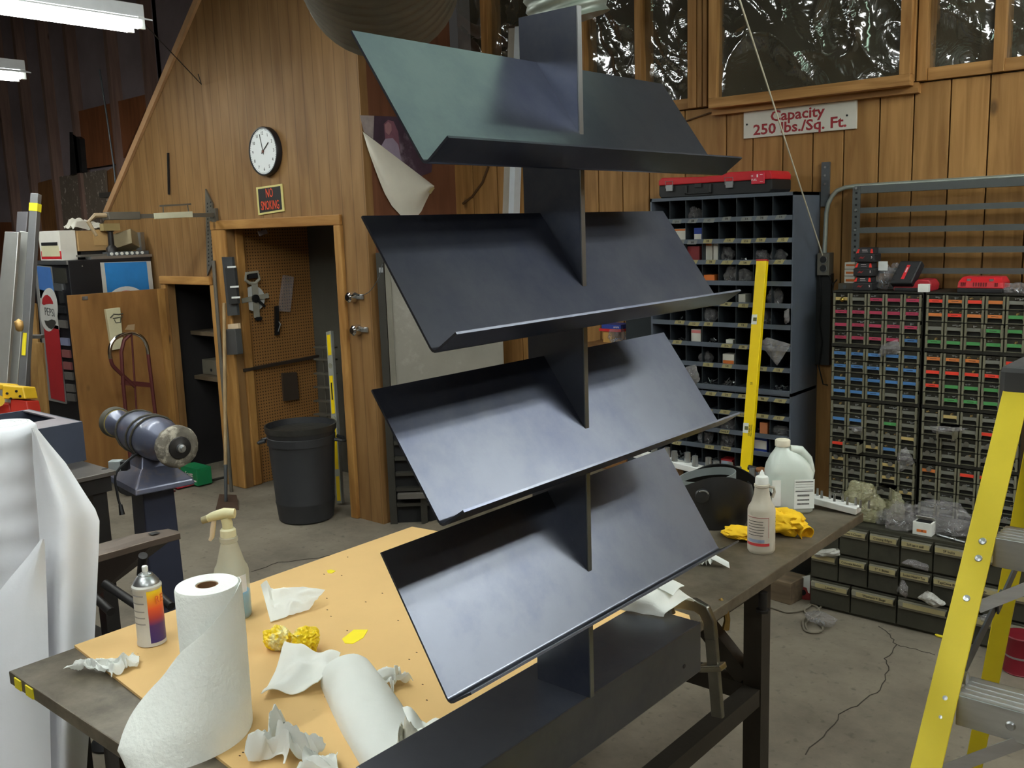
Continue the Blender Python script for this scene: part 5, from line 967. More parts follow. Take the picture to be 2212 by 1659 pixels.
for z in (zs1, zs2, zs2 - ds, zs2 - 2 * ds):
    if z < .12: continue
    c = onrail(z); x0, x1 = c.x + .021, c.x + LWD - .02
    st = MB().box(x0, x1, c.y - .006, c.y + .085, z - .004, z).box(x0, x1, c.y - .006, c.y - .002, z - .058, z).box(x0, x1, c.y + .081, c.y + .085, z - .045, z).build('tread', ALU, t, bevel=.0015)
    for k in range(4): MB().box(x0, x1, c.y + .008 + k * .018, c.y + .014 + k * .018, z, z + .0015).build('tread_rib', ALU, st)
    for dz in (-.012, -.04):
        q = onrail(z + dz) - fy * .0025 + fx * .004; MB().lathe(q, [(.0085, 0), (.0085, .001), (.006, .004), (.002, .0048)], 12, -fy).build('rivet', STEEL, t, True)
    MB().lathe((x0 + .09, c.y - .006, z - .03), [(.0085, 0), (.0085, .001), (.006, .004), (.002, .0048)], 12, (0, -1, 0)).build('rivet', STEEL, st, True)
    q = onrail(z - .115); MB().bar(q + V((.02, .004, 0)), (x0 + .12, c.y + .01, z - .05), .022, .003, (0, -1, 0)).build('tread_brace', ALU, st)
    q = onrail(z - .105) - fy * .0025; MB().lathe(q, [(.0085, 0), (.0085, .001), (.006, .004), (.002, .0048)], 12, -fy).build('rivet', STEEL, t, True)
c = onrail(zs2); q = V((c.x + .021 + .155, c.y - .0066, zs2 - .03)); MB().box(q.x - .012, q.x + .04, q.y - .0004, q.y, q.z - .016, q.z + .018).build('sticker', mat('sticker white', (220, 218, 216), .5), t); MB().box(q.x - .006, q.x + .01, q.y - .0009, q.y - .0003, q.z - .004, q.z + .012).build('sticker_blue', BLUE, t)
for k in range(3): MB().box(q.x - .006, q.x + .034, q.y - .0009, q.y - .0003, q.z - .014 + k * .006, q.z - .011 + k * .006).build('sticker_stripe', RED, t)
s0 = onrail(DD(2088, 1432, 1.77).z) + fy * .03 + V((.012, 0, 0)); u_ = (RT_.z - (s0.z + .12)) / (RT_.z - RF.z); s1 = RT_.lerp(RF, u_) + V((.022, 0, 0)); sm = s0.lerp(s1, .5)
MB().bar(s0, sm + (sm - s0) * .1, .004, .024).build('spreader', GREYM, t); MB().bar(sm - (sm - s0) * .1 + V((.006, 0, .0)), s1, .004, .026).build('spreader', GREYM, t); MB().cyl(s0 - V((.01, 0, 0)), s0 + V((.012, 0, 0)), .012, n=12).build('pivot', STEEL, t)
MB().box(B0.x - .034, B0.x + LWD - .05, B0.y - .02, B0.y + .16, TOPZ - .055, TOPZ + .03).build('top_cap', mat('black ladder top', (58, 58, 58), .6, 0, .12, 14, bump=.05), t, bevel=.012)
# ---------------------------------------------------------------- ducts overhead
DUCT = mat('dark flexible duct', (116, 110, 98), .36, .3, .15, 5, bump=.03); 
def flex(name, A, B, r, m_, pitch, label, bend=0, amp=.04, parent=None):
    A, B = V(A), V(B); L = (B - A).length; n = int(L / pitch) * 4; pts = []; rs = []
    for i in range(n + 1):
        u = i / n; pts.append(A.lerp(B, u) + V((0, 0, bend * math.sin(math.pi * u)))); rs.append(r * (1 + amp * math.cos(2 * math.pi * i / 4)))
    return tag(MB().tube(pts, rs, 40).build(name, m_, None, 75, loc=A), label, 'duct')
q = DD(815, -75, 4.3); flex('flexible_duct', q + V((-.22, .22, .02)), q + V((.35, -.35, .02)) + V((.2, -.25, .12)), .37, DUCT, .1, 'large dark ribbed flexible duct hanging under the roof above the office corner', amp=.035)
a, b = DD(1120, 12, 3.9), DD(1310, -10, 3.7); a = DD(1135, -25, 3.2); b = DD(1300, -12, 3.1)
CORR = mat('pale ribbed pipe', (128, 134, 126), .4, .3, .12, 6)
c = DD(1213, -40, 3.3); flex('corrugated_pipe', c + V((.0, .0, -.075)) - RT * 0 + V((.02, .02, -.06)), c + V((-.1, -.2, .8)), .138, CORR, .035, 'pale ribbed pipe end hanging from the roof behind the display upright', amp=.035)
# ================================================================ OFFICE WALL
yw = 3.87
def wallbox(px0, px1, py0, py1, y0, y1): a, b = Y(px0, py1, y0), Y(px1, py0, y0); return MB().box(a.x, b.x, y0, y1, a.z, b.z)
# clock
c = Y(567, 327, 3.825); t = thing('wall_clock', 'round white faced wall clock with thick black rim on the office plywood', 'clock', (c.x, yw, c.z)); r = .152; D_ = (0, -1, 0); c0 = V((c.x, yw, c.z)); dp = yw - 3.825
MB().lathe(c0, [(r, 0), (r + .006, .005), (r + .007, dp - .006), (r + .003, dp), (r - .004, dp), (r - .006, dp - .004), (r - .006, dp - .006)], 48, D_).build('rim', mat('black clock rim', (26, 26, 30), .35, 0, .08), t, True)
MB().lathe(c0, [(r - .006, dp - .008), (r - .006, dp - .005)], 48, D_).build('dial', mat('clock dial', (232, 236, 236), .4, 0, .01), t)
yf = 3.825 + .0045
for h in range(1, 13):
    a = math.radians(90 - 30 * h); text(str(h), .03, INK, t, (c.x + math.cos(a) * r * .76, yf, c.z + math.sin(a) * r * .76), FRONT, 'numeral')
mb = MB()
for k in range(60):
    a = math.radians(6 * k); dv = V((math.cos(a), 0, math.sin(a))); mb.bar(V((c.x, yf, c.z)) + dv * r * .9, V((c.x, yf, c.z)) + dv * r * .94, .0018, .001, (0, 1, 0))
mb.build('minute_mark', INK, t)['kind'] = 'stuff'
for nm, deg, L_, w_ in (('hour_hand', 38, .085, .008), ('minute_hand', 103, .115, .005)):
    a = math.radians(deg); dv = V((math.cos(a), 0, math.sin(a))); q = V((c.x, yf - .002, c.z)); MB().bar(q - dv * .02, q + dv * L_, w_, .0015, (0, 1, 0)).build(nm, INK, t)
MB().cyl((c.x, yf, c.z), (c.x, yf - .005, c.z), .01, n=14).build('hub', mat('hub brown', (110, 60, 44), .4), t)
# no smoking sign
Pn = [Y(553, 405, 3.862), Y(609, 397, 3.862), Y(614, 456, 3.862), Y(558, 465, 3.862)]; q = sum(Pn, V()) / 4; t = thing('no_smoking_sign', 'small black sign with pale yellow border and orange capitals above the office door', 'sign', (q.x, 3.87, Pn[3].z))
MB().prism(Pn, (0, .006, 0)).build('border', mat('sign pale yellow', (216, 204, 130), .5), t); MB().prism([q + (p - q) * .86 - V((0, .001, 0)) for p in Pn], (0, .002, 0)).build('panel', mat('sign black', (34, 32, 32), .5), t)
OR = mat('sign orange', (236, 84, 44), .5); rt = (math.pi / 2, math.radians(-1), 0)
text('NO', .085, OR, t, q + V((.0, -.0022, .04)), rt, sx=.62); text('SMOKING', .085, OR, t, q + V((.0, -.0022, -.04)), rt, sx=.54)
# perforated strip, swing arm
t = thing('perforated_strip', 'grey perforated steel strip with slanted ends fixed beside the office door', 'metal strip', Y(456, 590, 3.86)); Pp_ = [Y(443, 408, 3.855), Y(458, 440, 3.855), Y(462, 560, 3.855), Y(447, 596, 3.855)]
MB().prism(Pp_, (0, .012, 0)).build('strip', mat('strip grey', (112, 108, 98), .45, .5, .1), t); mb = MB()
for i in range(17):
    for j in range(2):
        f_ = i / 16; p = Y(448 + 7 * j + 3 * f_, 440 + 8.3 * i - 3 * j, 3.8545); mb.obox(p, (.0045, 0, 0), (0, .0008, 0), (.002, 0, .006))
mb.build('hole', BLACKM, t)['kind'] = 'stuff'
xa_ = -6.08; t = thing('swing_arm', 'horizontal swing arm with a pale sleeve reaching out from the wall over the cola machine', 'wall arm', X(470, 466, xa_)); AG = mat('arm grey', (104, 98, 88), .5, .4)
A_, B_ = X(474, 464, xa_), X(262, 468, xa_); A_.y = 3.855; MB().box(xa_ - .03, xa_ + .03, 3.845, 3.866, A_.z - .05, A_.z + .045).build('bracket', AG, t)
MB().bar(A_, B_, .03, .028).build('arm', AG, t); MB().bar(X(330, 467, xa_) + V((.016, 0, 0)), X(413, 463, xa_) + V((.016, 0, 0)), .012, .04).build('sleeve', mat('arm sleeve', (196, 194, 168), .4), t, bevel=.003)
MB().bar(X(345, 445, xa_), X(412, 441, xa_), .01, .012).bar(X(352, 446, xa_), X(353, 462, xa_), .006, .006).bar(X(405, 443, xa_), X(408, 460, xa_), .006, .006).build('upper_rod', AG, t)
e_ = B_; MB().box(e_.x - .05, e_.x + .03, e_.y - .1, e_.y + .12, e_.z - .02, e_.z + .03).build('end_clamp', AG, t, bevel=.004)
MB().tube([e_ + V((0, -.08, .01)), e_ + V((-.03, -.16, .01)), e_ + V((-.05, -.2, -.03)), e_ + V((-.02, -.17, -.12))], [.015, .018, .014, .01], 8).build('hose_end', mat('stained rubber', (150, 128, 96), .6), t, True)
t = tag(MB().bar(Y(363, 330, 3.862), Y(365, 420, 3.862), .014, .012, (0, -1, 0)).build('dark_rod', DARKM, loc=Y(365, 420, 3.862)), 'thin dark upright rod hanging on the plywood left of the clock', 'rod')
tag(MB().tube([e1 + V((0, -.05, .1)), Y(435, 182, 3.85), Y(428, 160, 3.866)], .003, 6).build('lamp_wire', BLACKM, None, True, loc=Y(435, 182, 3.85)), 'thin wire looping from the strip lamp to the plywood wall', 'wire')
tag(MB().tube([Y(215, 150, 4.2), Y(232, 260, 4.2), Y(246, 360, 4.2), Y(246, 360, 4.2) * 1 - V((0, 0, Y(246, 360, 4.2).z))], .008, 6).build('grey_pole', GREYM, None, True, loc=Y(246, 360, 4.2)), 'thin grey pole standing in the dim bay left of the sloping edge', 'pole')
# poster curling off the office side
xp = -4.452; PR = mat('purple print', (74, 56, 72), .35, 0, .35, 7, stain=(150, 136, 150), stscale=4, stlo=.55, sthi=.72); t = thing('curled_poster', 'photo poster peeling off the office side, its white back curled up', 'poster', X(880, 465, xp))
def xq(pts, x, d=.001): return MB().prism([X(a, b, x) for a, b in pts], (d, 0, 0))
xq([(777, 249), (880, 253), (935, 330), (932, 372), (905, 382), (786, 285)], xp).build('print', PR, t)
xq([(777, 249), (808, 250), (806, 300), (786, 285)], xp + .0012).build('sky_patch', mat('print sky', (170, 158, 156), .4, 0, .2, 20), t)
xq([(829, 268), (838, 259), (850, 262), (860, 285), (864, 330), (852, 335), (832, 300)], xp + .0012).build('hair_patch', mat('print hair', (132, 88, 104), .4, 0, .2, 20), t)
xq([(831, 270), (838, 263), (845, 268), (846, 282), (840, 292), (833, 286)], xp + .0024).build('face_patch', mat('print face', (168, 124, 130), .4, 0, .1, 20), t)
xq([(822, 318), (832, 300), (848, 298), (860, 312), (868, 352), (850, 345), (826, 325)], xp + .0024).build('dress_patch', mat('print dress', (160, 146, 168), .4, 0, .1, 20), t)
g = []
for i in range(13):
    u = i / 12; p = (783 + (938 - 783) * u, 284 + (402 - 284) * u); o_ = [(784, 284), (797, 330), (812, 370), (826, 408), (842, 440), (868, 468), (890, 470), (905, 468), (915, 445), (930, 414), (938, 402)]
    k_ = u * 10; i0 = min(int(k_), 9); q = (o_[i0][0] + (o_[i0 + 1][0] - o_[i0][0]) * (k_ - i0), o_[i0][1] + (o_[i0 + 1][1] - o_[i0][1]) * (k_ - i0))
    g.append([X(p[0] + (q[0] - p[0]) * v, p[1] + (q[1] - p[1]) * v, xp + .006 + .05 * math.sin(math.pi * min(1, v * 1.1 + .0)) ** .8 * u ** .5 + .01 * (1 - v)) for v in [j / 10 for j in range(11)]])
MB().grid(g, .0012).build('curled_back', mat('poster back', (236, 232, 218), .7, 0, .04, 8), t, 60)
xq([(908, 398), (916, 391), (939, 406), (930, 419)], xp + .035).build('tape_strip', mat('old tape', (192, 178, 132), .5), t)
# latches on the corner post
for i, (px, py, l) in enumerate(((768, 642, 'upper steel padlock latch on the office corner post'), (778, 713, 'lower steel padlock latch on the office corner post'))):
    p = Y(px, py, 3.86); t = thing('door_latch', l, 'latch', p, group='padlock latches on the office corner')
    MB().lathe(p + V((-.02, .008, 0)), [(.034, 0), (.036, .01), (.032, .05), (.02, .06)], 20, (0, -1, 0)).build('cylinder', CHROME, t, True)
    MB().box(p.x, p.x + .07, 3.855, 3.868, p.z - .012, p.z + .02).build('hasp', STEEL, t, bevel=.003); MB().tube([p + V((.01, -.02, .02)), p + V((.04, -.04, .026)), p + V((.062, -.02, .015))], .007, 8).build('shackle', CHROME if i else DARKM, t, True)
tag(MB().tube(smoothp([Y(783, 638, 3.85), Y(800, 628, 3.84), Y(818, 600, 3.84), Y(826, 570, 3.86)]), .0022, 6).build('thin_cable', GREYM, None, True, loc=Y(783, 638, 3.85)), 'thin cable rising from the upper latch past the office corner', 'cable')
# ---------------------------------------------------------------- in the office doorway
xg = -5.985
def onpeg(pts, d, x=xg): return MB().prism([X(a, b, x) for a, b in pts], (d, 0, 0))
yt = 3.842; t = thing('tool_holder', 'long dark tool rack with pale clips on the door jamb', 'tool holder', Y(505, 680, yt))
MB().prism([Y(484, 555, yt), Y(506, 555, yt), Y(518, 680, yt), Y(497, 682, yt)], (0, -.02, 0)).build('back', mat('rack slate', (74, 76, 78), .5, .3), t)
MB().prism([Y(491, 578, yt - .02), Y(511, 578, yt - .02), Y(519, 655, yt - .02), Y(500, 657, yt - .02)], (0, -.02, 0)).build('pocket', mat('dark pocket', (46, 46, 46), .6), t)
for py in (577, 620, 643): MB().prism([Y(492 + (py - 577) * .14, py - 2, yt - .041), Y(510 + (py - 577) * .14, py - 3, yt - .041), Y(510 + (py - 577) * .14, py + 1, yt - .041), Y(492 + (py - 577) * .14, py + 2, yt - .041)], (0, -.004, 0)).build('clip', WHITEP, t)
t = thing('file_box', 'small slate grey wall box with a pale label under the long tool rack', 'box', Y(512, 765, yt)); MB().prism([Y(499, 710, yt), Y(521, 710, yt), Y(526, 764, yt), Y(503, 765, yt)], (0, -.05, 0)).build('box', mat('slate box', (86, 86, 86), .5, .3), t, bevel=.003); MB().prism([Y(497, 700, yt), Y(519, 698, yt), Y(520, 709, yt), Y(498, 711, yt)], (0, -.02, 0)).build('label_card', mat('pale card', (214, 190, 156), .7), t)
# tape reel
c = X(550, 645, xg + .02); t = thing('tape_reel', 'open white measuring tape reel with black crank hanging on the pegboard', 'tape measure', X(553, 690, xg)); RW = mat('reel white', (206, 208, 206), .45, 0, .05)
rr_ = (X(550, 618, xg) - X(550, 672, xg)).length / 2; MB().lathe(c - V((.02, 0, 0)), [(rr_, 0), (rr_, .016), (.01, .018)], 28, (1, 0, 0)).build('disc', RW, t, True)
MB().bar(X(550, 612, xg + .024), X(555, 686, xg + .024), .05, .006, (1, 0, 0)).bar(X(522, 650, xg + .024), X(580, 638, xg + .024), .006, .035, (0, 0, 1)).build('spoke', mat('reel grey', (164, 160, 146), .5), t)
Ph = [X(540, 612, xg + .02), X(530, 605, xg + .02), X(531, 591, xg + .02), X(556, 588, xg + .02), X(560, 603, xg + .02), X(551, 612, xg + .02)]; MB().tube(Ph + [Ph[0]], .012, 8).build('handle_frame', mat('reel grey', (164, 160, 146), .5), t); MB().bar(X(536, 596, xg + .02), X(555, 593, xg + .02), .02, .045, (0, 0, 1)).build('grip', BLACKM, t)
MB().cyl(c, c + V((.02, 0, 0)), .03, n=18).build('hub', BLACK, t); MB().bar(c + V((.02, 0, 0)), X(572, 662, xg + .04), .014, .02, (1, 0, 0)).build('crank', BLACK, t); MB().box(c.x - .01, c.x + .01, *sorted((X(549, 686, xg).y, X(561, 692, xg).y)), X(555, 692, xg).z, X(555, 684, xg).z).build('tape_mouth', BLACK, t)
tag(onpeg([(610, 594), (630, 598), (622, 674), (600, 672)], .03).build('bagged_part', BAG, None, False, loc=X(615, 672, xg)), 'long clear bag hanging on the pegboard right of the tape reel', 'plastic bag')
tag(onpeg([(592, 662), (599, 660), (601, 722), (593, 724)], .02).build('hanging_file', DARKM, loc=X(597, 722, xg)), 'dark flat file hanging on the pegboard under the clear bag', 'tool')
tag(MB().tube([X(600, 692, xg + .01), X(606, 700, xg + .03), X(601, 716, xg + .02)], .004, 6).build('peg_hook', STEEL, None, True, loc=X(601, 716, xg)), 'small bright hook beside the dark file on the pegboard', 'hook')
tag(MB().bar(X(525, 800, xg + .015), X(690, 769, xg + .015), .03, .022).build('magnetic_rail', mat('rail brown black', (66, 56, 48), .5, .3), loc=X(600, 786, xg)), 'dark horizontal bar screwed across the pegboard', 'rail')
tag(onpeg([(607, 806), (638, 804), (643, 862), (611, 866)], .02).build('dark_plaque', mat('plaque', (78, 66, 56), .5, .2), loc=X(625, 865, xg)), 'dark upright plaque on the pegboard under the bar', 'plaque')
t = thing('hanging_tag', 'red and white tag hanging in the dark top of the doorway', 'tag', X(565, 510, -5.7)); MB().prism([X(556, 500, -5.7), X(574, 496, -5.7), X(577, 504, -5.7), X(560, 510, -5.7)], (.01, 0, 0)).build('card', mat('dusty card', (150, 136, 136), .6), t); MB().tube([X(566, 500, -5.7), X(570, 470, -5.7) + V((0, 0, .1))], .003, 6).build('string', BLACKM, t)
# wire rack and second level at the back of the office
p = Z(712, 1000, 0); yk = 4.3
t = thing('wire_rack', 'narrow wire rack at the back of the office beside the small yellow level', 'rack', Y(700, 1010, yk)); WR_ = mat('rack wire', (112, 108, 98), .5, .5)
for px in (697, 712): q = Y(px, 750, yk); MB().cyl((q.x, yk, q.z + .02), (q.x, yk, 0), .005, n=8).build('post', WR_, t)
for py in (750, 776, 807, 836, 866, 895): MB().bar(Y(684, py - 1, yk), Y(722, py + 1, yk), .06, .012).build('rung', WR_, t)
q0, q1 = Y(712, 716, 4.2), Y(724, 904, 4.1); q1 = q0 + (q1 - q0) * (q0.z / (q0.z - q1.z)); t = thing('spirit_level', 'shorter yellow level leaning in the office doorway in front of the wire rack', 'spirit level', q1); ax_ = (q0 - q1); MB().bar(q1 + V((0, 0, .005)), q0, .058, .022, (0, -1, 0)).build('body', mat('level silver edge', (176, 178, 172), .4, .4), t)
for f0, f1, m_ in ((.86, .98, YL), (.52, .74, YL), (.2, .45, YL), (0.02, .16, YL)): MB().bar(q1 + ax_ * f0, q1 + ax_ * f1, .038, .025, (0, -1, 0)).build('yellow_web', m_, t)
for f_ in (.8, .49): MB().cyl(q1 + ax_ * f_ - V((0, .008, 0)), q1 + ax_ * f_ - V((0, .0145, 0)), .02, n=16).build('vial', mat('vial smoky', (150, 150, 132), .2), t)
MB().bar(q1 + ax_ * .6, q1 + ax_ * .7, .014, .027, (0, -1, 0)).build('hand_slot', BLACKM, t)
# scraper with long handle, grey pipe by the trim
q0, q1 = Y(484, 655, 3.82), Z(488, 1072, .06); t = thing('floor_scraper', 'long handled floor scraper with flat rusty blade leaning by the office door', 'scraper', Z(488, 1098, 0)); MB().cyl(q1.lerp(q0, .12), q0, .013, n=10).build('handle', wood('pale handle', (156, 128, 90), (190, 162, 120), knots=False), t, True); MB().tube([q1.lerp(q0, .16), q1, Z(488, 1085, .012)], [.014, .011, .012], 10).build('ferrule', GREYM, t, True)
MB().prism([Z(466, 1101, .002), Z(516, 1101, .002), Z(511, 1070, .03), Z(474, 1068, .03)], (0, 0, .003)).build('blade', mat('rusty blade', (92, 72, 60), .6, .4, .2), t)
tag(MB().tube([Y(461, 563, 3.835), Y(476, 760, 3.81), Z(500, 1062, .0)], .014, 8).build('grey_pipe', mat('dull pipe', (112, 106, 96), .5, .4), None, True, loc=Z(500, 1062, 0)), 'thin dull grey pipe leaning against the left door trim', 'pipe')
# trash can
b = Z(655, 1152, 0) - T2 * .19; b = Z(663, 1118, 0); t = thing('trash_can', 'black round trash can with a liner standing before the office door', 'trash can', b); TC = mat('black can plastic', (46, 47, 50), .5, 0, .12, 7, bump=.03)
h = Y(655, 930, b.y).z; h = .63
MB().lathe(b, [(.165, 0), (.178, .012), (.18, .03), (.19, .12), (.192, .125), (.192, .135), (.19, .14), (.212, h - .12), (.219, h - .118), (.219, h - .07), (.215, h - .066), (.226, h - .03), (.228, h), (.22, h + .002), (.216, h - .03), (.205, h - .12), (.178, .04), (.02, .03)], 44).build('can', TC, t, True)
MB().lathe(b, [(.229, h - .035), (.231, h - .01), (.231, h + .003), (.222, h + .004), (.214, h - .05), (.2, h - .16)], 44).build('liner', mat('grey black liner', (48, 47, 44), .4, 0, .3, 9, bump=.3, bscale=26), t, True)
for s_ in (-1, 1):
    q = b + R2 * .222 * s_ + V((0, 0, h - .095)); MB().tube([q + T2 * .05, q + R2 * s_ * .045 + T2 * .04 + V((0, 0, -.012)), q + R2 * s_ * .06 + V((0, 0, -.022)), q + R2 * s_ * .045 - T2 * .04 + V((0, 0, -.012)), q - T2 * .05], .011, 8).build('handle', TC, t, True)
# grey steel cabinet in the corner behind the stand
A_, B_ = V((-4.425, 3.895, 0)), V((-3.86, 4.40, 0)); u_ = (B_ - A_).normalized(); n_ = V((u_.y, -u_.x, 0)); Lc = (B_ - A_).length; t = thing('steel_cabinet', 'tall grey sheet steel cabinet set across the corner between office and plank wall', 'cabinet', (A_ + B_) / 2); GC = mat('pale grey cabinet', (150, 146, 136), .5, .15, .1, 4, stain=(176, 170, 164), stscale=3, stlo=.55, sthi=.7); DG = mat('dark cabinet frame', (62, 60, 54), .5, .3)
def cab(u0, u1, z0, z1, d0, d1): return MB().obox(A_ + u_ * (u0 + u1) / 2 + n_ * (d0 + d1) / 2 + V((0, 0, (z0 + z1) / 2)), u_ * (u1 - u0) / 2, n_ * (d1 - d0) / 2, V((0, 0, (z1 - z0) / 2)))
cab(0, .045, 0, 1.72, -.03, 0).build('side_frame', DG, t); cab(0, Lc, 1.66, 1.72, -.03, .004).build('top_frame', DG, t); cab(.05, Lc, .62, 1.655, -.03, -.004).build('door_panel', GC, t); cab(.05, .085, .62, 1.655, -.004, .004).build('door_fold', mat('door fold', (132, 128, 116), .5, .2), t); cab(.015, .04, 1.6, 1.63, 0, .006).build('catch', STEEL, t); cab(0, Lc, 0, .62, -.035, -.03).build('dark_back', BLACKM, t)
for i in range(5): cab(.05, .3, .12 + .1 * i, .14 + .1 * i, -.03, .02).build('slat', DG, t)
cab(.2, .24, 0, .5, -.02, .02).build('stand_leg', DG, t); cab(.06, .34, .18, .21, -.02, .06).build('shelf_edge', mat('dusty edge', (98, 94, 88), .6), t)
# ================================================================ LEFT SIDE
# cupboard door swung open
xd = -6.835; dr_ = struct(MB().box(xd - .03, xd, 3.10, 3.868, .06, 1.466).build('door_1', wood('fir plywood door', (128, 90, 48), (168, 121, 70), st=(3, 3, .6), rnd=.02)))
MB().box(xd, xd + .004, 3.78, 3.84, .06, 1.466).build('edge_strip', LUMBER, dr_); p = X(183, 643, xd); MB().box(xd, xd + .006, p.y - .02, p.y + .02, p.z - .015, p.z + .01).build('hinge_plate', STEEL, dr_)
t = thing('thermometer_box', 'long cream enamel box with a faded dark mark fixed on the open cupboard door', 'wall box', X(240, 755, xd)); P4 = [X(224, 668, xd), X(255, 664, xd), X(262, 752, xd), X(238, 756, xd)]; MB().prism(P4, (.035, 0, 0)).build('box', CREAM, t, bevel=.003)
q = X(252, 684, xd + .036); MB().tube([q + V((0, -.05, -.005)), q + V((0, -.02, .02)), q + V((0, .02, .014)), q + V((0, .05, .018))], .005, 6).tube([q + V((0, -.03, -.012)), q + V((0, .045, -.004))], .004, 6).tube([q + V((0, -.02, -.02)), q + V((0, -.01, -.045)), q + V((0, .025, -.045)), q + V((0, .03, -.012))], .004, 6).build('faded_mark', mat('faded ink', (92, 90, 76), .7), t)
tag(xq([(270, 712), (276, 702), (291, 700), (290, 713)], xd + .001, .002).build('paper_scrap', mat('tan paper scrap', (176, 150, 116), .7), loc=X(280, 712, xd)), 'small tan paper scrap stuck on the open cupboard door', 'paper')
# hand truck
xh = -6.5; HR = mat('oxide red tube', (92, 42, 40), .5, .3, .12); t = thing('hand_truck', 'red hand truck with a curved chrome handle leaning by the open cupboard door', 'hand truck', V((xh, X(300, 905, xh).y, 0)))
lp = smoothp([X(a, b, xh) for a, b in ((239, 775), (237, 757), (243, 738), (258, 726), (284, 720), (304, 727), (316, 744), (320, 765))]); MB().tube(lp, .014, 10).build('chrome_handle', CHROME, t, True)
def toground(a, b): d = (b - a); return a + d * (-(a.z - .03) / d.z)
fR = toground(X(320, 765, xh), X(337, 905, xh)); fL = toground(X(263, 740, xh), X(276, 905, xh)); fM = toground(X(286, 720, xh), X(297, 905, xh))
MB().tube([X(320, 765, xh), X(329, 840, xh), fR], .014, 8).build('side_rail', HR, t, True); MB().tube([X(284, 720, xh), X(268, 735, xh), X(262, 760, xh), X(266, 830, xh), fL], .014, 8).build('side_rail', HR, t, True); MB().tube([X(284, 720, xh), fM], .007, 8).build('centre_rod', HR, t, True)
MB().tube(smoothp([X(239, 775, xh), X(244, 790, xh), X(262, 808, xh), X(292, 835, xh)]), .014, 8).build('curved_brace', HR, t, True); MB().bar(X(262, 826, xh), X(327, 832, xh), .012, .035).build('cross_plate', HR, t)
for q in (fL, fR): MB().cyl((q.x - .06, q.y, .1), (q.x - .02, q.y, .1), .1, n=20).build('wheel', BLACKM, t, True)
MB().box(xh - .02, xh + .16, min(fL.y, fR.y), max(fL.y, fR.y), .0, .012).build('toe_plate', HR, t)
# cola vending machine
vx, vy0, vy1, vz = -7.0, 3.196, 3.845, 1.71; t = thing('vending_machine', 'black cola vending machine with blue and red signs behind the open cupboard door', 'vending machine', (-7.3, 3.5, 0)); VM = mat('vending black', (24, 24, 28), .4, 0, .2, 9)
MB().box(-7.62, vx, vy0, vy1, 0, vz).build('cabinet', VM, t, bevel=.006); MB().box(-7.62, vx + .002, vy0 - .012, vy0, vz - .03, vz).build('top_trim', STEEL, t)
def vf(pts, d, m_, n_, lift_=0): return MB().prism([Y(a, b, vy0 - lift_) for a, b in pts], (0, -d, 0)).build(n_, m_, t)
PG = mat('panel silver', (150, 148, 144), .45, .3); PB = mat('cola blue', (70, 112, 176), .35); PRd = mat('cola red', (166, 44, 48), .35); PW = mat('sign milk white', (196, 194, 188), .4)
vf([(76, 572), (112, 576), (145, 872), (108, 864)], .012, PG, 'strip_frame'); vf([(80, 575), (109, 578), (120, 650), (88, 644)], .003, PB, 'blue_panel', .012); vf([(94, 695), (127, 704), (141, 868), (111, 860)], .003, PRd, 'red_panel', .012)
vf([(85, 625), (118, 632), (128, 712), (94, 702)], .003, PW, 'white_field', .012)
def ell(cx, cy, rx, ry, y, n=28): return [Y(cx + rx * math.cos(2 * math.pi * k / n), cy + ry * math.sin(2 * math.pi * k / n), y) for k in range(n)]
MB().prism(ell(106, 669, 19, 47, vy0 - .015), (0, -.002, 0)).build('round_logo', PW, t); yl = vy0 - .0172
MB().prism([Y(a, b, yl) for a, b in ((91, 656), (92, 645), (97, 638), (103, 637), (109, 642), (114, 651), (115, 657), (108, 656), (100, 657), (95, 659))], (0, -.0015, 0)).build('logo_red', PRd, t)
MB().prism([Y(a, b, yl) for a, b in ((96, 692), (104, 693), (112, 690), (119, 692), (121, 697), (117, 707), (111, 711), (105, 708), (99, 701))], (0, -.0015, 0)).build('logo_dark', mat('logo dark', (64, 62, 58), .4), t)
q = Y(107, 675, yl - .001); text('PEPSI', .085, mat('logo lettering', (70, 70, 68), .5), t, q, (math.pi / 2, math.radians(3), 0), sx=.9)
for i, (m_, py) in enumerate(((STEEL, 620), (BLACK, 668), (mat('dull button', (96, 92, 88), .5), 700), (mat('button blue', (120, 124, 150), .5), 738), (mat('button red', (130, 78, 76), .5), 764), (mat('button red', (130, 78, 76), .5), 790), (mat('dull button', (96, 92, 88), .5), 812), (MC['dull button'], 838), (MC['dull button'], 858))):
    x0 = 117 + (py - 600) * .118; vf([(x0, py - 9), (x0 + 17, py - 7), (x0 + 19, py + 9), (x0 + 2, py + 7)], .014, m_, 'button')
vf([(118, 578), (143, 580), (146, 612), (122, 610)], .008, mat('coin plate', (62, 60, 54), .5, .4), 'coin_plate'); vf([(129, 625), (139, 626), (141, 655), (132, 654)], .012, BLACKM, 'coin_slot')
def vs(pts, lift_, d, m_, n_): return MB().prism([X(a, b, vx + lift_) for a, b in pts], (d, 0, 0)).build(n_, m_, t)
SB = mat('sign bright blue', (44, 132, 206), .4); vs([(216, 567), (325, 564), (345, 760), (238, 780)], .001, .004, PW, 'side_sign'); vs([(225, 568), (316, 565), (335, 745), (246, 762)], .005, .002, SB, 'sign_field')
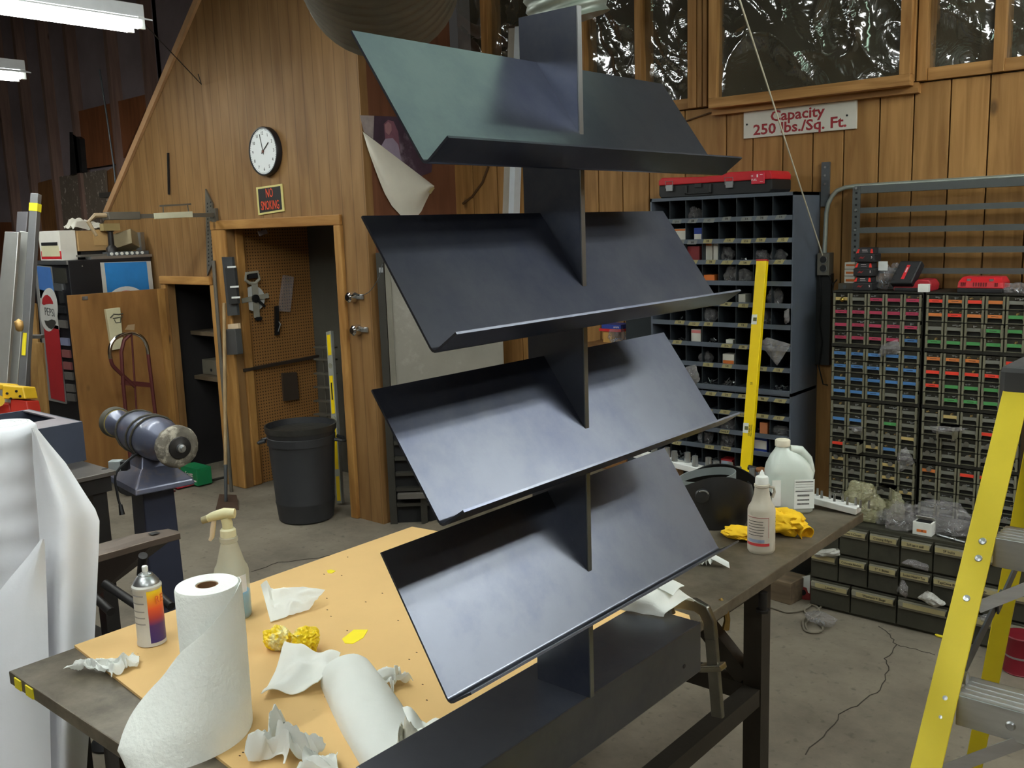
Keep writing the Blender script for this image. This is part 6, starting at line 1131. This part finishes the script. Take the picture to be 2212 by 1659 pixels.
cc = X(276, 672, vx + .007); MB().lathe(cc, [(.19, 0), (.19, .002)], 40, (1, 0, 0)).build('sign_ring', mat('ring white', (224, 226, 224), .4), t); MB().lathe(cc + V((.002, 0, 0)), [(.158, 0), (.158, .002)], 40, (1, 0, 0)).build('sign_disc', mat('disc red', (190, 40, 44), .4), t); MB().obox(cc + V((.005, 0, -.03)), (.0005, 0, 0), (0, .157, 0), (0, 0, .03)).build('sign_wave', MC['ring white'], t); vs([(176, 574), (178, 573), (179, 576), (177, 577)], .001, .004, STEEL, 'screw')
# odds and ends on the machine
zt = vz
def onvm(px0, px1, py0, y, name, lbl, cat, m_, dpth=.12): a, b = Y(px0, 556, y), Y(px1, py0, y); t = thing(name, lbl, cat, ((a.x + b.x) / 2, y + dpth / 2, zt)); return t, a.x, b.x, y, y + dpth, zt, b.z
t, x0, x1, y0, y1, z0, z1 = onvm(88, 127, 498, 3.22, 'picture_carton', 'white and red carton with a pale figure print at the left on the cola machine', 'box', WC); MB().box(x0, x1, y0, y1, z0, z1).build('carton', WC, t, bevel=.002); MB().box(x0 + .015, x1, y0 - .001, y0, z0 + .01, z0 + .07).build('red_band', RED, t); MB().prism([(x0 + .03, y0 - .002, z0 + .03), (x1 - .02, y0 - .002, z0 + .03), (x1 - .03, y0 - .002, z0 + .11), (x0 + .035, y0 - .002, z0 + .11)], (0, .001, 0)).build('pale_print', CREAM, t); MB().box(x0 + .04, x1 - .045, y0 - .003, y0, z0 + .112, z0 + .135).build('dark_print', BLACKM, t)
p = Y(140, 556, 3.42); t = thing('white_tub', 'white plastic tub between the picture carton and the brown boxes', 'tub', (p.x, 3.46, zt)); MB().lathe((p.x, 3.46, zt), [(.06, 0), (.066, .01), (.075, .16), (.079, .165), (.079, .175), (.072, .175), (.06, .02)], 28).build('tub', mat('scuffed tub', (196, 196, 188), .5, 0, .08), t, True)
def XV(px, v=-7.06): return X(px, 557, v).y
t = thing('brown_carton', 'open brown cardboard carton stuffed with paper on the cola machine', 'box', (-7.2, XV(190), zt)); z1 = X(190, 498, -7.15).z; ya, yb2 = 3.345, XV(238, -7.12)
MB().box(-7.32, -7.12, ya, yb2, zt + .062, z1).build('carton', CARDB, t, bevel=.002); MB().box(-7.12, -7.114, ya + .12, yb2, zt + .1, z1 + .005).build('flap', mat('lighter card', (188, 152, 100), .8), t); MB().box(-7.3, -7.14, ya + .02, yb2 - .02, zt, zt + .062).build('spacer', DARKM, t)
tag(rag('packing_paper', (-7.2, (ya + yb2) / 2 - .03, z1 + .002), (.07, .12, .09), mat('dusty paper', (196, 192, 180), .8), 91), 'crumpled dusty packing paper on the open brown carton', 'paper')
t = thing('steel_bars', 'stack of flat grey steel bars with round inserts on the cola machine top', 'metal bars', (-7.06, XV(260), zt)); ya, yb2 = XV(190), XV(322)
MB().box(-7.1, -7.01, ya, yb2, zt, zt + .02).build('bar', STEEL, t); MB().box(-7.1, -7.02, XV(228), yb2 - .02, zt + .02, zt + .048).build('bar', GREYM, t); MB().box(-7.1, -7.03, XV(170), XV(240), zt + .02, zt + .036).build('bar', mat('mid steel', (120, 118, 112), .45, .6), t)
for k in range(7):
    yy = XV(236 + 11 * k); MB().cyl((-7.021, yy, zt + .034), (-7.012, yy, zt + .034), .012, n=12).build('round_insert', WHITEP, t)
yy = XV(240, -7.09); t = thing('bench_clamp', 'dark grey stepped clamp post with a tan block on the machine top', 'clamp', (-7.07, yy, zt + .048)); MB().lathe((-7.065, yy, zt + .048), [(.045, 0), (.04, .03), (.022, .05), (.02, .15), (.03, .16)], 16).build('post', DARKM, t, True); MB().box(-7.1, -7.04, yy - .06, yy + .07, zt + .208, zt + .262).build('tan_block', mat('tan block', (150, 132, 88), .7), t); MB().lathe((-7.065, yy, zt + .048), [(.026, .152), (.03, .158)], 12).build('collar', DARKM, t)
yy = XV(277, -7.09); t = thing('tilted_box', 'small tan metal box standing askew at the right on the machine top', 'box', (-7.08, yy, zt + .048)); MB().obox((-7.09, yy, zt + .125), (.05, .05, .02), (-.03, .05, -.02), (-.008, .004, .055)).build('box', mat('drab box', (140, 126, 96), .6, .2), t, bevel=.003); MB().obox((-7.07, yy + .1, zt + .12), (.02, .012, 0), (-.008, .02, 0), (0, 0, .07)).build('hinge', STEEL, t)
# aluminium sheets and tube leaning at far left
def lean(pts, d, name, lbl, cat, m_, th=.03, group=None):
    a, b, c_, d_ = [DD(px, py, d) for px, py in pts]; e0 = toground(a, d_); e1_ = toground(b, c_); n = (b - a).cross(d_ - a).normalized() * th
    o = MB().prism([a, b, e1_, e0], n if n.dot(FW) > 0 else -n).build(name, m_, loc=(e0 + e1_) / 2, bevel=.003); return tag(o, lbl, cat, group)
ALS = mat('dull aluminium sheet', (206, 206, 202), .28, .7, .15, 4, stretch=(1, 1, .5))
lean([(10, 500), (40, 501), (16, 820), (-22, 820)], 5.3, 'aluminium_channel', 'wide pale aluminium channel leaning at the far left edge', 'metal channel', ALS); lean([(42, 499), (64, 502), (38, 820), (10, 820)], 5.4, 'aluminium_channel', 'narrower aluminium channel leaning just left of the tape banded tube', 'metal channel', ALS); lean([(37, 457), (60, 457), (40, 700), (20, 700)], 5.6, 'aluminium_channel', 'dull tall aluminium channel behind the pale ones at left', 'metal channel', mat('smoky aluminium', (120, 118, 122), .4, .6))
a, b = DD(78, 419, 5.1), DD(52, 820, 5.1); e_ = toground(a, b); t = thing('square_tube', 'tall grey square tube banded with yellow tape leaning beside the cola machine', 'metal tube', e_); MB().bar(e_, a, .042, .042, -FW).build('tube', mat('dull zinc tube', (140, 140, 142), .4, .6), t, bevel=.003)
def on(f0, f1, m_, n_, w_): MB().bar(a.lerp(b, f0), a.lerp(b, f1), w_, w_, -FW).build(n_, m_, t)
on((440 - 419) / 401, (457 - 419) / 401, YF, 'yellow_tape', .045); MB().bar(a.lerp(b, .75) - FW * .0225, a.lerp(b, .87) - FW * .0225, .02, .003, -FW).build('yellow_tape', YF, t)
TB = wood('old tan boards', (128, 94, 50), (166, 128, 76)); lean([(66, 655), (76, 655), (92, 870), (66, 870)], 6.1, 'leaning_board', 'tan board leaning between the zinc tube and the cola machine, the left one', 'board', TB); lean([(78, 740), (90, 740), (102, 880), (86, 880)], 5.9, 'leaning_board', 'tan board leaning against the front of the cola machine, the right one', 'board', TB)
tag(MB().bar(DD(66, 727, 5.8), DD(92, 727, 5.8), .05, .02).build('bright_bar', STEEL, loc=DD(78, 727, 5.8)), 'short bright bar end resting on the tan boards', 'metal bar')
tag(crumple('brass_scrap', DD(43, 716, 5.02), (.02, .02, .035), mat('brassy scrap', (190, 150, 90), .4, .5), 5, 2, .3), 'small brassy scrap caught at the edge of the leaning channels', 'scrap')
# yellow and red machine at left
p = DD(30, 870, 4.6); t = thing('yellow_red_machine', 'yellow and red painted machine head at the far left behind the grey sander', 'machine', (p.x, p.y, 0)); YM = mat('machine yellow', (226, 182, 40), .45, 0, .1, 8); a_ = DD(22, 846, 4.6)
def cam_box(px0, px1, py0, py1, d, th, name, m_, par, bev=.006): q = [DD(px0, py0, d), DD(px1, py0 + 4, d), DD(px1 + 6, py1, d), DD(px0, py1, d)]; return MB().prism(q, FW * th).build(name, m_, par, bevel=bev)
cam_box(4, 50, 832, 862, 4.55, .12, 'bolt_plate', YM, t); cam_box(-40, 8, 826, 842, 4.6, .14, 'upper_cover', YM, t); cam_box(22, 58, 862, 896, 4.56, .12, 'red_body', mat('machine red', (198, 52, 40), .45, 0, .08), t); cam_box(-40, 20, 868, 900, 4.58, .12, 'red_body', MC['machine red'], t); MB().cyl(DD(-4, 866, 4.54), DD(-4, 866, 4.5), .028, n=18).build('yellow_wheel', YM, t)
for px, py in ((16, 850), (36, 845), (44, 856), (24, 861)): q = DD(px, py, 4.55); MB().cyl(q, q - FW * .006, .006, n=8).build('bolt', DARKM, t)
q = DD(10, 900, 4.65); MB().box(q.x - .15, q.x + .1, q.y - .05, q.y + .1, 0, q.z).build('pedestal', DARKM, t)
# grey bench machine with plate
P_ = DD(250, 1016, 3.7); zp = P_.z; t = thing('machine_stand', 'dark steel stand with a drilled plate top holding the grey sander box', 'machine stand', (P_.x - .3, P_.y - .3, 0)); PT = mat('scuffed plate', (112, 106, 102), .4, .6, .15, 8)
MB().box(P_.x - .62, P_.x, P_.y - .75, P_.y, zp - .018, zp).build('plate', PT, t, bevel=.002); MB().box(P_.x - .6, P_.x - .015, P_.y - .73, P_.y - .015, zp - .08, zp - .018).build('apron', DARKM, t)
for dx_, dy_ in ((-.05, -.05), (-.57, -.05), (-.05, -.69), (-.57, -.69)): MB().box(P_.x + dx_ - .035, P_.x + dx_ + .02, P_.y + dy_ - .035, P_.y + dy_ + .02, 0, zp - .08).build('leg', DARKM, t)
MB().box(P_.x - .58, P_.x - .03, P_.y - .7, P_.y - .03, .25, .27).build('lower_shelf', DARKM, t); q = Z(226, 1013, zp); MB().cyl(q, q + V((0, 0, .0008)), .012, n=12).build('bolt_hole', BLACKM, t)
q = Z(208, 1092, .72); tag(crumple('orange_rag', (P_.x - .3, P_.y - .3, .27), (.12, .12, .2), mat('orange cloth', (206, 74, 36), .8), 31, 3, .3), 'orange cloth bundle on the lower shelf of the machine stand', 'cloth')
bq = Z(187, 994, zp); bx, by = bq.x, bq.y; ztop = Y(172, 909, by).z; t = thing('sander_box', 'blue grey sheet steel box with a dark open top on the machine stand', 'machine box', (bx - .25, by - .4, zp)); SBx = mat('blue grey enamel', (66, 72, 88), .5, .2, .15, 6)
MB().box(bx - .008, bx, by - .7, by, zp, ztop).build('face_panel', SBx, t); MB().box(bx - .5, bx - .008, by - .008, by, zp, ztop).build('end_panel', SBx, t); MB().box(bx - .5, bx - .49, by - .7, by - .008, zp, ztop).build('rear_panel', SBx, t); MB().box(bx - .49, bx - .008, by - .69, by - .01, zp + .02, zp + .04).build('dark_inside', BLACKM, t)
MB().box(bx - .17, bx - .008, by - .7, by - .008, ztop - .006, ztop).build('top_ledge', mat('worn lilac grey top', (150, 142, 148), .4, .3, .1, 6), t); MB().box(bx - .49, bx - .17, by - .03, by - .008, ztop - .006, ztop).build('top_rim', MC['worn lilac grey top'], t)
# pedestal buffer
WRr = DD(383, 965, 3.75); WLl = DD(252, 930, 4.3); WLl.z = WRr.z + .0; ax = (WLl - WRr).normalized(); Lb = (WLl - WRr).length; mid = (WRr + WLl) / 2; BB = mat('buffer blue grey', (98, 102, 122), .35, .35, .15, 6, stain=(130, 118, 116), stscale=7, stlo=.52, sthi=.68, coat=.2); t = thing('pedestal_buffer', 'blue grey pedestal buffer with a ragged cloth wheel and a yellow banded wheel', 'buffing machine', (mid.x, mid.y, 0))
MB().lathe(WRr, [(.03, Lb * .06), (.045, Lb * .12), (.075, Lb * .2), (.088, Lb * .26), (.09, Lb * .4), (.09, Lb * .56), (.084, Lb * .66), (.066, Lb * .74), (.04, Lb * .8), (.03, Lb * .86), (.045, Lb * .9), (.06, Lb * .95)], 36, ax).build('motor', BB, t, True)
BUF = mat('grimy cloth wheel', (108, 102, 92), .9, 0, .35, 18, bump=.4, bscale=40, stain=(190, 182, 166), stscale=10, stlo=.48, sthi=.58)
bmx = MB().lathe(WRr, [(.03, -.02), (.06, -.024), (.078, -.014), (.085, 0), (.084, .018), (.07, .026), (.03, .024)], 40, ax); bmx.v = [p + (p - WRr).normalized() * .004 * noise.noise(p * 60) for p in bmx.v]; bmx.build('cloth_wheel', BUF, t, True)
MB().lathe(WRr, [(.045, -.027), (.042, -.031), (.02, -.035), (.018, -.036)], 24, ax).build('flange', DARKM, t, True); MB().lathe(WRr, [(.018, -.035), (.016, -.05), (.009, -.052), (.008, -.062)], 14, ax).build('nut', STEEL, t, True)
MB().lathe(WLl, [(.05, -.03), (.066, -.028), (.07, -.01), (.07, .014), (.03, .018)], 32, ax).build('rear_wheel', mat('dark rear wheel', (76, 72, 60), .7), t, True); MB().lathe(WLl, [(.046, -.031), (.062, -.0305), (.062, -.029)], 32, ax).build('yellow_band', mat('dusty yellow ring', (170, 152, 80), .6), t, True)
sdv = ax.cross(V((0, 0, 1))).normalized(); hb = WRr.z - .075; cb = WRr + ax * Lb * .46
def ring_(c_, a, b_, z): return [V((c_.x, c_.y, z)) + ax * (a * i) + sdv * (b_ * j) for i, j in ((1, 1), (-1, 1), (-1, -1), (1, -1))]
loft([ring_(cb, .06, .05, hb), ring_(cb, .085, .065, hb - .05), ring_(cb, .16, .12, hb - .11), ring_(cb, .165, .125, hb - .135)]).build('base_casting', BB, t, bevel=.006); loft([ring_(cb, .075, .065, hb - .135), ring_(cb, .085, .075, .03)]).build('column', mat('column blue', (52, 56, 74), .5, .2, .1), t, bevel=.006); loft([ring_(cb, .17, .15, .03), ring_(cb, .17, .15, 0)]).build('foot_plate', mat('column blue', (52, 56, 74), .5), t)
q = V((cb.x, cb.y, hb - .03)) + T2 * .1 - R2 * .1; MB().obox(q, R2 * .025, T2 * .02, V((0, 0, .022))).build('switch_box', mat('pale switch box', (150, 156, 156), .5), t, bevel=.003); MB().obox(q + R2 * .038, R2 * .014, T2 * .018, V((0, 0, .02))).build('switch', BLACK, t, bevel=.003)
for f_, rr in ((.36, .094), (.42, .093), (.58, .092)):
    c_ = WRr + ax * Lb * f_; MB().tube([c_ + sdv * rr * math.cos(k * .33) + V((0, 0, rr * math.sin(k * .33))) + ax * .03 * math.sin(k * .33 + f_ * 9) for k in range(20)], .0045, 6).build('wrapped_cord', mat('old cord', (72, 68, 58), .7), t, True)
q = DD(258, 1040, 3.9); MB().tube(smoothp([cb + T2 * .09 + V((0, 0, -.05)), DD(252, 1020, 3.85), DD(254, 1070, 3.85), DD(260, 1092, 3.85)]), .005, 6).build('power_cord', BLACKM, t, True); MB().tube([DD(260, 1090, 3.85), DD(264, 1112, 3.85)], [.008, .012], 8).build('plug', BLACK, t, True)
# anvil on a dark stand
At = DD(397, 1147, 3.1); za = At.z; Al = Z(205, 1197, za); ya0 = Al.y - .15; t = thing('anvil', 'dark steel anvil with a pointed horn behind the bench corner', 'anvil', (At.x - .06, (At.y + ya0) / 2, za - .35)); AN = mat('dark anvil steel', (66, 58, 54), .4, .6, .2, 8, bump=.05); xA = At.x
L1 = At.y - .12
MB().prism([(xA, ya0, za), (xA, L1, za), (xA - .005, At.y - .01, za - .004), (xA - .04, At.y, za - .006), (xA - .08, At.y - .01, za - .004), (xA - .11, L1, za), (xA - .11, ya0, za)], (0, 0, -.022)).build('face', mat('worn anvil face', (120, 106, 96), .35, .6, .15), t, bevel=.002)
MB().add([(xA - .002, ya0, za - .022), (xA - .108, ya0, za - .022), (xA - .108, L1, za - .022), (xA - .002, L1, za - .022), (xA - .04, At.y - .005, za - .024), (xA - .03, ya0, za - .15), (xA - .08, ya0, za - .15), (xA - .08, L1 - .2, za - .15), (xA - .03, L1 - .2, za - .15)], [(0, 1, 6, 5), (0, 5, 8, 3), (3, 8, 4), (8, 7, 4), (7, 2, 4), (2, 7, 6, 1), (5, 6, 7, 8), (0, 3, 2, 1), (3, 4, 2)]).build('body', AN, t); MB().box(xA - .13, xA + .02, ya0, L1 - .22, za - .3, za - .15).box(xA - .16, xA + .05, ya0 - .03, L1 - .15, za - .36, za - .3).build('base', AN, t, bevel=.005)
q = Z(333, 1152, za); MB().box(q.x - .014, q.x + .012, q.y - .014, q.y + .014, za, za + .0006).build('hardy_hole', BLACKM, t)
ym_ = (ya0 + L1) / 2; t = thing('anvil_stand', 'dark welded stand cluttered with round bars under the anvil', 'stand', (xA - .06, ym_, 0)); MB().box(xA - .2, xA + .1, ya0 - .05, L1 - .05, za - .4, za - .36).build('stand_top', DARKM, t)
for dx_, yy in ((-.18, ya0), (.07, ya0), (-.18, L1 - .1), (.07, L1 - .1)): MB().box(xA + dx_ - .025, xA + dx_ + .025, yy - .025, yy + .025, 0, za - .4).build('leg', DARKM, t)
for i, (a_, b_) in enumerate((((205, 1290), (240, 1322)), ((330, 1275), (370, 1310)), ((225, 1260), (330, 1330)), ((305, 1240), (309, 1200)))): MB().cyl(DD(*a_, 2.75), DD(*b_, 2.7), .013, n=10).build('round_bar', DARKM, t, True)
# cartons on the floor by the cupboard
p = Z(408, 1048, 0); t = thing('green_carton', 'bright green carton with white script on the floor in front of the cupboard', 'box', p); a, b = Y(393, 1048, p.y), Y(425, 1014, p.y); MB().box(a.x, b.x, p.y, p.y + .12, .012, b.z).build('carton', mat('carton green', (18, 128, 78), .5), t, bevel=.002); text('Scott', .05, wp, t, ((a.x + b.x) / 2, p.y - .001, (b.z) * .62), FRONT); MB().box(a.x + .02, b.x - .02, p.y - .001, p.y, .04, .05).build('print_line', wp, t)
p = Z(375, 1057, 0); t = thing('red_carton', 'flat red carton lying beside the green one behind the buffer', 'box', p); MB().box(p.x - .07, p.x + .06, p.y, p.y + .14, .012, .05).build('carton', mat('carton red', (190, 36, 52), .5), t, bevel=.002); MB().box(p.x - .05, p.x + .05, p.y - .001, p.y, .022, .034).build('white_print', wp, t)
tag(MB().box(Z(360, 1065, 0).x, Z(450, 1040, 0).x, Z(408, 1058, 0).y, Z(408, 1030, 0).y + .15, 0, .012).build('floor_mat', mat('dark mat', (52, 48, 42), .8), loc=Z(408, 1050, 0)), 'dark thin board on the floor under the green and red cartons', 'board')
p = Y(450, 790, 4.15); t = thing('equipment_box', 'pale grey equipment box on the lower cupboard shelf', 'box', (p.x, 4.25, .75)); MB().box(p.x - .14, p.x + .12, 4.15, 4.4, .75, .87).build('box', mat('dim grey box', (120, 114, 100), .6), t, bevel=.004); MB().cyl((p.x + .04, 4.15, .79), (p.x + .04, 4.146, .79), .012, n=10).build('dial', BLACK, t)
# foam roll at the near left
rc = DD(6, 918, 2.46); rc.z = 0; zr = DD(6, 915, 2.46).z; FO = mat('white foam', (232, 234, 240), .8, 0, .02, 4, bump=.05, bscale=90, spec=.2); t = thing('foam_roll', 'tall white foam wrap roll on end at the near left, loose sheet hanging', 'foam roll', rc); rf = .078
prf = [(.001, zr), (rf - .012, zr), (rf, zr - .012)]; z = zr - .012; k = 0
while z > .05: z -= .02; k += 1; prf.append((rf + .0025 * math.sin(k * 1.57) + .012 * (1 - z / zr), z))
prf.append((rf, 0)); MB().lathe(rc, prf, 48).build('roll', FO, t, 80)
for q in (.03, .045, .06): MB().tube([V((rc.x + q * math.cos(k * .2618), rc.y + q * math.sin(k * .2618), zr)) for k in range(25)], .0012, 6).build('wrap_edge', mat('foam edge', (222, 224, 226), .8), t)
rows_ = [(925, 68, 80), (960, 70, 108), (1000, 72, 142), (1050, 76, 180), (1090, 80, 206), (1115, 82, 215), (1160, 85, 214), (1250, 88, 210), (1400, 94, 203), (1550, 100, 194), (1700, 104, 184), (1900, 110, 175)]
g = []
for py, l_, r_ in rows_: g.append([DD(l_ + (r_ - l_) * v, py + (10 * v if py > 1000 else 0), 2.40 - .06 * math.sin(math.pi * min(1, v * 1.2)) + .05 * v * v) for v in [j / 10 for j in range(11)]])
MB().grid(g, .004).build('loose_sheet', FO, t, 60)
g = []
for py, l_, r_ in ((1165, 88, 96), (1200, 62, 98), (1250, 20, 100), (1300, -20, 102), (1450, -60, 106), (1650, -70, 110), (1900, -80, 116)): g.append([DD(l_ + (r_ - l_) * v, py, 2.32 - .03 * math.sin(math.pi * v)) for v in [j / 8 for j in range(9)]])
MB().grid(g, .004).build('lower_flap', FO, t, 60)
q = Z(200, 1640, 0); tag(MB().lathe(Z(235, 1610, 0), [(.06, 0), (.065, .01), (.05, .03), (.03, .04)], 20).build('caster_cup', BLACKM, None, True, loc=Z(235, 1610, 0)), 'small black rubber cup on the floor under the bench at left', 'rubber cup')
